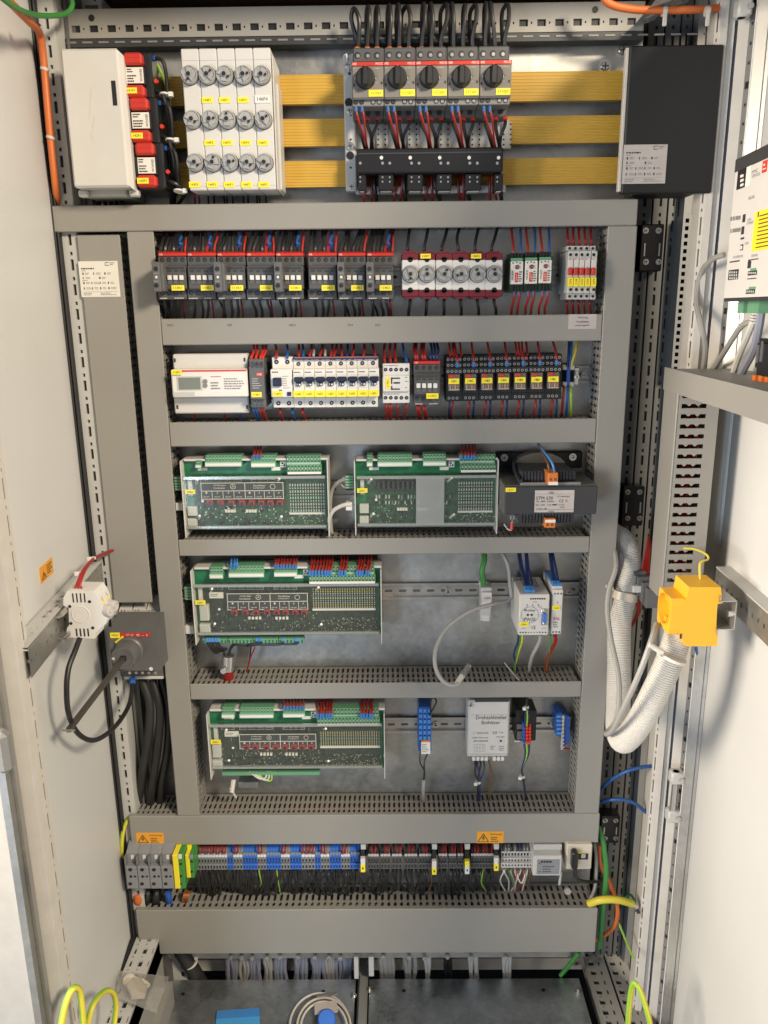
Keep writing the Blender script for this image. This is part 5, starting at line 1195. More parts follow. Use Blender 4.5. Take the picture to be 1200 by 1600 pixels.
# three green relay modules
for k in range(3):
    c = (807.5, 830, 852)[k]; Y = -.012; dy = -k*.8
    t = T('timer_module', f'green housed timer module with a white front, {("leftmost", "middle", "rightmost")[k]} of the three', 'module', group='green timer modules')
    b = MB('moduledark'); b.pb(c-11, 402+dy, c+11.2, 456+dy, Y+.008, .055, .001); t.part('housing', b)
    b = MB('white'); b.m('paper'); b.pb(c-9.4, 408+dy, c+9.8, 444+dy, Y, Y+.012, .0008); t.part('front', b)
    b = MB('lime'); b.m('termgreen'); b.pb(c-8.8, 403+dy, c+9.4, 408+dy, Y+.001, Y+.01, .0005); t.part('terminal_strip', b)
    b = MB('blackgloss'); 
    for i in range(4): b.pb(c-9+i*4.8, 395+dy, c-5.2+i*4.8, 402+dy, Y+.004, .04, .0004); b.pb(c-9+i*4.8, 446+dy, c-5.2+i*4.8, 455+dy, Y+.004, .04, .0004)
    t.part('terminal', b, kind='stuff')
    b = MB('redbright'); b.m('bordeaux'); o = W(c+.4, 417.5+dy, Y); b.rev(o, (0, -1, 0), [(.0032, 0), (.003, .003)], 14); b.m('steel'); b.box(o.x-.002, o.x+.002, o.y-.0034, o.y-.003, o.z-.0004, o.z+.0004); t.part('dial', b)
    b = MB('black')
    for px, py in ((-6, 411), (0, 410), (5, 411)): b.rev(W(c+px, py+dy, Y-.0003), (0, -1, 0), [(.0011, 0), (.0011, .0003)], 8)
    t.part('led', b)
    b = MB('redbright'); x0, x1, z0, z1 = RC(c-3, 426+dy, c+2.2, 441+dy, Y-.0004)
    b.box(x0, x1, Y-.0005, Y, z0, z1); b.m('white'); b.text('24V', ((x0+x1)/2, Y-.0008, (z0+z1)/2), (0, 0, 1), (-1, 0, 0), width=(z1-z0)*.75, height=(x1-x0)*.55); t.part('red_print', b)
    b = MB('ink'); b.text('MURR', W(c-6.6, 430+dy, Y-.0004), (0, 0, 1), (-1, 0, 0), width=.014, height=.0028)
    x0, x1, z0, z1 = RC(c+3.4, 423+dy, c+8, 441+dy, Y-.0004); b.print_lines(x0, x1, z0, z1, Y-.0004, 5, .5, k); t.part('print', b)
    for j in range(2): wire([W(*p) for p in ((c-5+j*11, 399+dy, .0), (c-5+j*11, 388, -.002), (c-7+j*13, 372, .015), (c-9+j*14, 352, .045))], .0019, ('redwire', 'bluewire')[j], f'{("red", "blue")[j]} wire running down to the {ORD[k]} green timer module', f'{("red", "blue")[j]} wires above the timer modules', tips=((W(c-5+j*11, 400+dy, .0), W(c-5+j*11, 394, -.002), 'lightgrey'),))
    for j in range(2): pw([(c-4+j*8, 454+dy, .0), (c-4+j*8, 464, .0), (c-8+j*9+k*-1, 482, .015), (c-9+j*8, 500, .045)], .0019, 'redwire', f'red wire hanging below the {ORD[k]} green timer module', 'red wires below the timer modules', tips=((W(c-4+j*8, 455, .0), W(c-4+j*8, 461, .0), 'ferrule'),))
# five slim breakers with red toggles
for k in range(5):
    c = 891.5+k*8.9; Y = -.018; last = k == 4
    t = T('fuse_terminal', f'slim grey fuse switch with a red toggle, {("leftmost", "second from left", "middle", "fourth from left", "rightmost, set slightly apart")[k]} of the five', 'fuse switch', group='slim fuse switches with red toggles')
    if last: c += .6
    b = MB('lightgrey'); b.pb(c-4.3, 392, c+4.3, 458, Y+.006, .055, .0006); b.pb(c-4.2-1.5, 384, c+3, 392, Y+.022, .055, .0006); b.pb(c-4.2-1.5, 458, c+3, 468, Y+.022, .055, .0006); t.part('housing', b)
    b = MB('whitegrey'); b.pb(c-3.9, 403, c+3.9, 433, Y, Y+.008, .0006); t.part('front', b)
    b = MB('red'); b.pb(c-3.2, 418, c+3.2, 430, Y-.005, Y+.002, .0012); t.part('toggle', b)
    b = MB('labelyellow'); b.pb(c-3.9, 433.5, c+3.9, 447.5, Y-.0008, Y+.006); b.m('ink'); b.text(f'12{k}F5', W(c, 440.5, Y-.0011), (0, 0, 1), (-1, 0, 0), width=.009, height=.0028); t.part('label', b)
    b = MB('redbright'); x0, x1, z0, z1 = RC(c-3, 404, c+3, 406, Y-.0003); b.print_lines(x0, x1, z0, z1, Y-.0003, 1, .6, k); t.part('print', b)
    for py, dz, rr in ((398, .006, .0024), (452.5, .006, .0024), (388, .022, .0022), (463, .022, .0022)):
        b = MB('black'); o = W(c-(1.5 if dz > .01 else 0), py, Y+dz-.0003); b.rev(o, (0, -1, 0), [(rr, 0), (rr, .0003)], 10); t.part('terminal_hole', b)
    pw([(c-3, 386, .02), (c-4, 376, .01), (c-5, 364, .03), (c-5, 352, .05)], .0021, 'redwire', f'dark red wire running down to the {ORD[k]} slim fuse switch', 'dark red wires above the slim fuse switches')
    pw([(c-6, 466, .02), (c-6, 474, .01), (c-5, 486, .03), (c-4, 500, .05)], .0019, 'redwire', f'dark red wire hanging below the {ORD[k]} slim fuse switch', 'dark red wires below the slim fuse switches', tips=((W(c-6, 468, .015), W(c-6, 474, .01), 'navy'),))
# ================================================================== row 2
# energy meter
Y = -.018
t = T('energy_meter', 'wide white energy meter with a grey display and a red line', 'energy meter')
b = MB('whitegrey'); b.pb(270, 553, 387, 577, Y+.022, .055, .002); b.pb(272, 620, 389, 646, Y+.022, .055, .002); t.part('terminal_cover', b)
b = MB('white'); x0, x1, z0, z1 = RC(268, 577, 387, 621, Y); b.box(x0, x1, Y, .05, z0, z1, .002); 
b.box(x0+.001, x1-.001, Y-.0015, Y+.004, z0+.001, z0+(z1-z0)*.18, .001); t.part('housing', b)
b = MB('redbright'); b.pb(284, 578, 385, 580.5, Y-.0006, Y); t.part('red_line', b)
b = MB('lightgrey'); b.pb(276, 588, 316, 610, Y-.0006, Y, .0004); fr = t.part('display_frame', b)
b = MB('lcd'); b.pb(279, 590, 313, 608.5, Y-.0010, Y); t.part('display', b, fr)
for py in (596, 602.5): b = MB('midgrey'); b.rev(W(320.5, py, Y-.0002), (0, -1, 0), [(.0038, 0), (.0036, .0012)], 16); t.part('button', b)
b = MB('ink'); x0, x1, z0, z1 = RC(329, 590, 382, 609, Y-.0005); h = z1-z0; b.m('inkgrey'); b.print_lines(x0, x0+(x1-x0)*.36, z0, z0+h*.7, Y-.0005, 3, .45, 3); b.print_lines(x0+(x1-x0)*.4, x1, z0, z1, Y-.0005, 5, .4, 4); b.m('redbright'); b.pb(329, 588, 345, 589, Y-.0005, Y-.0004); t.part('print', b)
b = MB('lightgrey'); b.pb(271, 613, 304, 618.5, Y-.002, Y-.0015); t.part('service_window', b)
tag_label(t, 268, 578, 284, 585.5, Y-.0025, '115P1')
for px, py in ((273, 563), (382, 562), (277, 636), (386, 636)): b = MB('ink'); b.pb(px-1.5, py-3, px+1.5, py+3, Y+.0216, Y+.0222); t.part('clip_slot', b)
for px, m_, mm in ((303, 'redwire', 'red'), (350, 'redwire', 'red'), (375, 'bluewire', 'blue')): pw([(px, 642, .03), (px+1, 652, .03), (px+3, 668, .05)], .002, m_, mm+' wire hanging below the energy meter', mm+' wires below the energy meter')
# monitoring relay
Y = -.02
t = T('monitoring_relay', 'narrow dark grey monitoring relay between energy meter and breakers', 'relay')
b = MB('slate'); b.pb(391, 561, 414, 637, Y+.01, .055, .001); b.pb(390, 572, 413, 624, Y, .05, .0008); t.part('housing', b)
for r_ in ((567, .01), (572.5, .0), (627, .0), (633, .01)):
    for i in range(3): b = MB('screwdark'); o = W(394.5+i*7, r_[0], Y+.0097 if r_[1] else Y+.0097); b.rev(W(394.5+i*7.2, r_[0], Y+(.0097 if r_[1] or r_[0] > 600 else -.0003)), (0, -1, 0), [(.0026, 0), (.0024, .0006)], 10); t.part('terminal_screw', b)
b = MB('red'); b.pb(400, 582, 411, 588, Y-.0005, Y, .0002); b.m('white'); b.ptext('ABB', 401, 583, 409, 586.5, Y-.0008); t.part('logo_mark', b)
b = MB('lightgrey'); x0, x1, z0, z1 = RC(394, 590, 409, 608, Y-.0003); b.print_lines(x0, x1, z0, z1, Y-.0003, 5, .3, 3); t.part('print', b)
tag_label(t, 393, 612.5, 409, 620.5, Y-.0003, '115K1')
for i, (px, pt) in enumerate(((393, 396), (400, 401), (407, 410), (411, 415))): wire([W(*p) for p in ((px, 565, .0), (px, 558, -.003), ((px+pt)/2+2, 549, .015), (pt, 535, .045))], .0021, 'redbright', 'red wire running down to the dark monitoring relay', 'red wires above the monitoring relay')
for i, (px, m_) in enumerate(((396, 'bluewire'), (400, 'bluewire'), (406, 'redwire'), (411, 'redwire'))): pw([(px, 634, .0), (px+1, 642, .0), (px+5, 652, .02), (px+9, 668, .05)], .0021, m_, ('blue' if i < 2 else 'red')+' wire hanging below the dark monitoring relay', ('blue' if i < 2 else 'red')+' wires below the monitoring relay')
# residual current breaker
Y = -.02
t = T('residual_breaker', 'wide white residual current breaker at the left of the breaker row', 'circuit breaker')
b = MB('white'); b.pb(425, 558, 457.5, 578, Y+.022, .055, .001); b.pb(427, 621, 459, 637, Y+.022, .055, .001); b.pb(423, 577, 456.5, 621, Y, .05, .0012); t.part('housing', b)
for px, py in ((432, 565.5), (449, 565.5), (435, 630), (451.5, 630)): b = MB('black'); b.rev(W(px, py, Y+.0217), (0, -1, 0), [(.0036, 0), (.0036, .0003)], 14); b.m('steel'); b.rev(W(px, py, Y+.0214), (0, -1, 0), [(.0012, 0), (.0012, .0003)], 8); t.part('terminal_hole', b)
b = MB('navy'); b.pb(426, 590.5, 439.5, 604, Y-.006, Y+.001, .001); b.m('charcoal2'); b.pb(426.5, 597, 439, 597.8, Y-.0065, Y-.006); t.part('toggle', b)
b = MB('navy'); b.pb(448.5, 612.5, 455, 618.5, Y-.002, Y, .0005); t.part('test_button', b)
tag_label(t, 426.5, 611, 441.5, 619.5, Y-.0003, '116F1')
b = MB('ink'); x0, x1, z0, z1 = RC(425, 580, 440, 583, Y-.0003); b.print_lines(x0, x1, z0, z1, Y-.0003, 1, .6, 3); b.m('inkgrey'); x0, x1, z0, z1 = RC(442, 586, 453, 608, Y-.0003); b.print_lines(x0, x1, z0, z1, Y-.0003, 6, .25, 5); b.m('ink'); b.pb(436, 609, 440.5, 610.5, Y-.0004, Y-.0003); t.part('print', b)
# eight miniature breakers: one built, seven copied
xs0, xs1 = 458, 592.5; wq = (xs1-xs0)/8
t = T('miniature_breaker', 'slim white miniature breaker with a dark blue toggle, first beside the wide breaker', 'circuit breaker', group='slim white miniature breakers')
c = xs0+wq/2
b = MB('white'); b.pb(c-8.2, 561, c+8.2, 578, Y+.022, .055, .0008); b.pb(c-7.2, 621, c+9.2, 637, Y+.022, .055, .0008); b.pb(c-8.2, 577, c+8.2, 621, Y, .05, .001)
b.m('lightgrey'); b.pb(c-7.5, 585.7, c+7.5, 586, Y-.00015, Y); b.pb(c-7.5, 606.7, c+7.5, 607, Y-.00015, Y); t.part('housing', b)
for px, py in ((c, 568.5), (c+2.5, 630)): b = MB('black'); b.rev(W(px, py, Y+.0217), (0, -1, 0), [(.0033, 0), (.0033, .0003)], 14); b.m('steel'); b.rev(W(px, py, Y+.0213), (0, -1, 0), [(.0014, 0), (.0014, .0003)], 8); t.part('terminal_hole', b)
b = MB('navy'); b.pb(c-7, 589.5, c+7, 597, Y-.007, Y+.001, .001); b.pb(c-4, 596.5, c+4, 603.5, Y-.004, Y+.001, .0008); tg = t.part('toggle', b)
b = MB('white'); b.pb(c+.4, 600, c+3.2, 602.4, Y-.0046, Y-.004); b.pb(c-2.6, 599.5, c-1.8, 602.2, Y-.0045, Y-.004); t.part('toggle_mark', b, tg)
b = MB('ink'); x0, x1, z0, z1 = RC(c-7.3, 580.6, c+7.3, 583, Y-.0003); b.print_lines(x0, x1, z0, z1, Y-.0003, 1, .6, 7); t.part('print', b)
b = MB('labelyellow'); b.pb(c-8.1, 610.5, c+8.1, 620.5, Y-.0007, Y); b.m('ink'); b.ptext('116F2', c-4.4, 614, c+4.4, 617.5, Y-.0010); t.part('label', b)
st = (W(xs1-wq/2, 600, Y)-W(c, 600, Y))/7
for k in range(1, 8): dup(t, (st.x, 0, st.z*0) if k == 1 else (st.x*k, 0, 0), f'slim white miniature breaker with a dark blue toggle, {ORD[k]} from the left')
b = MB('blueterm'); b.m('bluedark'); b.pb(459, 556.5, 592, 561.5, -.004, .04, .0006); b.m('copper'); b.pb(460, 557.5, 590, 559, -.0046, -.004); b.pb
single('phase_busbar', b, 'blue insulated comb busbar along the top of the miniature breakers', 'busbar')
rg = random.Random(31)
for i, (px, pt, m_) in enumerate(((432, 430, 'redwire'), (449, 448, 'bluewire'), (467, 466, 'redwire'), (484, 487, 'redwire'), (500, 504, 'redwire'), (517, 519, 'redwire'), (534, 532, 'redwire'), (551, 553, 'redwire'), (568, 569, 'redwire'), (586, 581, 'redwire'), (474, 472, 'bluewire'), (508, 506, 'greycable'), (522, 526, 'redwire'), (490, 489, 'greycable'), (542, 543, 'bluedark'))):
    cn = {'redwire': 'red', 'bluewire': 'blue', 'greycable': 'grey', 'bluedark': 'dark blue'}[m_]
    pw([(px, 562 if px > 455 else 560, .0), (px, 554, .0), ((px+pt)/2+1, 547, .02), (pt, 535, .045)], .0021, m_, cn+' wire running down to the white breakers', cn+' wires above the white breakers')
for px, m_ in ((438, 'redwire'), (457, 'bluewire'), (473, 'redwire')): pw([(px, 635, .02), (px, 645, .015), (px+3, 652, .03), (px+5, 668, .05)], .0021, m_, ('blue' if m_ == 'bluewire' else 'red')+' wire hanging below the white breakers', 'wires below the white breakers')
# small white contactor
Y = -.01
t = T('contactor', 'small cream white contactor with a yellow upright label', 'contactor')
b = MB('beige'); b.m('white'); b.pb(598, 568, 640, 588, Y+.006, .055, .001); b.pb(598, 611, 640, 630, Y+.006, .055, .001); b.pb(598, 587, 640, 612, Y, .05, .001); t.part('housing', b)
for i in range(5):
    for py in (577.5, 621.5): b = MB('black'); b.rev(W(602.5+i*8.2, py, Y+.0057), (0, -1, 0), [(.0030, 0), (.0030, .0003)], 12); b.m('steel'); b.rev(W(602.5+i*8.2, py, Y+.0054), (0, -1, 0), [(.001, 0), (.001, .0003)], 6); t.part('terminal_hole', b)
b = MB('ink'); b.pb(611, 590, 625, 592, Y-.0005, Y); b.pb(611, 607, 625, 609, Y-.0005, Y); b.pb(611, 590, 613, 600, Y-.0005, Y); b.pb(615, 597, 625, 599.5, Y-.0005, Y); b.pb(611, 603, 613, 609, Y-.0005, Y); t.part('recess', b)
b = MB('labelyellow'); b.pb(602.5, 590, 609.5, 607.5, Y-.0008, Y); b.m('ink'); b.text('117K1', W(606, 599, Y-.0011), (0, 0, 1), (-1, 0, 0), width=.011, height=.0028); t.part('label', b)
b = MB('lightgrey'); b.m('ink'); 
for py in (570.5, 615, 589, 595, 605): x0, x1, z0, z1 = RC(600 if py in (570.5, 615) else 633, py, 638, py+1.5, Y-.0003 if 587 < py < 612 else Y+.0057); b.print_lines(x0, x1, z0, z1, Y-.0003 if 587 < py < 612 else Y+.0057, 1, .6, int(py))
t.part('print', b)
b = MB('blackgloss'); b.pb(598, 561, 640, 568, .012, .05, .001); single('suppressor', b, 'black suppressor plugged on top of the small white contactor', 'suppressor')
for i, (px, m_) in enumerate(((602, 'redwire'), (611, 'redwire'), (619, 'redwire'), (636, 'bluewire'))): pw([(px, 572, .01), (px-1, 562, -.0), (px-2-(3 if i == 3 else 0), 550, .02), (px-1-(6 if i == 3 else 0), 535, .045)], .0022, m_, ('blue' if i == 3 else 'red')+' wire running down to the small white contactor', 'wires above the small white contactor')
for i, px in enumerate((602, 607, 610, 620, 634)): pw([(px, 628, .01), (px+1, 636, .0), (px-(3 if i == 4 else -1), 652, .02), (px+(0, 3, 4, 1, -5)[i], 668, .05)], .0019, 'redwire', 'red wire hanging below the small white contactor', 'red wires below the small white contactor')
contactor('dark grey contactor with a red top strip in the energy meter row', 646, 42, -.015, '117K2', (0, 1, 2, 3), 562, 633).o.pop('group')
for i, (px, m_) in enumerate(((650, 'redwire'), (653, 'redwire'), (661, 'redwire'), (665, 'redwire'), (674, 'bluedark'), (679, 'bluedark'), (684, 'bluedark'))): pw([(px, 566, .005), (px-1, 556, -.0), (px-(3 if i < 4 else -1), 547, .02), (px-2, 535, .045)], .0022, m_, ('red' if i < 4 else 'dark blue')+' wire running down to the dark contactor in the meter row', 'wires above the contactor in the meter row')
for i, px in enumerate((651, 654, 661, 664)): pw([(px, 630, .005), (px+1, 640, .0), (px+3, 652, .02), (px+5, 668, .05)], .0019, 'redwire', 'red wire hanging below the dark contactor in the meter row', 'red wires below the contactor in the meter row')
# seven plug-in relays: socket with relay on it
Yr = -.012
st = 25.9
def relay_socket(k, x_off):
    cx = 709.5+x_off; dy = -k*.55
    t = T('relay_socket', f'black relay socket with rows of screws, {ORD[k]} of seven from the left', 'relay socket', group='black relay sockets')
    b = MB('blackgloss'); b.m('black'); 
    b.pb(cx-13, 556+dy, cx+12.8, 568+dy, Yr+.030, .06, .0008); b.pb(cx-13, 566+dy, cx+12.8, 576+dy, Yr+.018, .05, .0008); b.pb(cx-13, 575+dy, cx+12.8, 585+dy, Yr+.006, .05, .0008)
    b.pb(cx-13, 584+dy, cx+12.8, 616+dy, Yr+.014, .05, .0008); b.pb(cx-13, 615+dy, cx+12.8, 627+dy, Yr+.022, .05, .0008); t.part('housing', b)
    for py, yy, nn in ((562, .030, 4), (571, .018, 4), (580.5, .006, 4), (622, .022, 3)):
        for i in range(nn):
            b = MB('steel'); o = W(cx-9.4+i*6.2+(1.5 if nn == 3 else 0), py+dy, Yr+yy-.0002); b.rev(o, (0, -1, 0), [(.0024, 0), (.0022, .0007), (.0014, .0007)], 10, cap=False); b.m('screwdark'); b.rev(o, (0, -1, 0), [(.0015, 0), (.0015, .0004)], 8); t.part('terminal_screw', b)
    r = T('plug_in_relay', f'clear brown plug-in relay with red tab, {ORD[k]} of seven from the left', 'relay', group='plug-in relays')
    b = MB('relaygrey'); b.pb(cx-9, 585+dy, cx+9, 611+dy, Yr, Yr+.013, .0008); r.part('case', b)
    b = MB('redbright'); b.pb(cx-8, 586+dy, cx+.5, 590+dy, Yr-.003, Yr, .0006); r.part('red_tab', b)
    b = MB('labelyellow'); b.pb(cx-8.6, 591.5+dy, cx+8, 600+dy, Yr-.0012, Yr); b.m('ink'); b.ptext(f'118K{k+1}', cx-4.6, 594+dy, cx+4, 597.6+dy, Yr-.0015); r.part('label', b)
    b = MB('steel'); 
    for i in range(4): b.m('copper' if i % 2 else 'steel'); b.pb(cx-7+i*4, 602+dy, cx-5.2+i*4, 608+dy, Yr-.0004, Yr)
    b.m('lightgrey'); b.pb(cx-8, 608.6+dy, cx+8, 609.6+dy, Yr-.0005, Yr); r.part('contacts', b)
    for j, (a, m_) in enumerate(((3, 'redwire'),)):
        px = cx+a; pt = px+(-3, -2, -3, -2, -1, -2, -4)[k]
        wire([W(*p) for p in ((px+2, 572+dy, .0), (px+2, 562+dy, -.006), (px, 551+dy, .012), (pt, 534, .045))], .0019, m_, f'red wire with blue sleeve reaching down onto the {ORD[k]} relay socket', 'red wires above the relay sockets', tips=((W(px+2, 574+dy, .0), W(px+2, 566+dy, -.005), 'ferrule'),))
        if k in (0, 4): 
            for e_ in (-9, -4, 8): pw([(px+e_, 560+dy, .02), (px+e_, 552, .015), (px+e_-2, 534, .045)], .0019, 'redwire', 'red wire behind the front row of relay wires', 'red wires behind the relay wires')
    for j, m_ in enumerate(('redwire', 'bluedark')): pw([(cx-2+j*7-(12 if k == 0 and j else 0), 624+dy, .015), (cx-2+j*7-(12 if k == 0 and j else 0), 634, .008), (cx-(5-j*9)-(12 if k == 0 and j else 0), 645, .02), (cx-3+j*6-(10 if k == 0 and j else 0), 662, .05)], .0018, m_, ('red', 'dark blue')[j]+f' wire hanging below the {ORD[k]} relay socket', ('red', 'dark blue')[j]+' wires below the relay sockets')
for k in range(7): relay_socket(k, k*st)
# terminals and end clamp right of the relays
t = T('end_terminal', 'light grey rail terminal with a blue centre right of the relays', 'terminal block')
b = MB('lightgrey'); b.pb(879, 570, 886, 578, .02, .06, .0008); b.pb(879, 597, 886, 605, .02, .06, .0008); b.pb(891, 571, 898, 578, .02, .06, .0008); b.pb(890, 597, 897, 605, .02, .06, .0008); t.part('clamp', b)
b = MB('blue'); b.pb(885, 569, 891, 606, .022, .06, .0008); t.part('body', b)
t = T('end_bracket', 'silver end bracket with a screw at the right end of the relay rail', 'bracket')
b = MB('galvrail'); b.pb(897, 574, 905, 602, .03, .06, .0012); b.pb(899, 580, 904, 585, .028, .03, .0005); t.part('bracket', b)
t.part('screw', bolt(901, 589, .029, .0028))
t.part('screw', bolt(912, 586, .062, .003))
for i, (px, pt, m_, nm_) in enumerate(((886, 889, 'bluedark', 'dark blue'), (890, 893, 'bluewire', 'blue'), (893, 902, 'yellowwire', 'green and yellow'))): pw([(px, 573, .02), (px+1, 565, .02), ((px+pt)/2+1, 552, .025), (pt, 534, .045)], .002, m_, nm_+' wire above the small terminals right of the relays')
for i, (px, pt, m_, nm_) in enumerate(((881, 877, 'redwire', 'red'), (887, 885, 'bluewire', 'blue'), (892, 893, 'lime', 'green'))): pw([(px, 603, .02), (px, 612, .015), ((px+pt)/2, 630, .02), (pt-1, 662, .05)], .002, m_, nm_+' wire below the small terminals right of the relays')

# ================================================================== circuit boards
def board(label, left, top, right, bottom, ox, oy, s, tops, legend, right_block, ypx, blue_wires=(), leds=True, relays=(), has_film=False, Yb=.018, low=None):
    """control board in its plastic tray; tops = green plugs (x0,x1,y0,y1) in photograph pixels"""
    t = T('control_board', label, 'circuit board', group='green control boards')
    Yc_ = Yb-.014
    x0, x1, z0, z1 = RC(left, top, right, bottom, Yb); h = z1-z0; w_ = x1-x0
    b = MB('lightgrey'); b.box(x0-.003, x1+.003, Yb+.004, Yb+.040, z0-.002, z0+.0005); b.box(x0-.002, x1+.002, Yb+.03, YP-.012, z0+.01, z1-.01); t.part('carrier', b)
    b = MB('pcb'); b.box(x0, x1, Yb, Yb+.0016, z0+h*.0, z1-h*.0); bd = t.part('board', b)
    lo = top+(bottom-top)*.20                     # below this line: darker, densely populated
    b = MB('pcbblack' if right_block[4] > 16 else 'pcbdark'); xa, xb, za, zb = RC(left+16, lo, right-3, bottom-1, Yb-.0003); b.box(xa, xb, Yb-.0004, Yb, za, zb); t.part('printed_area', b, bd)
    rg = random.Random(int(left*7+top))
    # small components: chips, resistors, solder points, tracks
    b = MB('solder')
    def px2(u, v): return W(left+(right-left)*u, top+(bottom-top)*v, Yb-.0006)
    ue = (ox-left)/(right-left)
    for i in range(150 if relays else 110):
        u = rg.uniform(.07, .66); v = rg.uniform(.66, .95); o = px2(u, v); kind = rg.random()
        if kind < .4: b.m('solder'); b.box(o.x-.0008, o.x+.0008, Yb-.0014, Yb-.0004, o.z-.0010, o.z+.0010)
        elif kind < .7: b.m('black'); b.box(o.x-.0011, o.x+.0011, Yb-.0018, Yb-.0004, o.z-.0016, o.z+.0016)
        elif kind < .85: b.m('track'); b.box(o.x-.0003, o.x+.0003, Yb-.0006, Yb-.0004, o.z-.006, o.z+.004)
        else: b.m('termgreenlight'); b.box(o.x-.002, o.x+.002, Yb-.0006, Yb-.0004, o.z-.0003, o.z+.0003)
    for i in range(150):
        u = rg.uniform(.68, .985); v = rg.uniform(.74, .96); o = px2(u, v); b.m(('solder', 'black', 'inkgrey')[rg.randrange(3)]); b.box(o.x-.001, o.x+.001, Yb-.0012, Yb-.0004, o.z-.0007, o.z+.0007)
    for i in range(60 if not relays else 26):
        u = rg.uniform(.08, .66); v = rg.uniform(.26, .62); o = px2(u, v); b.m(('track', 'inkgrey', 'termgreenlight')[rg.randrange(3)]); l_ = rg.uniform(.001, .006); b.box(o.x-.0003, o.x+.0003, Yb-.0006, Yb-.0004, o.z-l_, o.z+l_)
    t.part('small_components', b, bd, kind='stuff')
    for i in range(7):
        u = .12+.078*i+rg.uniform(-.01, .01); v = rg.choice((.82, .86, .9)); o = px2(u, v); b = MB('charcoal2'); b.box(o.x-.0028, o.x+.0028, Yb-.003, Yb-.0004, o.z-.005, o.z+.005, .0004); t.part('chip', b, bd)
    for k_ in range(2):
        for i in range(4):
            u = (.30 if k_ == 0 else .445)+i*.019; o = px2(u, .735); b = MB('paper'); b.box(o.x-.0019, o.x+.0019, Yb-.005, Yb-.0004, o.z-.0024, o.z+.0024); t.part('capacitor', b, bd)
    # right side: columns of diodes
    n = right_block[4]; xa, xb, za, zb = RC(*right_block[:4], Yb-.0006); cw = (xb-xa)/n
    b = MB('solder')
    for i in range(n):
        for v in range(9): b.m(('solder', 'yellowwire' if n > 16 else 'lightgrey', 'solder')[v % 3] if v != 4 else 'termgreenlight'); zz = zb-(zb-za)*(v+.5)/9; hh_ = (.040, .020)[v % 2]; b.box(xa+(i+.28)*cw, xa+(i+.72)*cw, Yb-.0022, Yb-.0004, zz-(zb-za)*hh_, zz+(zb-za)*hh_)
    t.part('diode_columns', b, bd, kind='stuff')
    b = MB('white'); b.pb(right_block[0], right_block[3]+1, right_block[2], right_block[3]+4, Yb-.004, Yb-.0004, .0004); t.part('white_strip', b, bd)
    # green pluggable terminals
    for a, c, d, e in tops:
        np_ = max(2, int(round((c-a)/5.3))); x_0, x_1, z_0, z_1 = RC(a, d, c, e, Yb-.014); 
        b = MB('termgreen'); b.box(x_0, x_1, Yb-.012, Yb-.0005, z_0, z_0+(z_1-z_0)*.5, .0006); b.box(x_0, x_1, Yb-.0105, Yb+.022, z_0+(z_1-z_0)*.42, z_1, .0008); pl_ = t.part('terminal_plug', b)
        b = MB('termgreenlight'); b.box(x_0, x_1, Yb-.0145, Yb-.012, z_0, z_0+(z_1-z_0)*.40); b.m('paper'); b.box(x_0+.0008, x_1-.0008, Yb-.0148, Yb-.0145, z_0+(z_1-z_0)*.08, z_0+(z_1-z_0)*.30)
        t.part('plug_face', b, pl_)
        b = MB('moduledark'); 
        for i in range(np_): xx = x_0+(i+.5)*(x_1-x_0)/np_; b.m('moduledark'); b.box(xx-.0014, xx+.0014, Yb-.0108, Yb-.0100, z_0+(z_1-z_0)*.56, z_0+(z_1-z_0)*.92); b.m('termgreenlight'); b.box(xx-.0009, xx+.0009, Yb-.0111, Yb-.0106, z_0+(z_1-z_0)*.66, z_0+(z_1-z_0)*.80)
        t.part('plug_openings', b, pl_, kind='stuff')
    # left: labels and data sockets
    fh = bottom-top
    b = MB('labelyellow'); b.pb(left+2, ypx, left+18, ypx+7, Yc_-.0006, Yc_); b.m('ink'); b.ptext('20A1', left+5, ypx+2, left+14, ypx+5.4, Yc_-.0009); t.part('label', b)
    for (a, c, d, e) in (low or ((left+6, bottom-34, left+20, bottom-20), (left+6, bottom-15, left+20, bottom-2))):
        b = MB('beige'); b.m('whitegrey'); b.pb(a, c, d, e, Yb-.010, Yb, .0006); sk = t.part('data_socket', b); b = MB('lightgrey'); b.pb(a+2, c+2, d-2, e-2, Yb-.0108, Yb-.010); t.part('socket_shield', b, sk)
    b = MB('whitegrey'); b.pb(left+7, top+fh*.30, left+13, top+fh*.52, Yb-.006, Yb, .0004); t.part('dip_switch', b)
    # legend card with emblem (under the cover)
    if legend:
        a, c, d, e, m1 = legend; hh = e-c
        Yl = Yb-.009
        b = MB('charcoal2'); b.pb(a, c, d, e, Yl, Yl+.0008); lc = t.part('legend_card', b)
        b = MB('paper'); lw = .9
        def ln(x_0, y_0, x_1, y_1): b.pb(x_0, y_0, x_1, y_1, Yl-.0003, Yl)
        mid = a+(d-a)*.53; yb_ = c+hh*.48
        ln(a, c, d, c+lw); ln(a, e-lw, d, e); ln(a, yb_, d, yb_+lw); ln(a, c, a+lw, e); ln(d-lw, c, d, e); ln(mid, c, mid+lw, e)
        for i in range(1, 4): ln(a+(mid-a)*i/4, yb_, a+(mid-a)*i/4+.7, e); ln(mid+(d-mid)*i/4, yb_, mid+(d-mid)*i/4+.7, e)
        t.part('legend_lines', b, lc)
        b = MB('paper'); 
        for q, (s1, s2) in enumerate((('Verflüssiger', 'Condenser'), ('Verdichter', 'Compressor'))):
            xx = (a, mid)[q]+(d-a)*(.15, .10)[q]; xe = xx+(d-a)*.15
            b.ptext(s1, xx, c+hh*.12, xe, c+hh*.23, Yl-.0003); b.ptext(s2, xx, c+hh*.27, xe-1, c+hh*.38, Yl-.0003)
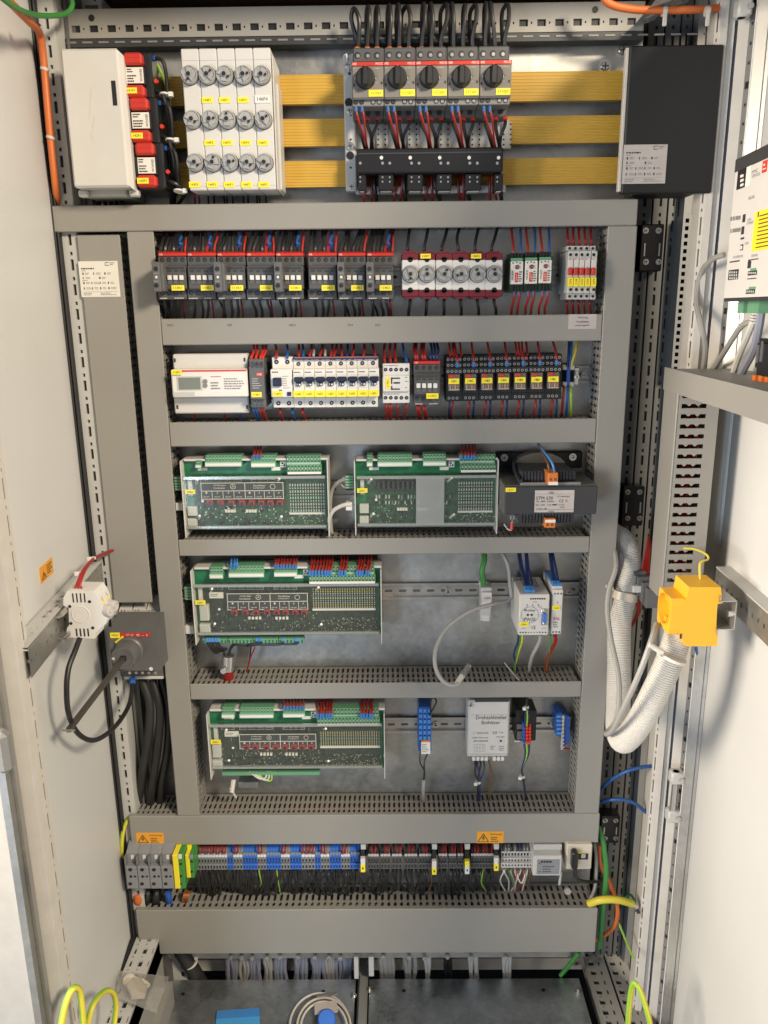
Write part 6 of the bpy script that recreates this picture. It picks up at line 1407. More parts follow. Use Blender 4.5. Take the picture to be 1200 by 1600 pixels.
        for i in range(8):
            cx = a+(mid-a)*(i+.5)/4 if i < 4 else mid+(d-mid)*(i-3.5)/4
            b.ptext(str(i % 4+1), cx-1.2, yb_+hh*.08, cx+1.2, yb_+hh*.19, Yl-.0003); b.ptext('ON-OFF', cx-4.5, yb_+hh*.34, cx+4.5, yb_+hh*.42, Yl-.0003)
        t.part('lettering', b, lc)
        b = MB('paper')
        for q in range(2):
            o = W((a+(mid-a)*.73, mid+(d-mid)*.72)[q], c+hh*.24, Yl-.0002); r = (W(a+hh*.16, c, Yl).x-W(a, c, Yl).x)
            b.rev(o, (0, -1, 0), [(r, 0), (r, .0003), (r*.86, .0003), (r*.86, 0)], 24, cap=False)
            if q == 0:
                for k_ in range(3):
                    an = math.pi/2+k_*2*math.pi/3; p = Vector((math.cos(an), 0, math.sin(an)))*r*.9; n_ = Vector((-math.sin(an), 0, math.cos(an)))*r*.12; b.quad(o+p-Vector((0, .0003, 0)), o+n_-Vector((0, .0003, 0)), o-n_-Vector((0, .0003, 0)))
        t.part('round_emblem', b, lc)
    for px, py in relays:
        b = MB('reddark'); b.pb(px-4.8, py-4, px+5.2, py+4.2, Yb-.012, Yb, .0008); rl_ = t.part('rotary_switch', b); b = MB('blackgloss'); o = W(px, py+1, Yb-.0122); b.rev(o, (0, -1, 0), [(.0030, 0), (.0026, .0012)], 12); t.part('switch_rotor', b, rl_)
    if n > 16:
        b = MB('paper'); b.pb(left+24, top+fh*.36, left+46, top+fh*.45, Yb-.0012, Yb-.0004); b.m('inkgrey'); x_0, x_1, z_0, z_1 = RC(left+26, top+fh*.38, left+44, top+fh*.43, Yb-.0015); b.print_lines(x_0, x_1, z_0, z_1, Yb-.0015, 2, .5, 3); t.part('white_label', b)
    for a, c, d, e in ((tops[0][0]+4, top+fh*.11, tops[0][0]+19, top+fh*.15), (right_block[0]-28, top+fh*.10, right_block[0]-14, top+fh*.15)):
        b = MB('paper'); b.pb(a, c, d, e, Yb-.0010, Yb-.0002); t.part('white_label', b)
    b = MB('paper'); b.pb(right_block[0]-14, top+2, right_block[0]-5, top+11, Yb-.0010, Yb-.0002); b.m('ink'); b.pb(right_block[0]-12.5, top+3.5, right_block[0]-9.5, top+6, Yb-.0013, Yb-.0010); b.pb(right_block[0]-9, top+6.5, right_block[0]-6.5, top+9.5, Yb-.0013, Yb-.0010); b.pb(right_block[0]-12.5, top+7.5, right_block[0]-10.5, top+9.5, Yb-.0013, Yb-.0010); t.part('code_label', b)
    # acrylic cover with spacers
    b = MB('acrylic'); ct = top+fh*.235; x_0, x_1, z_0, z_1 = RC(left+2, ct, right-2, bottom-1, Yc_); b.box(x_0, x_1, Yc_-.0012, Yc_, z_0, z_1); b.m('acrylic_edge'); b.box(x_0, x_1, Yc_-.0018, Yc_+.003, z_1-.0045, z_1); b.box(x_0, x_1, Yc_-.0018, Yc_+.003, z_0, z_0+.004); cvv = t.part('clear_cover', b)
    for u, v in ((.10, .30), (.665, .28), (.115, .82), (.68, .83)):
        b = MB('tie'); o = px2(u, v); b.tube([Vector((o.x-.003, Yb, o.z-.005)), Vector((o.x+.003, Yc_-.002, o.z+.005))], .0021, 8); t.part('spacer', b)
    b = MB('white'); o = px2(.145, .57); b.rev(Vector((o.x, Yc_-.0013, o.z)), (0, -1, 0), [(.0024, 0), (.0016, .001)], 12); t.part('white_knob', b)
    # side rails of the tray
    for px in (left-1.5, right+1.5):
        b = MB('whitegrey'); o = W(px, (top+bottom)/2, Yc_-.004); b.box(o.x-.0008, o.x+.0008, Yc_-.006, Yb+.03, z0-.010, z1+.003, .0005); t.part('side_rail', b)
    b = MB('whitegrey'); b.pb(left, top-2.5, right+2, top+.8, Yc_+.006, Yb+.03, .0005); t.part('top_rail', b)
    # white print boxes
    b = MB('paper'); 
    for a, c, d, e in tops[:3]: 
        ya = top+fh*.245; 
        for q in range(4): b.pb(a+(c-a)*q/4+.6, ya+3.6, a+(c-a)*(q+1)/4-1, ya+4.2, Yb-.0006, Yb-.0004); b.pb(a+(c-a)*q/4+.6, ya+7, a+(c-a)*(q+1)/4-1, ya+7.5, Yb-.0006, Yb-.0004)
        b.pb(a, ya+3, a+.6, ya+8, Yb-.0006, Yb-.0004); b.pb(c-.6, ya+3, c, ya+8, Yb-.0006, Yb-.0004)
    t.part('silkscreen', b, bd)
    if has_film:
        b = MB('film'); x_0, x_1, z_0, z_1 = RC(650, 745, 694, 820, Yc_-.0014); b.box(x_0, x_1, Yc_-.0020, Yc_-.0014, z_0, z_1); t.part('film_sheet', b, cvv)
    return t
B1 = board('upper left circuit board with red dial switches and two white emblems', 287, 719, 511, 826, 0, 0, 1,
      ((305, 314, 720, 731), (320, 377, 712, 729), (392, 430, 712, 730)), (314, 754, 443, 780, 0), (452, 755, 508, 800, 14), 765,
      relays=[(327, 786), (344, 786), (361, 786), (378, 786), (393, 786), (408, 786), (422, 786), (437, 786)])
t = B1
def top_block(t, a, c, y0, y1, rows_, Yb=.018):
    for r_ in range(rows_):
        x_0, x_1, z_0, z_1 = RC(a+r_*1.5, y0+(y1-y0)*r_/rows_, c+r_*1.5, y0+(y1-y0)*(r_+1)/rows_-.4, Yb-.010-.004*r_); n = int((c-a)/5.3)
        b = MB('termgreen'); b.box(x_0, x_1, Yb-.010-.005*r_, Yb+.012, z_0, z_1, .0008); p_ = t.part('terminal_row', b)
        b = MB('moduledark')
        for i in range(n): xx = x_0+(i+.5)*(x_1-x_0)/n; b.m('moduledark'); b.box(xx-.0016, xx+.0016, Yb-.0104-.005*r_, Yb-.01-.005*r_, z_0+(z_1-z_0)*.3, z_1-.001); b.m('solder'); b.box(xx-.0009, xx+.0009, Yb-.0107-.005*r_, Yb-.0104-.005*r_, z_0+(z_1-z_0)*.5, z_0+(z_1-z_0)*.75)
        b.m('paper' if r_ == rows_-1 else 'termgreenlight'); b.box(x_0+.001, x_1-.001, Yb-.0106-.005*r_, Yb-.01-.005*r_, z_0, z_0+(z_1-z_0)*.25); t.part('openings', b, p_, kind='stuff')
top_block(B1, 447, 501, 712, 741, 2)
B2 = board('upper right circuit board partly covered by a milky protective film', 556, 719, 776, 822, 0, 0, 1,
      ((573, 582, 712, 729), (590, 644, 711, 729), (661, 697, 710, 728)), None, (715, 752, 770, 797, 14), 763, has_film=True)
top_block(B2, 718, 774, 710, 738, 2)
b = MB('solder'); rg = random.Random(4)
for i in range(24):
    for v in (0, 1): o = W(588+i*5, 776+v*9, .017); b.m(('lightgrey', 'black', 'inkgrey')[rg.randrange(3)]); b.box(o.x-.001, o.x+.001, .0155, .0176, o.z-.003, o.z+.003)
B2.part('resistor_row', b, kind='stuff')
for k in range(14): 
    o = W(592+k*7.5, 757, .017); b = MB('charcoal2'); b.box(o.x-.0022, o.x+.0022, .008, .0176, o.z-.008, o.z+.008, .0004); B2.part('relay_chip', b)
B3 = board('third circuit board with a wide double terminal block, wires hanging below', 303, 888, 594, 992, 0, 0, 1,
      ((327, 348, 887, 904), (357, 412, 885, 902), (428, 464, 884, 901)), (355, 927, 481, 953, 0), (488, 918, 587, 950, 26), 938,
      relays=[(366, 957), (383, 957), (400, 957), (417, 957), (432, 957), (446, 957), (461, 957), (475, 957)], low=((312, 946, 326, 970), (312, 976, 328, 990)))
top_block(B3, 481, 585, 884, 912, 2)
B4 = board('lowest circuit board with a wide double terminal block', 327, 1110, 599, 1201, 0, 0, 1,
      ((346, 366, 1107, 1122), (374, 427, 1107, 1122), (442, 476, 1106, 1121)), (374, 1147, 494, 1170, 0), (500, 1142, 594, 1165, 26), 1156,
      relays=[(385, 1168), (399, 1168), (416, 1168), (431, 1168), (445, 1168), (459, 1168), (472, 1168), (486, 1168)], low=((332, 1164, 345, 1184), (332, 1189, 347, 1201)))
top_block(B4, 494, 592, 1107, 1134, 2)
# lower rows of plugs on board three
x_0, x_1, z_0, z_1 = RC(318, 994, 476, 1001, .02); b = MB('termgreen'); 
for i in range(4):
    xa_ = x_0+(x_1-x_0)*i/4; b = MB('termgreen'); b.box(xa_+.0006, xa_+(x_1-x_0)/4-.0006, .008, .03, z_0, z_1, .0006); p_ = B3.part('lower_plug', b)
    b = MB('moduledark')
    for j in range(7): xx = xa_+(j+.5)*(x_1-x_0)/28; b.box(xx-.0012, xx+.0012, .0074, .008, z_0+.001, z_1-.002)
    B3.part('openings', b, p_, kind='stuff')
x_0, x_1, z_0, z_1 = RC(348, 1203, 500, 1208, .02); b = MB('termgreen'); b.box(x_0, x_1, .012, .03, z_0, z_1, .0006); B4.part('lower_plug', b)
# side plugs at the left edges
for lab, pts, Yq in (('small green plug on the left edge of the upper left board', (272, 745, 283, 767), .01), ('small green plug left of the upper right board', (539, 743, 552, 764), .01), ('small green plug on the left edge of the third board', (288, 917, 300, 938), .01)):
    t = T('green_plug', lab, 'plug', group='small green edge plugs'); x_0, x_1, z_0, z_1 = RC(*pts, Yq); n = 5
    for i in range(n): b = MB('termgreen'); zz = z_0+(z_1-z_0)*i/n; b.box(x_0, x_1, Yq, Yq+.02, zz+.0004, zz+(z_1-z_0)/n-.0004, .0006); p_ = t.part('pole', b); b = MB('solder'); b.box(x_0+.002, x_0+.0045, Yq-.0004, Yq, zz+.0012, zz+.003); t.part('screw', b, p_)
for lab, pts in (('white network plug left of the upper left board', (274, 786, 286, 798)), ('white network plug left of the third board', (289, 978, 303, 991))):
    t = T('network_plug', lab, 'plug', group='white network plugs'); b = MB('white'); b.pb(*pts, .012, .03, .001); t.part('body', b); b = MB('lightgrey'); b.pb(pts[0]-3, pts[1]+3, pts[0], pts[3]-3, .015, .027, .001); t.part('boot', b)
# wires into the boards
rgw = random.Random(8)
def comb(xs, y0, y1, ytop, m_, what, grp, lean=3, r=.0017, Y0=.0, fer=True, Ytop=.05):
    for i, px in enumerate(xs):
        c = 'redwire' if m_ == 'mix' and i % 3 else ('ferrule' if m_ == 'mix' else m_)
        cn = 'blue' if c == 'ferrule' else ('black' if c == 'blackcable' else 'red')
        wire([W(*p) for p in ((px, y0, Y0+.004), (px+.3, (y0+y1)/2, Y0), (px+lean*.5, y1, Y0+.005), (px+lean, ytop, Ytop))], r, c, f'{cn} wire {what}', f'{cn} {grp}', tips=((W(px, y0+1, Y0+.004), W(px+.3, (y0+y1)/2, Y0), 'ferrule'),) if fer else ())
comb([397, 402, 407], 714, 708, 690, 'redwire', 'dropping into the middle plug of the upper left board', 'wires of the upper left board', 1)
comb([721, 727, 732, 737, 741], 716, 706, 690, 'redwire', 'dropping into the right block of the upper right board', 'wires of the upper right board', 1)
comb([361, 366, 370], 886, 878, 862, 'ferrule', 'dropping into the left plug of the third board', 'wires of the third board', 1)
comb([430, 434, 439, 443, 448, 453, 458, 462], 886, 878, 862, 'redwire', 'dropping into the middle plug of the third board', 'wires at the middle of the third board', 2)
comb([484, 488, 493, 498, 503, 508, 512, 516, 530, 534, 539, 558, 562, 566, 572, 576], 898, 884, 862, 'redwire', 'dropping into the wide block of the third board', 'wires at the wide block of the third board', 5)
comb([444, 449, 454, 459, 464, 469, 474], 1107, 1099, 1085, 'redwire', 'dropping into the middle plug of the lowest board', 'wires at the middle of the lowest board', 1)
comb([496, 501, 505, 510, 514, 518, 564, 568, 573, 578, 581], 1121, 1108, 1085, 'redwire', 'dropping into the wide block of the lowest board', 'wires at the wide block of the lowest board', 1)
for nm, x0_, x1_, yy in (('third', 482, 590, 872), ('lowest', 494, 592, 1097)):
    b = MB('black'); b.pb(x0_, yy, x1_, yy+9, .045, .07, .001); b.m('solder')
    for i in range(int((x1_-x0_)/5)): b.rev(W(x0_+3+i*5, yy+5, .0448), (0, -1, 0), [(.0009, 0), (.0009, .0004)], 6)
    single('pin_strip', b, f'black pin strip behind the wires over the {nm} board', 'pin strip')
# cables below board three
t = T('cable_gland', 'shiny metal clamp gripping the bundle below the third board', 'clamp')
b = MB('steel'); b.tube([W(357, 1024, .02), W(356, 1047, .02)], .011, 16); t.part('sleeve', b); b = MB('steel'); b.cyl(W(350, 1046, .008), (0, -1, 0), .005, .008, 12); t.part('clamp_screw', b)
for i, px in enumerate((323, 327, 331, 336, 340)): wire([W(*p) for p in ((px, 998, .01), (px+4, 1010, .005), (px+14, 1020-i*1.5, .01), (348, 1015, .02), (356, 1026, .02))], .0024, 'blackcable', 'black wire curling from the lower left plugs into the metal clamp', 'black wires below the third board', tips=((W(px, 997, .01), W(px+1.5, 1003, .008), 'ferrule'),))
for i, px in enumerate((402, 408, 443, 463, 466)): wire([W(*p) for p in ((px, 998, .01), (px-2, 1005, .008), (px-14, 1009-i, .01), (385, 1008-i*.8, .014), (364, 1008, .018), (357, 1024, .02))], .0025, 'blackcable', 'black wire sweeping from the right plugs into the metal clamp', 'black wires sweeping below the third board', tips=((W(px, 997, .01), W(px-.5, 1002, .008), 'ferrule'),))
pw([(397, 998, .01), (398, 1012, .01), (392, 1026, .02), (386, 1050, .03)], .0012, 'redwire', 'thin red wire hanging below the third board'); pw([(392, 1010, .02), (390, 1030, .03), (385, 1050, .04)], .0012, 'blackcable', 'thin black wire hanging below the third board')
b = MB('redwire'); b.tube([W(356, 1048, .02), W(357, 1062, .03)], .010, 12); single('cable_sheath', b, 'dark red cable end entering the duct under the metal clamp', 'cable')
for i, px in enumerate((390, 395, 400)): pw([(px, 1206, .015), (px+14, 1216+i, .01), (px+24, 1216+i*1.5, .01), (418+i*3, 1205, .016)], .0017, ('palecable', 'palecable', 'lime')[i], 'pale wire looping below the lowest board', 'pale wires looping below the lowest board')
t = T('cable_tie_mount', 'pale tie and clamp hanging at the lower left of the lowest board', 'clamp'); b = MB('palecable'); b.tube([W(365, 1218, .02), W(362, 1238, .01)], .0045, 8); b.tube([W(360, 1232, .008), W(369, 1246, .02)], .002, 6); t.part('tie', b)
b = MB('galv'); b.pb(372, 1222, 404, 1232, .05, .07, .001); t.part('bracket', b)
# cables between boards one and two
pw([(552, 790, .01), (543, 788, .005), (530, 792, .005), (519, 800, .008), (514, 815, .015), (518, 832, .04)], .0036, 'palecable', 'white ribbed network cable bending down left of the upper right board', cat='cable', name='cable', n=10)
t = T('network_plug', 'white network plug left of the upper right board', 'plug', group='white network plugs'); b = MB('white'); b.pb(540, 785, 551, 798, .005, .02, .001); t.part('body', b)
pw([(540, 748, .012), (528, 754, .02), (519, 766, .03), (516, 790, .035), (518, 832, .05)], .0032, 'greycable', 'grey cable arching from the small green plug down to the duct', cat='cable', name='cable', n=8)
for i, c_ in enumerate(('palecable', 'lime', 'brown', 'palecable')): pw([(533, 750+i*2, .018), (537, 746+i*5, .014), (541, 747+i*4.5, .012)], .0009, c_, 'thin coloured core fanning into the small green plug', 'thin cores of the small green plug')
for i in range(4): pw([(279, 925+i, .03), (284, 920+i*5, .02), (289, 921+i*4.5, .012)], .0011, ('palecable', 'orange', 'lime', 'palecable')[i], 'thin coloured core fanning into the plug of the third board', 'thin cores of the third board plug')
drail('rail visible between the two upper circuit boards', 752, 778, 505, 560)
drail('rail running right of the third circuit board', 911, 936, 596, 905)
drail('rail running right of the lowest circuit board', 1121, 1145, 601, 893)
# ================================================================== transformer
t = T('transformer', 'heavy black control transformer with a silver STM 630 plate', 'transformer')
b = MB('blackgloss'); b.m('black'); b.pb(776, 706, 910, 732, .060, .074, .002); t.part('mounting_bracket', b)
for px, py in ((788, 715), (895, 714)): t.part('bolt', bolt(px, py, .059, .0042))
Y = -.065
x0, x1, z0, z1 = RC(789, 760, 933, 804, Y)
b = MB('iron'); b.m('charcoal2'); b.box(x0, x1, Y, .045, z0, z1, .0015); t.part('core', b)
b = MB('iron'); b.box(x0+.0005, x1-.0005, Y+.004, .045, z1, z1+.0012); b.box(x0-.0006, x0, Y+.004, .045, z0, z1); t.part('lamination_top', b)
b = MB('coil'); xa, xb = x0+.026, x1-.030
for s_, za_, zb_ in ((1, z1, z1+.020), (-1, z0-.020, z0)):
    b = MB('coil'); n = 17
    b.box(xa, xb, Y+.022, .03, za_, zb_, .004)
    for i in range(n): xx = xa+.004+(xb-xa-.008)*i/(n-1); b.tube([(xx, Y+.024, zb_-.001 if s_ > 0 else za_+.001), (xx, Y+.0205, (za_+zb_)/2), (xx, Y+.0205, za_ if s_ > 0 else zb_)], .0032, 6, 2)
    t.part('winding', b)
b = MB('iron'); 
arc = [Vector((xa+.002+(xb-xa-.004)*i/10, 0, math.sin(math.pi*i/10)**.6*.017)) for i in range(11)]
for i in range(10): p, q = arc[i], arc[i+1]; b.ext([(p.x, .052, z1+.018), (q.x, .052, z1+.018), (q.x, .052, z1+.020+q.z), (p.x, .052, z1+.020+p.z)], (0, -.024, 0))
t.part('bobbin', b); b = MB('midgrey'); b.tube([(xa-.002, Y+.006, z1+.003), (xb+.004, Y+.006, z1+.003)], .0026, 8); t.part('clamping_bar', b)
b = MB('paper'); b.m('silverpaper'); X0, X1, Z0, Z1 = RC(835.5, 766, 897, 800.5, Y-.0006); b.box(X0, X1, Y-.0006, Y, Z0, Z1, .0002); pl_ = t.part('type_plate', b)
b = MB('ink'); yy = Y-.0009; w_, h = X1-X0, Z1-Z0
def tt(s, u0, v0, u1, v1): b.text(s, (X0+w_*(u0+u1)/2, yy, Z1-h*(v0+v1)/2), (1, 0, 0), (0, 0, 1), width=w_*(u1-u0), height=h*(v1-v0))
tt('STM 630', .03, .27, .46, .42); tt('CE', .62, .41, .73, .55); tt('230V', .35, .07, .48, .16); tt('PRI.  400V  50/60Hz', .04, .46, .5, .54); tt('SEC. 230V   2.7A', .03, .62, .42, .70); tt('T3.15A', .60, .62, .76, .70); tt('400V', .35, .92, .5, .985); tt('CT 700001800', .56, .25, .88, .32); tt('UL', .77, .42, .84, .52); tt('IP00', .66, .74, .76, .81); tt('10.06. 100', .06, .8, .32, .86)
b.box(X0+w_*.45, X0+w_*.56, yy, Y, Z1-h*.68, Z1-h*.63); b.box(X0+w_*.03, X0+w_*.97, yy, Y, Z1-h*.885, Z1-h*.875); b.box(X0+w_*.03, X0+w_*.97, yy, Y, Z1-h*.175, Z1-h*.17); t.part('lettering', b, pl_)
tag_label(t, 790, 762, 806, 768.5, Y-.0003, '125T1')
for py, dz, nm, cz in ((0, 0, 'upper', 1), (0, 0, 'lower', -1)):
    a, c, d, e = (856, 739, 872, 758) if cz > 0 else (851, 810, 868, 825)
    b = MB('orange'); b.pb(a, c, d, e, Y-.004 if cz > 0 else Y+.01, Y+.03, .001); tm = t.part('orange_terminal', b, label=nm+' orange terminal block')
    Yq = (Y-.004 if cz > 0 else Y+.01)
    b = MB('paper'); b.pb(a+1, (e-5) if cz > 0 else c+2, d, e if cz > 0 else c+6.5, Yq-.0008, Yq); t.part('marker_strip', b, tm)
    b = MB('brown'); 
    for i in range(2): b.pb(a+3+i*7, c+8 if cz > 0 else c+8, a+6.5+i*7, c+12 if cz > 0 else c+12, Yq-.0004, Yq)
    t.part('openings', b, tm)
pw([(840, 692, .05), (848, 708, -.02), (856, 725, -.06), (859, 741, -.062)], .0018, 'brown', 'brown wire running to the upper orange transformer terminal')
pw([(840, 692, .05), (850, 706, -.02), (862, 722, -.06), (867, 741, -.062)], .0018, 'ferrule', 'light blue wire running to the upper orange transformer terminal')
b = MB('coil'); b.tube([W(806, 716, .05), W(803, 730, .0), W(812, 752, Y+.004)], .003, 8); single('black_lead', b, 'black lead curving over the left of the transformer core', 'wire')
t = T('cable_lug', 'red crimp lug standing loose under the left end of the transformer', 'cable lug')
b = MB('red'); b.tube([W(799, 828, -.02), W(800, 817, -.02)], .003, 8); t.part('sleeve', b)
b = MB('steel'); b.pb(797, 806, 799, 816, -.022, -.020); b.pb(801.5, 806, 803.5, 816, -.022, -.020); b.pb(797, 812, 803.5, 817, -.022, -.020); t.part('fork', b)
pw([(799, 828, -.02), (794, 827, -.01), (788, 819, .0)], .0016, 'palecable', 'pale curled wire end beside the red crimp lug')

# ================================================================== row 4 right: network jack, power supply, slim unit
t = T('network_jack', 'grey white network jack labelled 1024 clipped on the rail', 'network jack')
Y = .025; b = MB('whitegrey'); b.pb(751, 918, 768, 970, Y+.008, .068, .001); t.part('rail_clip', b)
b = MB('white'); b.pb(753.5, 926, 768.5, 950, Y, Y+.02, .0012); b.pb(754, 961, 765.5, 971, Y+.004, Y+.02, .001); b.m('lightgrey'); b.pb(754, 950, 767, 962, Y+.004, Y+.02, .0008); t.part('housing', b)
tag_label(t, 754.5, 930, 768, 937.5, Y-.0003, '1024', m='paper')
b = MB('lightgrey'); b.pb(749, 909, 761, 914, Y+.012, .06, .001); t.part('end_clamp', b)
pw([(755, 858, .045), (757, 875, .03), (753, 892, .022), (756, 914, .028)], .0050, 'greenwire', 'green network cable coming down to the 1024 jack', cat='cable', name='cable', n=10)
Yf = -.035
t = T('power_supply', 'deep beige white relay box marked PW20 with a blue serial socket', 'relay box')
x0, x1, z0, z1 = RC(811, 929, 858, 993, Yf); b = MB('beige'); b.m('whitegrey'); b.box(x0, x1, Yf, .055, z0, z1, .0015); hs = t.part('housing', b)
w_, h = x1-x0, z1-z0
def pt_(u, v, dy=.0004): return Vector((x0+w_*u, Yf-dy, z1-h*v))
b = MB('ink'); 
for i in range(9):
    if 2 <= i < 9: b.rev(pt_(.22+.075*i-.0, .10), (0, -1, 0), [(.0015, 0), (.0015, .0003)], 8)
for i in (0, 1, 8): pass
for i in range(10): 
    if i < 3 or i > 6: b.rev(pt_(.06+.093*i, .92), (0, -1, 0), [(.0013, 0), (.0013, .0003)], 8)
    else: b.rev(pt_(.06+.093*i, .92), (0, -1, 0), [(.0009, 0), (.0009, .0003)], 8)
for u in (.25, .44, .63): b.rev(pt_(u, .25), (0, -1, 0), [(.0011, 0), (.0011, .0003)], 8)
b.rev(pt_(.29, .49), (0, -1, 0), [(.0021, 0), (.0021, .0003)], 12); b.rev(pt_(.42, .49), (0, -1, 0), [(.0021, 0), (.0021, .0003)], 12); t.part('hole', b, hs, kind='stuff')
b = MB('ink'); b.text('Relay', pt_(.355, .385), (1, 0, 0), (0, 0, 1), width=w_*.36, height=h*.085); b.text('PW20', pt_(.355, .60), (1, 0, 0), (0, 0, 1), width=w_*.38, height=h*.085); b.text('CE', pt_(.5, .80), (1, 0, 0), (0, 0, 1), width=w_*.14, height=h*.08)
for s, u, v in (('LINE', .17, .82), ('OUTPUT', .84, .82), ('POWER', .5, .18), ('24V', .28, .3), ('BUS', .47, .3), ('ERROR', .68, .3)): b.text(s, pt_(u, v), (1, 0, 0), (0, 0, 1), height=h*.022)
t.part('lettering', b, hs)
b = MB('inkgrey'); r = w_*.29; b.rev(pt_(.355, .49, .0002), (0, -1, 0), [(r, 0), (r, .0003), (r-.0005, .0003), (r-.0005, 0)], 36, cap=False); t.part('circle_mark', b, hs)
b = MB('steel'); xs0 = x0+w_*.74; b.box(xs0, xs0+w_*.2, Yf-.001, Yf, z1-h*.74, z1-h*.34, .0004); b.m('blue'); b.m('blueterm'); b.box(xs0+w_*.045, xs0+w_*.155, Yf-.006, Yf-.001, z1-h*.66, z1-h*.44, .0008); b.m('steel')
for v in (.385, .70): b.cyl(Vector((xs0+w_*.1, Yf-.001, z1-h*v)), (0, -1, 0), .0019, .004, 8)
t.part('serial_socket', b)
tag_label(t, 811.5, 972, 826, 978.5, Yf-.0006, '126A1')
b = MB('inkgrey'); 
for i in range(7): b.box(x0+w_*(.25+.08*i), x0+w_*(.30+.08*i), .0, .045, z1-.0001, z1+.0003)
t.part('vent_slot', b, hs)
t = T('slim_module', 'slim beige white module with a red mark beside the PW20 box', 'module')
x0, x1, z0, z1 = RC(862.5, 918, 878.5, 991, Yf+.006); Yq = Yf+.006; b = MB('whitegrey'); b.box(x0, x1, Yq, .055, z0, z1-.004, .001); b.box(x0, x1, Yq+.006, .055, z1-.005, z1, .001); hs = t.part('housing', b)
b = MB('bluedark'); b.m('ferrule'); b.box(x0+.0005, x1-.0005, Yq+.008, .05, z1-.001, z1+.004, .0006); t.part('blue_cover', b)
b = MB('ink')
for u in (.2, .5, .8):
    for v in (.13, .95): b.rev(Vector((x0+(x1-x0)*u, Yq-.0003, z1-(z1-z0)*v)), (0, -1, 0), [(.0015, 0), (.0015, .0003)], 8)
b.rev(Vector((x0+(x1-x0)*.5, Yq-.0003, z1-(z1-z0)*.32)), (0, -1, 0), [(.001, 0), (.001, .0003)], 8); t.part('hole', b, hs)
b = MB('redbright'); b.text('RAIL', ((x0+x1)/2, Yq-.0004, z1-(z1-z0)*.66), (1, 0, 0), (0, 0, 1), width=(x1-x0)*.62, height=.005)
b.m('inkgrey'); b.print_lines(x0+.003, x1-.003, z0+(z1-z0)*.14, z0+(z1-z0)*.28, Yq-.0004, 3, .5, 3); t.part('lettering', b, hs)
tag_label(t, 863, 946, 875, 953, Yq-.0006, '126A2')
for i, (px, pt, q) in enumerate(((822, 809, .0), (825, 812, .0), (828, 821, .0), (833, 823, .0))): pw([(px, 923, -.028), (px-3, 905, .0), ((px+pt)/2-2, 888, .02), (pt, 860, .045)], .0022, 'bluedark', 'dark blue wire dropping onto the top of the PW20 box', 'dark blue wires above the PW20 box', tips=((W(px, 924, -.03), W(px-1, 917, -.018), 'ferrule'),))
for i, (px, pt) in enumerate(((865, 858), (868, 860), (873, 863))): pw([(px, 914, -.02), (px-2, 900, .0), (pt, 860, .045)], .0022, 'bluedark', 'dark blue wire dropping onto the slim module', 'dark blue wires above the slim module', tips=((W(px, 916, -.022), W(px-1, 909, -.012), 'ferrule'),))
for px, pt, m_, nm_ in ((810, 808, 'bluedark', 'dark blue'), (813, 806, 'greenwire', 'green'), (816, 807, 'yellowwire', 'yellow'), (860, 856, 'greenwire', 'green'), (866, 855, 'redwire', 'red'), (869, 858, 'redwire', 'red')):
    pw([(px, 992, -.02), (px-1 if px < 850 else px, 1004, -.015), (pt-5 if px < 812 else pt+2, 1022, .0), (pt-2, 1040, .03), (pt-2, 1056, .05)], .0018, m_, nm_+' wire hanging below the '+('PW20 box' if px < 850 else 'slim module'), 'wires below the PW20 box' if px < 850 else 'wires below the slim module')
pw([(845, 992, -.02), (842, 1005, -.015), (832, 1024, .0), (828, 1040, .03), (827, 1055, .05)], .0032, 'greycable', 'grey cable hanging below the PW20 box into the duct', cat='cable', name='cable', n=8)
pw([(784, 862, .045), (794, 885, .03), (797, 915, .03), (797, 936, .025), (770, 944, .0), (735, 955, -.01), (700, 980, -.015), (682, 1010, -.03), (680, 1040, -.045), (690, 1062, -.05), (705, 1071, -.05), (716, 1068, -.045)], .0036, 'greycable', 'loose grey network cable curling down to the duct cover', cat='cable', name='cable', n=10, sub=8)
t = T('network_plug', 'clear network plug at the loose end of the grey cable', 'plug')
b = MB('palecable'); b.tube([W(712, 1070, -.045), W(722, 1056, -.03)], lambda q: .0045+.001*q, 8); t.part('boot', b)
b = MB('acrylic_edge'); a, c = W(721, 1057, -.032), W(733, 1040, -.01); b.tube([a, c], .0055, 4); t.part('clear_body', b)
b = MB('midgrey'); b.tube([W(788, 1035, .02), W(800, 1050, .01), W(811, 1062, .005)], .0017, 6); single('loose_screw', b, 'thin metal pin lying slanted on the duct slots under the PW20 box', 'pin')
for px in (700, 889): single('rail_screw', bolt(px, 924, YP-.004, .0042), f'screw fixing the rail in the {"middle of the third board row" if px < 800 else "right end of the third board row"}', 'screw')
for px in (681, 864): single('rail_screw', bolt(px, 1132, YP-.004, .0042), f'screw fixing the lowest rail {"beside the blue relay" if px < 800 else "beside the blue terminal"}', 'screw')

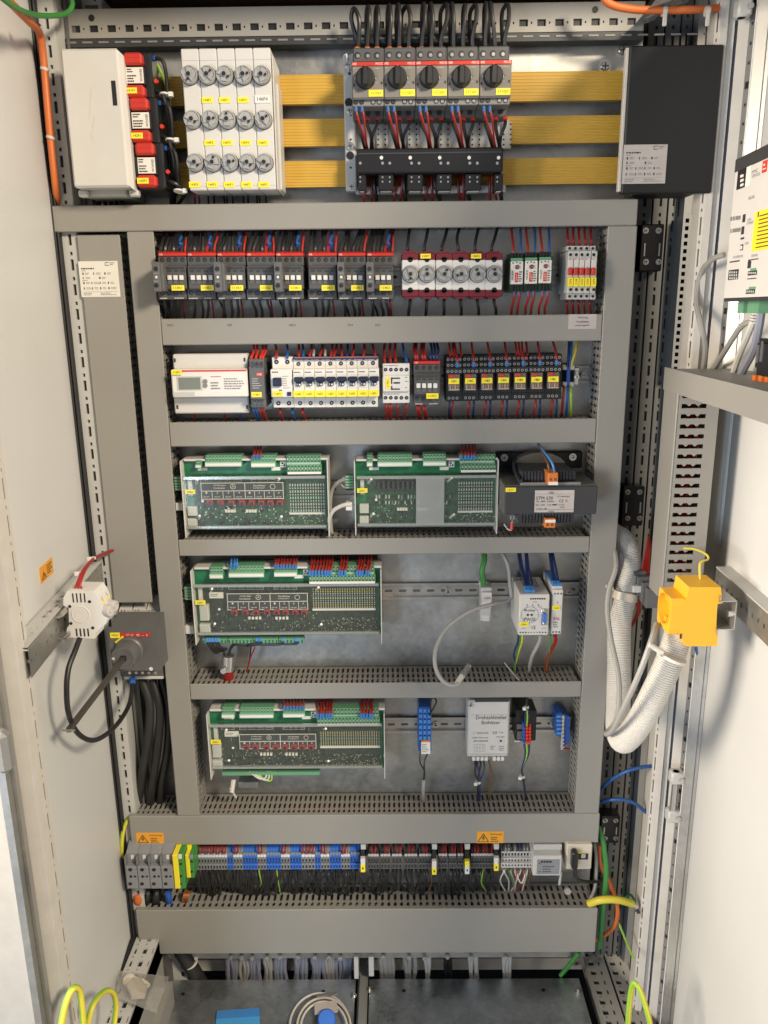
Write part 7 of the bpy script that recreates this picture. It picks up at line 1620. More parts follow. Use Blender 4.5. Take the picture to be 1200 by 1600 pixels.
# ================================================================== row 5 right
t = T('relay_terminal', 'blue relay terminal with a small white relay at its foot', 'relay')
Y = .015; b = MB('blue'); b.pb(653.5, 1105, 674, 1174, Y, .066, .001); hs = t.part('housing', b)
b = MB('ferrule')
for i in range(6):
    for j in range(3): b.pb(655+j*6.6, 1108+i*8.6, 659.5+j*6.6, 1113.5+i*8.6, Y-.002, Y, .0004)
t.part('clamp_cell', b, hs, kind='stuff')
b = MB('black')
for i in range(6):
    for j in range(3): b.pb(656+j*6.6, 1114.2+i*8.6, 658.5+j*6.6, 1116+i*8.6, Y-.0004, Y)
t.part('opening', b, hs, kind='stuff')
b = MB('white'); b.m('paper'); b.pb(658, 1160, 672.5, 1178.5, Y-.006, Y+.002, .0006); rl_ = t.part('white_relay', b); b = MB('orange'); b.pb(659, 1157, 672, 1160, Y-.004, Y+.002, .0004); t.part('ejector', b)
x0, x1, z0, z1 = RC(659, 1162, 671, 1176, Y-.0063); b = MB('inkgrey'); b.print_lines(x0, x1, z0, z1, Y-.0063, 5, .4, 3); t.part('print', b, rl_)
pw([(671, 1118, .01), (678, 1105, .0), (682, 1096, .0), (677, 1089, .01), (673, 1096, .0), (673, 1112, .01)], .0014, 'blackcable', 'thin black wire loop over the blue relay terminal')
for a in ((657, 1172, 657), (668, 1178, 664)): pw([(a[0], a[1], .015), (a[2]-1, 1190, .01), (663, 1205, .01), (662, 1222, .015)], .0014, 'blackcable', 'thin black wire hanging from the blue relay terminal', 'thin black wires under the blue relay terminal')
pw([(662, 1218, .015), (661, 1235, .02), (661, 1252, .05)], .0033, 'greycable', 'grey cable end under the blue relay terminal', cat='cable', name='cable', n=8)
t = T('speed_controller', 'beige white box lettered Drehzahlsteller Enthitzer', 'speed controller')
Y = .018; X0, X1, Z0, Z1 = RC(731, 1095, 796, 1184, Y); b = MB('white'); b.m('whitegrey'); b.box(X0, X1, Y, .066, Z0+.004, Z1, .003); 
b.box(X0+.0005, X1-.0005, Y+.006, .066, Z0-.001, Z0+.006, .001); hs = t.part('housing', b); w_, h = X1-X0, Z1-Z0
b = MB('screwdark'); b.ext([(X0+.012, Y-.0004, Z1-.002), (X1-.003, Y-.0004, Z1-.002), (X1-.002, Y+.004, Z1+.006), (X0+.014, Y+.004, Z1+.006)], (0, .03, 0)); t.part('metal_lid', b)
t.part('corner_screw', bolt(735, 1101, Y, .003))
b = MB('ink')
def tt(s, u, v, ww, hh): b.text(s, (X0+w_*u, Y-.0004, Z1-h*v), (1, 0, 0), (0, 0, 1), width=w_*ww, height=h*hh)
tt('Drehzahlsteller', .56, .285, .74, .066); tt('Enthitzer', .55, .375, .44, .060); tt('CE', .65, .555, .11, .045); tt('ELEKTROTECHNIK', .36, .56, .28, .025); tt('230V 50-60 Hz', .30, .64, .38, .022); tt('DREHZAHL', .79, .63, .2, .018); tt('T 40', .80, .55, .1, .02); tt('L N PE   U V', .3, .95, .4, .02) if False else None
b.m('inkgrey'); X = X0+w_*.14; b.print_lines(X, X0+w_*.5, Z1-h*.72, Z1-h*.68, Y-.0004, 1, .5, 2); b.print_lines(X0+w_*.55, X0+w_*.7, Z1-h*.86, Z1-h*.78, Y-.0004, 3, .4, 5); b.print_lines(X0+w_*.76, X0+w_*.9, Z1-h*.88, Z1-h*.78, Y-.0004, 3, .4, 6); t.part('lettering', b, hs)
b = MB('inkgrey')
def line(u0, v0, u1, v1, tk=.0004): 
    p, q = Vector((X0+w_*u0, Y-.0004, Z1-h*v0)), Vector((X0+w_*u1, Y-.0004, Z1-h*v1)); d_ = (q-p).normalized(); n_ = Vector((-d_.z, 0, d_.x))*tk/2; b.quad(p-n_, q-n_, q+n_, p+n_)
line(.08, .24, .95, .24); line(.08, .93, .92, .93)
for u in (.16, .23, .30, .37, .42): line(u, .76, u, .88)
line(.16, .76, .42, .76); line(.2, .82, .38, .82); line(.16, .88, .42, .88); line(.12, .575, .18, .53); line(.12, .575, .16, .575); t.part('wiring_drawing', b, hs, kind='stuff')
b = MB('ink'); o = Vector((X0+w_*.80, Y-.0003, Z1-h*.70)); b.rev(o, (0, -1, 0), [(.0022, 0), (.0022, .0004)], 12)
for k_ in range(9): a_ = math.pi*(1.25-1.5*k_/8); b.rev(o+Vector((math.cos(a_)*.0058, 0, math.sin(a_)*.0058)), (0, -1, 0), [(.0004, 0), (.0004, .0003)], 5)
t.part('speed_dial', b)
b = MB('white'); b.m('paper')
for i in range(8): b.pb(738+i*6.4, 1183, 743+i*6.4, 1189, Y+.008, .05, .0005) if i not in (4,) else None
t.part('terminal', b, kind='stuff')
for i, (px, pt, m_) in enumerate(((742, 748, 'blackcable'), (746, 749, 'bluedark'), (750, 747, 'blackcable'), (754, 750, 'bluedark'))): pw([(px, 1187, .03), (px+(1, 0, 1, 3)[i], 1196, .02), (px+(1, 3, -2, 0)[i], 1210, .015), (pt, 1222, .015), (pt, 1238, .02), (pt-1, 1252, .05)], .002, m_, ('black' if m_ == 'blackcable' else 'dark blue')+' wire hanging below the speed controller', 'wires below the speed controller')
pw([(764, 1187, .03), (766, 1200, .02), (769, 1212, .015), (766, 1235, .02), (764, 1252, .05)], .0018, 'brown', 'brown wire hanging below the speed controller')
def tie(px, py, Y, lab, r=.005):
    b = MB('tie'); o = W(px, py, Y); b.rev(o, (0, 0, 1), [(r, -.0018), (r*1.08, 0), (r, .0018)], 12); b.box(o.x-.008, o.x-.002, o.y-r-.003, o.y-r+.001, o.z-.003, o.z+.003, .0006); single('cable_tie', b, lab, 'cable tie')
tie(747, 1222, .015, 'white cable tie below the speed controller')
t = T('rail_terminals', 'dark terminal cluster with red and blue clamps beside the speed controller', 'terminal block')
b = MB('blackgloss'); b.pb(806, 1110, 838, 1158, .02, .066, .0015); b.m('slate'); b.pb(808, 1132, 818, 1140, .016, .02, .001); b.pb(808, 1143, 818, 1156, .016, .02, .001); t.part('base', b)
for i in range(3):
    b = MB(('blue', 'redbright', 'redbright')[i]); 
    for j in range(6): b.pb(817+i*4.6, 1131+j*5.3, 820.8+i*4.6, 1135.5+j*5.3, .010-.001*i, .03, .0006)
    t.part('clamp_row', b, kind='stuff')
b = MB('lightgrey'); b.pb(804, 1157, 813, 1160, .02, .03, .0005); t.part('clip', b)
for i, (m_, nm_) in enumerate((('bluedark', 'dark blue'), ('lime', 'green'), ('blackcable', 'black'))): pw([(820+i*3, 1134, .008), (821+i*3, 1120, .0), (823, 1104, .005), (823, 1085, .045)], .0017, m_, nm_+' wire rising from the dark terminal cluster', 'wires above the dark terminal cluster')
for i, (m_, nm_) in enumerate((('bluedark', 'dark blue'), ('lime', 'green and yellow'), ('blackcable', 'black'))): pw([(819+i*4, 1163, .012), (821+i*2, 1180, .008), (816, 1200, .008), (817, 1213, .01), (820, 1235, .02), (821, 1252, .05)], .0019, m_, nm_+' wire hanging from the dark terminal cluster', 'wires below the dark terminal cluster')
tie(823, 1105, .005, 'white cable tie above the dark terminal cluster', .004); tie(816, 1213, .01, 'white cable tie below the dark terminal cluster')
t = T('neutral_terminal', 'blue terminal rail with silver screws at the right end of the lowest rail', 'terminal block')
b = MB('blue'); 
P_ = [(869, 1115), (877, 1114), (890, 1120), (890, 1160), (880, 1166), (874, 1150), (869, 1150)]
b.ext([W(px, py, .03) for px, py in P_], (0, .035, 0)); b.m('ferrule')
for i in range(5): b.pb(870, 1118+i*6.5, 877, 1122+i*6.5, .026, .03, .0005)
t.part('housing', b); b = MB('steel'); b.pb(877, 1118, 881, 1172, .026, .032, .0004)
for i in range(9): b.cyl(W(879, 1118+i*6, .026), (0, -1, 0), .0021, .004, 8)
t.part('screw_bar', b); b = MB('redwire'); b.tube([W(881, 1169, .03), W(890, 1170, .03)], .0016, 6); t.part('red_stub', b)

# ================================================================== terminal row
Yt = .012
t = T('terminal_row_rail', 'mounting rail under the long terminal row', 'rail'); b = MB('galvrail'); x0, x1, z0, z1 = RC(200, 1336, 920, 1362, .062); b.box(x0, x1, .062, .074, z0, z1, .001); t.part('rail', b)
# four big grey terminals
for k in range(4):
    t = T('large_terminal', f'large grey feed terminal, {("leftmost", "second", "third", "rightmost")[k]} of four beside the yellow green ones', 'terminal', group='large grey feed terminals')
    a = 197+k*18.5+(0); 
    b = MB('termgrey'); x0, x1, z0, z1 = RC(a, 1353, a+18, 1389, -.03); b.box(x0, x1, -.03, .06, z0, z1-.002, .0012); xa, xb, za, zb = RC(a+1, 1333, a+19, 1352, -.018); b.box(x0, x1, -.018, .06, z1-.002, zb, .001)
    b.ext([(x0, -.018, zb), (x0, .03, zb+.022), (x0, .05, zb+.022), (x0, .05, zb)], (x1-x0, 0, 0)); b.m('midgrey'); b.box(x0, x1, -.0302, -.0298, z1-(z1-z0)*.30-.0004, z1-(z1-z0)*.30); b.box(x0-.0001, x0+.0003, -.0303, .0, z0, zb); t.part('housing', b)
    b = MB('white'); o = W(a+10, 1339, -.018); b.box(o.x-.0028, o.x+.0028, -.0188, -.018, o.z-.0045, o.z+.0045); t.part('marker', b)
    for px, py, rr in ((a+6.5, 1360.5, .0036), (a+7.5, 1369.5, .0026), (a+6.5, 1381, .0034)): b = MB('black'); b.rev(W(px, py if py != 1360.5 else 1359, -.0303), (0, -1, 0), [(rr, 0), (rr, .0004)], 12); t.part('screw_hole', b)
    b = MB('black'); o = W(a+14, 1369.5, -.0303); b.box(o.x-.002, o.x+.002, -.0306, -.03, o.z-.0016, o.z+.0016); t.part('slot', b)
for k, (a, c_, d_) in enumerate(((271, 'yellow', 'greenwire'), (290, 'yellow', 'greenwire'))):
    big = k == 0; wd = 8.5 if big else 6.5
    t = T('earth_terminal', f'yellow and green earth terminal, {"larger left one" if big else "smaller right one"} of the two', 'terminal', group='yellow green earth terminals')
    top_, bo = (1334, 1389) if big else (1334, 1372); Yy = -.03 if big else -.02
    b = MB(c_); b.pb(a, top_+2, a+wd, bo, Yy, .06, .001); x0, x1, z0, z1 = RC(a+2, 1318, a+wd+3, top_+3, .0); b.box(x0, x1, .0, .06, z0, z1, .001); t.part('yellow_half', b)
    b = MB('greenwire'); b.m('termgreen'); b.m('greenwire'); b.pb(a+wd, top_+1, a+wd+(8.5 if big else 6), bo, Yy+.002, .06, .001); x0, x1, z0, z1 = RC(a+wd+3, 1318, a+wd+10, top_+3, .0); b.box(x0, x1, .001, .06, z0, z1, .001); t.part('green_half', b)
    b = MB('white'); b.m('steel' if not big else 'white'); b.pb(a+wd-1, 1336, a+wd+4, 1342, Yy-.0008, Yy+.002); t.part('marker', b)
    b = MB('black')
    for py in ((1350, 1369, 1381) if big else (1346, 1362)): b.rev(W(a+wd+3, py, Yy+.0017), (0, -1, 0), [(.0024, 0), (.0024, .0004)], 10)
    t.part('screw_hole', b)
# small terminals, one object each
def terminals(x0_, x1_, pat, pitch=4.75, y0=1337, y1=1357, lab=''):
    n = int(round((x1_-x0_)/pitch)); pt = (x1_-x0_)/n; out = []
    for i in range(n):
        m_ = pat(i, n); out.append((x0_+i*pt, pt, m_))
    return out
TL = []
TL += [(305+i*4.55, 4.55, 'g', 1, 'r') for i in range(11)]
def seg(x0_, x1_, ng, white, red):
    global TL
    n = int(round((x1_-x0_)/4.75)); pt = (x1_-x0_)/n
    for i in range(n): TL.append((x0_+i*pt, pt, 'g' if i < ng else 'b', 1 if i < white else 0, 'r' if i in red else ''))
seg(355, 364.5, 0, 0, ()); seg(364.5, 379, 3, 3, (0, 1)); seg(379, 402, 0, 0, ()); seg(402, 416, 3, 3, (0, 1)); seg(416, 439, 0, 0, ()); seg(439, 453, 3, 3, (0, 1)); seg(453, 471, 0, 0, ())
seg(471, 492, 4, 4, (0, 1, 2, 3)); seg(492, 501, 0, 0, ()); seg(501, 515, 3, 3, (0, 1)); seg(515, 533, 0, 0, ()); seg(533, 547, 3, 3, (0, 1)); seg(547, 562, 0, 0, ())
for a, c in ((575, 592), (594.5, 610), (612.5, 628), (632, 652), (655, 674), (685, 699), (701, 713), (715, 724), (736, 771)):
    n = int(round((c-a)/4.5)); TL += [(a+i*(c-a)/n, (c-a)/n, 'k', 1, 'r' if i % 3 else 'k') for i in range(n)]
protos = {}
def make_term(kind, white, w_):
    key = (kind, white)
    x0, x1, z0, z1 = RC(500, 1339, 500+w_, 1357, Yt); 
    mm = {'g': 'termgrey', 'b': 'blueterm', 'k': 'slate'}[kind]
    me = {}
    b = MB(mm); zt_ = z1; h = z1-z0
    b.box(x0+.0002, x1-.0002, Yt+.002, .06, z0+h*.52, z1-.001, .0004); b.box(x0+.0002, x1-.0002, Yt, .06, z0-h*.05, z0+h*.44, .0004); b.box(x0+.0002, x1-.0002, Yt+.012, .06, z0+h*.40, z0+h*.55)
    b.ext([(x0+.0002, Yt+.004, z1-.001), (x0+.0002, Yt+.026, z1+.016), (x0+.0002, Yt+.05, z1+.016), (x0+.0002, Yt+.05, z1-.001)], (x1-x0-.0004, 0, 0))
    me['housing'] = b
    b = MB('black' if kind != 'b' else 'bluedark'); xm = (x0+x1)/2; r = (x1-x0)*.24
    b.box(xm-r, xm+r, Yt-.0003, Yt, z0+h*.08, z0+h*.32)
    if kind == 'b': b.box(xm-r*1.15, xm+r*1.15, Yt+.0017, Yt+.002, z0+h*.56, z1-.002)
    else: b.box(xm-r, xm+r, Yt+.0017, Yt+.002, z0+h*.58, z0+h*.80)
    me['clamp_opening'] = b
    b = MB('white'); 
    if kind == 'k': b.m('lightgrey')
    if white: b.box(x0+.0003, x1-.0003, Yt+.003, Yt+.005, z1-.0012, z1+.0042)
    else: b.m('termgrey'); b.box(x0+.0003, x1-.0003, Yt+.006, Yt+.008, z1-.001, z1+.006)
    me['marker'] = b
    org = Vector((x0, .06, z0)); res = {}
    return {n: bb_.build(n, Matrix.Translation(-org)) for n, bb_ in me.items()}, org, x1-x0
rgt = random.Random(77)
names = {'g': 'slim grey terminal', 'b': 'slim bright blue terminal', 'k': 'slim dark grey terminal'}
clu = {'g': -1, 'b': -1, 'k': -1}; last = None; lastx = 0
for i, (px, w_, kind, white, wr) in enumerate(TL):
    key = (kind, white)
    if key not in protos: protos[key] = make_term(kind, white, 4.75)
    meshes, org, wpx = protos[key]
    xa = W(px, 1348, Yt).x; xb = W(px+w_, 1348, Yt).x; zz = W(px, 1357+(0), Yt).z*0+W(600, 1357, Yt).z
    o = bpy.data.objects.new('slim_terminal', None); COL.objects.link(o); o.location = (xa, .06, zz); o.scale = ((xb-xa)/wpx, 1, 1); o.empty_display_size = .005
    if kind != last or px-lastx > 1.6: clu[kind] += 1; last = kind
    lastx = px+w_
    place = 'beside the earth terminals' if px < 355 else ('in the blue and grey middle stretch' if px < 562 else 'in the dark right stretch')
    if px < 355: o['label'] = 'slim grey terminal with a white marker right of the earth terminals'
    elif kind == 'k': o['label'] = f'slim dark grey terminal in the {ORD[clu[kind]]} dark block of the terminal row'
    else: o['label'] = f'{names[kind]} in the {ORD[clu[kind]-(kind == "g")]} {"grey" if kind == "g" else "blue"} block of the terminal row'
    o['category'] = 'terminal'; o['group'] = f'{names[kind]}s {place}'
    for n_, me in meshes.items(): c = bpy.data.objects.new(n_, me); COL.objects.link(c); c.parent = o
    cx = px+w_/2
    if wr:
        m_ = 'redwire' if wr == 'r' else 'blackcable'
        swire('terminal_top', ((cx, 1337, .02), (cx+rgt.uniform(-.5, .5), 1328, .014), (cx+rgt.uniform(-2, 2), 1316, .03), (cx+rgt.uniform(-2, 2), 1306, .05)), .0017, m_, 'dense red and black wires dropping into the long terminal row', tips=((W(cx, 1339, .02), W(cx, 1333, .016), 'ferrule' if i % 2 else 'lightgrey'),) if px < 562 else ())
    # black cable tails below
    c_ = rgt.choice(('blackcable',)*26+('blackrubber',)*3+('lime', 'brown'))
    swire('terminal_tails', ((cx, 1356, .02), (cx+rgt.uniform(-2, 2), 1366, .008+rgt.uniform(-.004, .004)), (cx+rgt.uniform(-5, 5), 1380, .016), (cx+rgt.uniform(-7, 7), 1396+rgt.uniform(-8, 6), .045)), .0024 if 'black' in c_ else .0012, c_, 'dense mass of black cable tails below the long terminal row')
b = MB('duct_in'); b.m('blueterm'); 
for i in range(150): 
    px = 372+i*1.28
b = MB('lightgrey')
# separators with yellow and white tags
for i, (px, ya, ym, yb_) in enumerate(((566.5, 1342, 1351, 1363), (678, 1346, 1356, 1367), (729.5, 1346, 1354, 1366), (775, 1341, 1350, 1361))):
    t = T('end_stop', f'black end stop with a {("white and yellow", "white and yellow", "yellow and white", "white and yellow")[i]} tag, {("leftmost", "second", "third", "rightmost")[i]} of four in the terminal row', 'end stop', group='tagged end stops')
    b = MB('black'); b.pb(px-3, 1330, px+3.5, 1360, .006, .06, .001); t.part('body', b)
    b = MB('lightgrey'); b.pb(px-3, 1319, px+5, 1328, .01, .05, .001); t.part('clamp', b)
    a1, a2 = ('white', 'labelyellow') if i != 2 else ('labelyellow', 'white')
    b = MB(a1); b.pb(px-3, ya, px+4, ym, -.002, .006, .0003); t.part('upper_tag', b); b = MB(a2); b.pb(px-3, ym, px+4, yb_, -.002, .006, .0003); b.m('ink'); b.pb(px-.5, (ym+yb_)/2-1.5, px+1.5, (ym+yb_)/2+1.5, -.0024, -.002); t.part('lower_tag', b)
# white terminals
for i in range(10):
    px = 783.5+i*4.85; t = T('white_terminal', 'slim white double deck terminal towards the right end of the terminal row', 'terminal', group='slim white double deck terminals')
    b = MB('white'); b.m('whitegrey'); b.pb(px, 1331, px+4.6, 1341, .012, .06, .0005); b.pb(px, 1341, px+4.6, 1349, .006, .06, .0005); b.pb(px, 1349, px+4.6, 1356, .0, .06, .0005); t.part('housing', b)
    b = MB('ink'); b.pb(px+1, 1333, px+3.6, 1337, .0115, .012); b.pb(px+1.2, 1343, px+3.4, 1345.5, .0055, .006); b.pb(px+1.2, 1351, px+3.4, 1353.5, -.0005, .0); t.part('opening', b)
    pw([(px+2, 1333, .02), (px+2, 1325, .015), (px+1, 1308, .05)], .0013, rgt.choice(('blackcable', 'greycable', 'bluedark')), 'thin dark wire dropping onto a white double deck terminal', 'thin wires above the white terminals', n=5)
    m_ = ('palecable', 'palecable', 'greenwire', 'greycable', 'palecable', 'redwire', 'palecable', 'redwire', 'palecable', 'brown')[i]
    pw([(px+2, 1355, .01), (px+2+rgt.uniform(-2, 2), 1363, -.002), (px+rgt.uniform(-5, 5)+(3 if i < 5 else -3), 1376, .01), (px+(8 if i < 4 else -6)+rgt.uniform(-3, 3), 1392, .045)], .0014, m_, {'palecable': 'pale', 'greenwire': 'green', 'greycable': 'grey', 'redwire': 'red', 'brown': 'brown'}[m_]+' wire curling below the white double deck terminals', 'thin wires below the white terminals', n=5)
b = MB('palecable'); wire([W(*p) for p in ((811, 1356, .008), (809, 1370, -.004), (815, 1380, -.006), (820, 1368, -.002), (821, 1356, .008))], .0014, 'palecable', 'pale wire loop hanging lowest under the white terminals')
# grey box and white outlet
t = T('interface_module', 'grey box with a slotted top and printed front at the right of the terminal row', 'module')
Y = -.018; b = MB('beige'); b.m('lightgrey'); b.pb(833, 1338, 878, 1369, Y, .05, .002); x0, x1, z0, z1 = RC(834, 1320, 878, 1338, .0); b.box(x0, x1, .0, .05, z0-.006, z1, .001); t.part('housing', b)
b = MB('silverpaper'); b.m('midgrey'); b.m('termgrey'); b.pb(839, 1343, 874, 1366, Y-.0005, Y); fp = t.part('front_plate', b); b = MB('ink'); x0, x1, z0, z1 = RC(845, 1344, 872, 1349, Y-.0008); b.print_lines(x0, x1, z0, z1, Y-.0008, 1, .6, 3); x0, x1, z0, z1 = RC(848, 1352, 870, 1364, Y-.0008); b.print_lines(x0, x1, z0, z1, Y-.0008, 3, .3, 5)
for py in (1349, 1362): b.rev(W(843, py, Y-.0005), (0, -1, 0), [(.0012, 0), (.0012, .0004)], 8)
t.part('print', b, fp)
b = MB('ink')
for i in range(7): b.pb(846+i*4, 1328, 848.8+i*4, 1332, -.0004, .0)
t.part('vent_slot', b)
t = T('duct_outlet', 'cream white outlet box with a black plug, right end of the terminal row', 'outlet')
Y = -.01; b = MB('beige'); b.pb(885, 1320, 925, 1359, Y, .05, .002); t.part('housing', b); b = MB('blackgloss'); b.pb(903, 1334, 919, 1343, Y-.0006, Y); t.part('opening', b)
b = MB('labelyellow'); b.pb(904, 1331, 912, 1333.5, Y-.001, Y); t.part('yellow_strip', b); b = MB('lightgrey'); b.pb(908, 1335, 915, 1341, Y-.002, Y, .0004); t.part('network_port', b)
t = T('black_plug', 'black angled plug in the cream outlet box', 'plug'); b = MB('blackcable'); b.m('blackgloss'); b.pb(894, 1334, 904, 1360, Y-.018, Y, .003); t.part('body', b)
pw([(899, 1358, -.02), (899, 1368, -.02), (906, 1376, -.01), (925, 1378, .01), (940, 1374, .03)], .0034, 'blackcable', 'black cable from the black plug out to the right', cat='cable', name='cable', n=8)
t = T('hex_nut', 'hexagonal brass nut lying on the bottom duct under the grey box', 'nut'); b = MB('steel'); b.m('galvrail'); b.cyl(W(886, 1391, .01), (0, -1, .3), .007, .006, 6); t.part('nut', b)
b = MB('lightgrey'); b.tube([W(877, 1362, .02), W(874, 1382, .02)], .0025, 6); t.part('strap', b)
# earth braid and orange sheath at the left
wire([W(*p) for p in ((217, 1392, .03), (216, 1404, .015), (222, 1418, .04), (226, 1432, .05))], .0095, 'orangecable', 'thick orange brown cable entering the bottom duct at the left', cat='cable', name='cable', n=10)
for i in range(5): pw([(290+i*2, 1392, .03), (286+i*2, 1402, .02), (284+i*1.6, 1416, .03), (282, 1432, .05)], .0016, 'copper', 'bare copper strand entering the duct beside the earth terminals', 'bare copper strands')
wire([W(*p) for p in ((262, 1390, .02), (264, 1405, .02), (266, 1428, .05))], .0062, 'blue', 'blue cable entering the bottom duct under the large terminals', cat='cable', name='cable', n=8)
for px in (232, 246): wire([W(*p) for p in ((px, 1388, .03), (px-2, 1405, .02), (px-2, 1430, .05))], .0075, 'blackcable', 'thick black cable under the large grey terminals', 'thick black cables under the large terminals', cat='cable', name='cable', n=8)

# ================================================================== left: thick black cables
for i, pts in enumerate((((222, 1062, .03), (234, 1100, .02), (232, 1150, .02), (222, 1210, .03), (214, 1275, .055)), ((238, 1062, .03), (250, 1110, .02), (246, 1170, .02), (238, 1225, .03), (234, 1275, .055)), ((252, 1060, .04), (263, 1110, .03), (262, 1170, .03), (252, 1225, .04), (250, 1275, .055)))):
    wire([W(*p) for p in pts], .0075, 'blackcable' if i else 'blackrubber', f'thick black supply cable running down from the main switch, {("left", "middle", "right")[i]} one', 'thick supply cables below the main switch', cat='cable', name='cable', n=12, sub=8)
pw([(207, 1060, .0), (206, 1080, -.02), (200, 1105, -.05), (180, 1135, -.12), (150, 1156, -.20), (124, 1148, -.25), (108, 1118, -.285), (104, 1080, -.29), (107, 1045, -.28), (118, 1015, -.26), (126, 993, -.238)], .0038, 'blackcable', 'black cable looping from the main switch up to the white fuse holder', cat='cable', name='cable', n=10, sub=8, tips=((W(207, 1059, .0), W(207, 1068, -.01), 'blueterm'),))
for i in range(3): pw([(116+i*7, 924, -.235), (120+i*3, 912, -.235), (130+i*2, 890, -.21), (147, 872+i, -.15), (166, 862+i*2, -.03), (182, 858, .02)], .0016, 'redwire', 'red wire rising from the white fuse holder into the cabinet', 'red wires of the white fuse holder')
for a, c, Yq in ((127, 895, -.215), (146, 872, -.15)): tie(a, c, Yq, f'small white tie round the red wires of the fuse holder, {"lower" if c > 880 else "upper"} one', .0032)

# ================================================================== earth wires, orange and other loose cables
pw([(-8, -22, -.28), (20, 8, -.2), (45, 33, -.12), (60, 48, -.04), (65, 68, -.02), (70, 113, -.012), (77, 197, -.010), (86, 285, -.004), (90, 318, .014), (92, 335, .03)], .0052, 'orangecable', 'orange cable running down the left front corner from the top', cat='cable', name='cable', n=12, sub=10)
pw([(-10, -14, -.3), (25, 12, -.22), (60, 24, -.1), (100, 22, -.02), (113, 8, .0), (108, -14, .0)], .0035, 'greenwire', 'green cable hanging in a curve at the top left corner', cat='cable', name='cable', n=8, sub=8)
pw([(935, -22, -.02), (950, 4, -.02), (985, 14, -.02), (1040, 16, -.02), (1090, 15, -.01), (1128, 13, .0)], .0052, 'orangecable', 'orange cable crossing the top right corner', cat='cable', name='cable', n=12, sub=8)
for px in (1038, 1105): 
    b = MB('palecable'); o = W(px, 18, -.02); b.rev(o, (1, 0, 0), [(.0065, -.003), (.007, 0), (.0065, .003)], 12); b.box(o.x-.003, o.x+.003, o.y-.006, o.y-.003, o.z-.020, o.z-.002, .001); single('cable_tie', b, f'pale cable tie on the orange cable at the top right, {"left" if px < 1070 else "right"} one', 'cable tie')
for a, c in ((40, 29), (70, 108), (79, 215)): 
    b = MB('palecable'); o = W(a, c, (-.12, -.012, -.010)[(a > 50)+(a > 70)]); b.rev(o, (.3, 0, 1), [(.0062, -.002), (.0066, 0), (.0062, .002)], 12); single('cable_tie', b, f'clear cable tie on the orange cable at the left, {"topmost" if a < 50 else ("middle" if a < 75 else "lowest")} of three', 'cable tie')
def earth(pts, r, lab, two=True):
    P = [W(*p) for p in pts]; b = MB('lime'); b.tube(P, r, 12, 10); b.m('yellowwire'); b.tube([p+Vector((r*.35, -r*.3, 0)) for p in P], r*.82, 10, 10); single('earth_cable', b, lab, 'cable', 'green and yellow earth cables')
earth([(94, 1612, -.43), (102, 1570, -.42), (113, 1545, -.41), (124, 1548, -.40), (129, 1580, -.40), (131, 1615, -.40)], .0042, 'green and yellow earth cable arched at the bottom left, outer one')
earth([(134, 1612, -.34), (145, 1570, -.32), (163, 1549, -.28), (177, 1552, -.26), (181, 1575, -.26), (176, 1612, -.28)], .0042, 'green and yellow earth cable arched at the bottom left, inner one')
earth([(980, 1612, -.18), (984, 1560, -.19), (990, 1536, -.2), (1000, 1548, -.21), (1012, 1585, -.22), (1018, 1615, -.22)], .0042, 'green and yellow earth cable arched at the bottom right')
earth([(206, 1268, .02), (193, 1295, .005), (190, 1330, .0), (197, 1352, .02)], .0038, 'green and yellow earth cable beside the upper left terminal duct')
earth([(216, 1442, .03), (200, 1446, .01), (193, 1462, .0), (206, 1470, .01), (222, 1470, .03)], .0038, 'green and yellow earth cable curling at the left of the bottom duct')
b = MB('palecable'); b.cyl(W(184, 1468, -.02), (1, .3, .05), .0055, .012, 12); single('cable_end', b, 'pale cylindrical cable end beside the left door gasket', 'cable end')
for i, pts in enumerate((((930, 1245, .05), (950, 1222, .02), (985, 1203, .0), (1024, 1196, .01)), ((925, 1258, .05), (950, 1250, .02), (985, 1252, .01), (1015, 1274, .02)))): pw(pts, .0034, 'bluewire', f'blue cable arching to the right frame, {"upper" if i == 0 else "lower"} one', 'blue cables at the right', cat='cable', name='cable', n=10, sub=6)
pw([(935, 1292, .03), (943, 1320, .01), (947, 1370, .005), (941, 1430, .02), (937, 1480, .04)], .0050, 'greenwire', 'green cable hanging along the right end of the terminal ducts', cat='cable', name='cable', n=10, sub=6)
pw([(937, 1320, .03), (938, 1350, .03), (955, 1385, .03), (965, 1420, .02), (958, 1450, .03), (930, 1470, .05)], .0042, 'orangecable', 'orange red cable bending behind the green one at the right', cat='cable', name='cable', n=10, sub=6)
pw([(920, 1412, .0), (940, 1406, -.01), (965, 1406, -.01), (988, 1412, .0)], .0070, 'yellowwire', 'thick yellow earth cable pointing right from the bottom duct', cat='cable', name='cable', n=12, sub=6)
t = T('cable_lug', 'crimped metal cable lug at the end of the thick yellow cable', 'cable lug'); b = MB('steel'); b.tube([W(987, 1412, .0), W(994, 1417, .0)], .005, 8); b.cyl(W(997, 1424, .0), (0, -1, 0), .007, .004, 12); b.m('screwdark'); b.cyl(W(997, 1424, -.004), (0, -1, 0), .004, .003, 6); t.part('lug', b)
pw([(929, 1318, .03), (932, 1345, .02), (930, 1385, .02), (922, 1405, .03)], .0030, 'greycable', 'grey cable curving beside the outlet box down to the bottom duct', cat='cable', name='cable', n=8)
pw([(967, 1412, .04), (985, 1398, .05), (996, 1420, .05)], .0025, 'greenwire', 'thin green wire behind the yellow cable lug'); pw([(966, 1440, .03), (978, 1470, .0), (990, 1498, -.04)], .0022, 'lime', 'thin green and yellow wire running down to the floor rail at the right')
pw([(905, 1488, .06), (892, 1505, .07), (876, 1524, .08)], .0045, 'greenwire', 'green cable dropping through the gap at the right of the floor plates', cat='cable', name='cable', n=10)

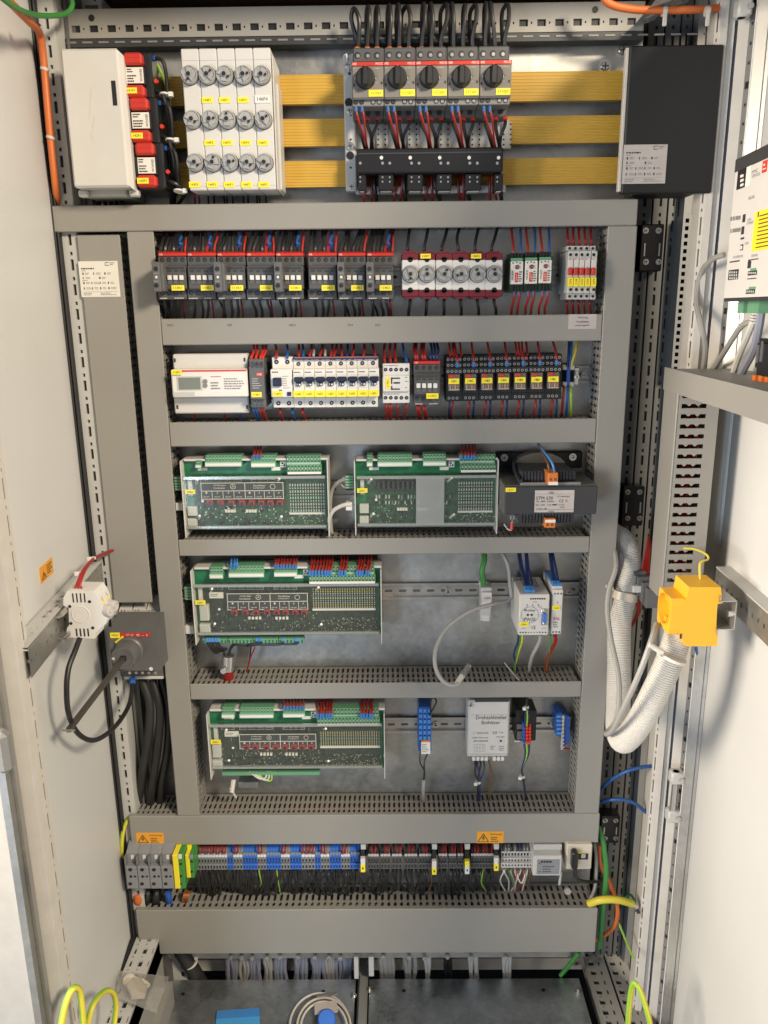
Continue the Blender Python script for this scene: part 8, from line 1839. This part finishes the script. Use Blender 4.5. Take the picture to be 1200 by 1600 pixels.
# ================================================================== gap under the bottom duct: cable bundles
rg = random.Random(12)
for j, (px, n, m_, wdt) in enumerate(((362, 5, 'bluegreycable', 18), (381, 3, 'greycable', 12), (418, 3, 'greycable', 14), (470, 4, 'bluegreycable', 20), (515, 4, 'greycable', 16), (398, 5, 'bluegreycable', 18), (438, 4, 'bluegreycable', 16), (496, 5, 'bluegreycable', 20), (533, 8, 'bluegreycable', 34), (603, 5, 'greycable', 22), (640, 3, 'greycable', 24), (667, 3, 'palecable', 12), (700, 2, 'blackcable', 10), (740, 4, 'palecable', 16), (792, 4, 'palecable', 16))):
    for i in range(n):
        x = px-wdt/2+wdt*(i+.5)/n; r = .0048 if n < 8 else .0038
        pw([(x, 1478, .08), (x+rg.uniform(-1, 1), 1496, .085), (x+rg.uniform(-3, 4), 1515, .095), (x+rg.uniform(-5, 6), 1540, .12)], r if m_ != 'palecable' else .0032, m_, {'bluegreycable': 'blue grey', 'greycable': 'grey', 'palecable': 'pale', 'blackcable': 'black'}[m_]+f' cable in the {ORD[j]} bundle of the gap above the floor plates', {'bluegreycable': 'blue grey', 'greycable': 'grey', 'palecable': 'pale', 'blackcable': 'black'}[m_]+' cables in the gap above the floor plates', cat='cable', name='cable', n=8)
    b = MB('steel'); b.m('palecable'); o = W(px-(4 if j % 2 else 1), 1493+(j % 3), .072); b.cyl(o, (0, -1, 0), .0042, .006, 8); b.m('steel'); b.cyl(o+Vector((0, -.006, 0)), (0, -1, 0), .002, .003, 8); single('clamp_screw', b, 'small pale clamp screw on a cable bundle in the gap', 'screw', 'clamp screws in the gap')
wire([W(*p) for p in ((278, 1478, .07), (292, 1500, .075), (312, 1532, .10), (322, 1550, .13))], .0150, 'blackrubber', 'very thick black cable slanting through the gap at the left', cat='cable', name='cable', n=16, sub=6)
b = MB('tie'); o = W(298, 1504, .078); b.rev(o, (.35, .15, -1), [(.0155, -.0015), (.0162, 0), (.0155, .0015)], 20); o2 = W(306, 1497, .062); b.box(o2.x-.003, o2.x+.003, o2.y-.003, o2.y+.003, o2.z-.003, o2.z+.004, .001); single('cable_tie', b, 'white cable tie round the very thick black cable', 'cable tie')
pw([(241, 1490, .08), (237, 1500, .08), (229, 1515, .09)], .0035, 'lime', 'green and yellow cable in the gap at the far left')
for px in (255, 900): single('frame_bolt', bolt(px if px > 300 else 247, 1503, .10, .006), f'round bolt on the crossbar in the gap, {"left" if px < 300 else "right"} end', 'bolt')
b = MB('lightgrey'); b.pb(236, 1508, 246, 1530, .05, .09, .001); b.pb(250, 1508, 258, 1530, .05, .09, .001); single('bracket', b, 'small pale bracket at the left end of the gap', 'bracket')
b = MB('whitegrey'); b.pb(553, 1496, 560, 1530, .06, .09, .001); b.pb(576, 1496, 584, 1526, .06, .09, .001); single('bracket', b, 'pale upright bracket between the two floor plates', 'bracket')

# ================================================================== things lying on the floor plates
def zg(px, py, dz=0): return WZ(px, py, ZG+dz)
t = T('plastic_bag', 'small clear plastic bag with cream plastic parts on the left floor rail', 'bag')
P_ = [(181, 1522), (200, 1512), (232, 1517), (264, 1526), (254, 1556), (244, 1583), (214, 1574), (188, 1562)]
rg = random.Random(2); b = MB('bag'); N_ = 9; g = []; zq = zg
def zg(px, py, dz=0): return WZ(px, py, ZR+.004+dz)
def lerp2(u, v):
    a = Vector((183, 1516)); c = Vector((264, 1526)); d = Vector((244, 1583)); e = Vector((184, 1560)); p = a.lerp(c, u).lerp(e.lerp(d, u), v); return p
for i in range(N_+1):
    for j in range(N_+1):
        p = lerp2(i/N_, j/N_); z = .010+.018*math.sin(math.pi*i/N_)*math.sin(math.pi*j/N_)+rg.uniform(0, .007); g.append(zg(p.x+rg.uniform(-2, 2), p.y, z))
b.add(g, [(i*(N_+1)+j, (i+1)*(N_+1)+j, (i+1)*(N_+1)+j+1, i*(N_+1)+j+1) for i in range(N_) for j in range(N_)], True)
b.add([zg(*lerp2(u, v), .008) for u, v in ((0, 0), (1, 0), (1, 1), (0, 1))], [(0, 1, 2, 3)]); t.part('film', b)
b = MB('beige'); b.rev(zg(202, 1533, .012), (.2, -.5, 1), [(.011, 0), (.011, .006), (.006, .010), (.0001, .0105)], 18); b.ext([zg(*p, .011) for p in ((198, 1545), (212, 1532), (232, 1540), (226, 1560), (206, 1562))], (0, 0, .010)); b.tube([zg(222, 1532, .02), zg(232, 1540, .022)], .004, 8); t.part('plastic_parts', b)
zg = zq
t = T('blue_film', 'piece of blue translucent film on the left floor plate', 'film')
b = MB('skyfilm'); ps = [zg(*p, .002) for p in ((339, 1581), (374, 1578), (405, 1576), (407, 1612), (336, 1614))]; b.ext(ps, (0, 0, .0012)); f_ = t.part('sheet', b)
b = MB('ferrule'); ps = [zg(*p, .004) for p in ((339, 1580), (405, 1575), (406, 1588), (338, 1592))]; b.ext(ps, (0, 0, .0008)); t.part('fold', b)
t = T('sensor', 'bright blue round sensor with a metal bracket on the left floor plate', 'sensor')
b = MB('ferrule'); b.m('blueterm'); o = zg(511, 1596, .006); b.rev(o, (0, -.5, 1), [(.0175, 0), (.0175, .016), (.015, .019), (.0001, .019)], 28); t.part('cap', b)
b = MB('silverpaper'); ps = [zg(*p, .012) for p in ((491, 1572), (526, 1566), (528, 1582), (492, 1586))]; b.ext(ps, (0, 0, .006)); b.m('steel'); b.ext([zg(*p, .02) for p in ((494, 1556), (527, 1552), (527, 1555), (495, 1559))], (0, 0, .004)); t.part('bracket', b)
for i, rr in enumerate((1.0, .88, .76)):
    P = [zg(500+(-48*math.cos(a))*rr+(6 if i else 0), 1608-(56*math.sin(a))*rr, .006+.004*i) for a in [math.pi*k_/10 for k_ in range(11)]]
    wire(P, .0024, ('palecable', 'beige', 'palecable')[i], 'pale cable coiled round the blue sensor', 'coiled pale cables at the blue sensor', cat='cable', name='cable', n=8)

# ================================================================== dense wiring joined past the single-object limit
for key, (b, lab) in STUFF.items():
    single('dense_wiring', b, lab, None, None, 'stuff')
# the frame, doors, hinges and cross bars are parts of one cabinet
cab = bpy.data.objects.new('control_cabinet', None); COL.objects.link(cab)
cab['label'] = 'tall white control cabinet with both doors open around the wiring'; cab['category'] = 'cabinet'
def adopt(o, root):
    if isinstance(o, T): o = o.o
    mw = o.location.copy(); o.parent = root; o.location = mw-root.location
    for k in ('category', 'group'):
        if k in o: del o[k]
for t in [post, rail, hr, leftdoor, rd, floor_left, floor_right, CB1, CB2, *HINGES]: adopt(t, cab)
for o in [o for o in bpy.data.objects if o.parent is None and o.name.split('.')[0] in ('top_side_rail', 'bracket_plate')]: adopt(o, cab)
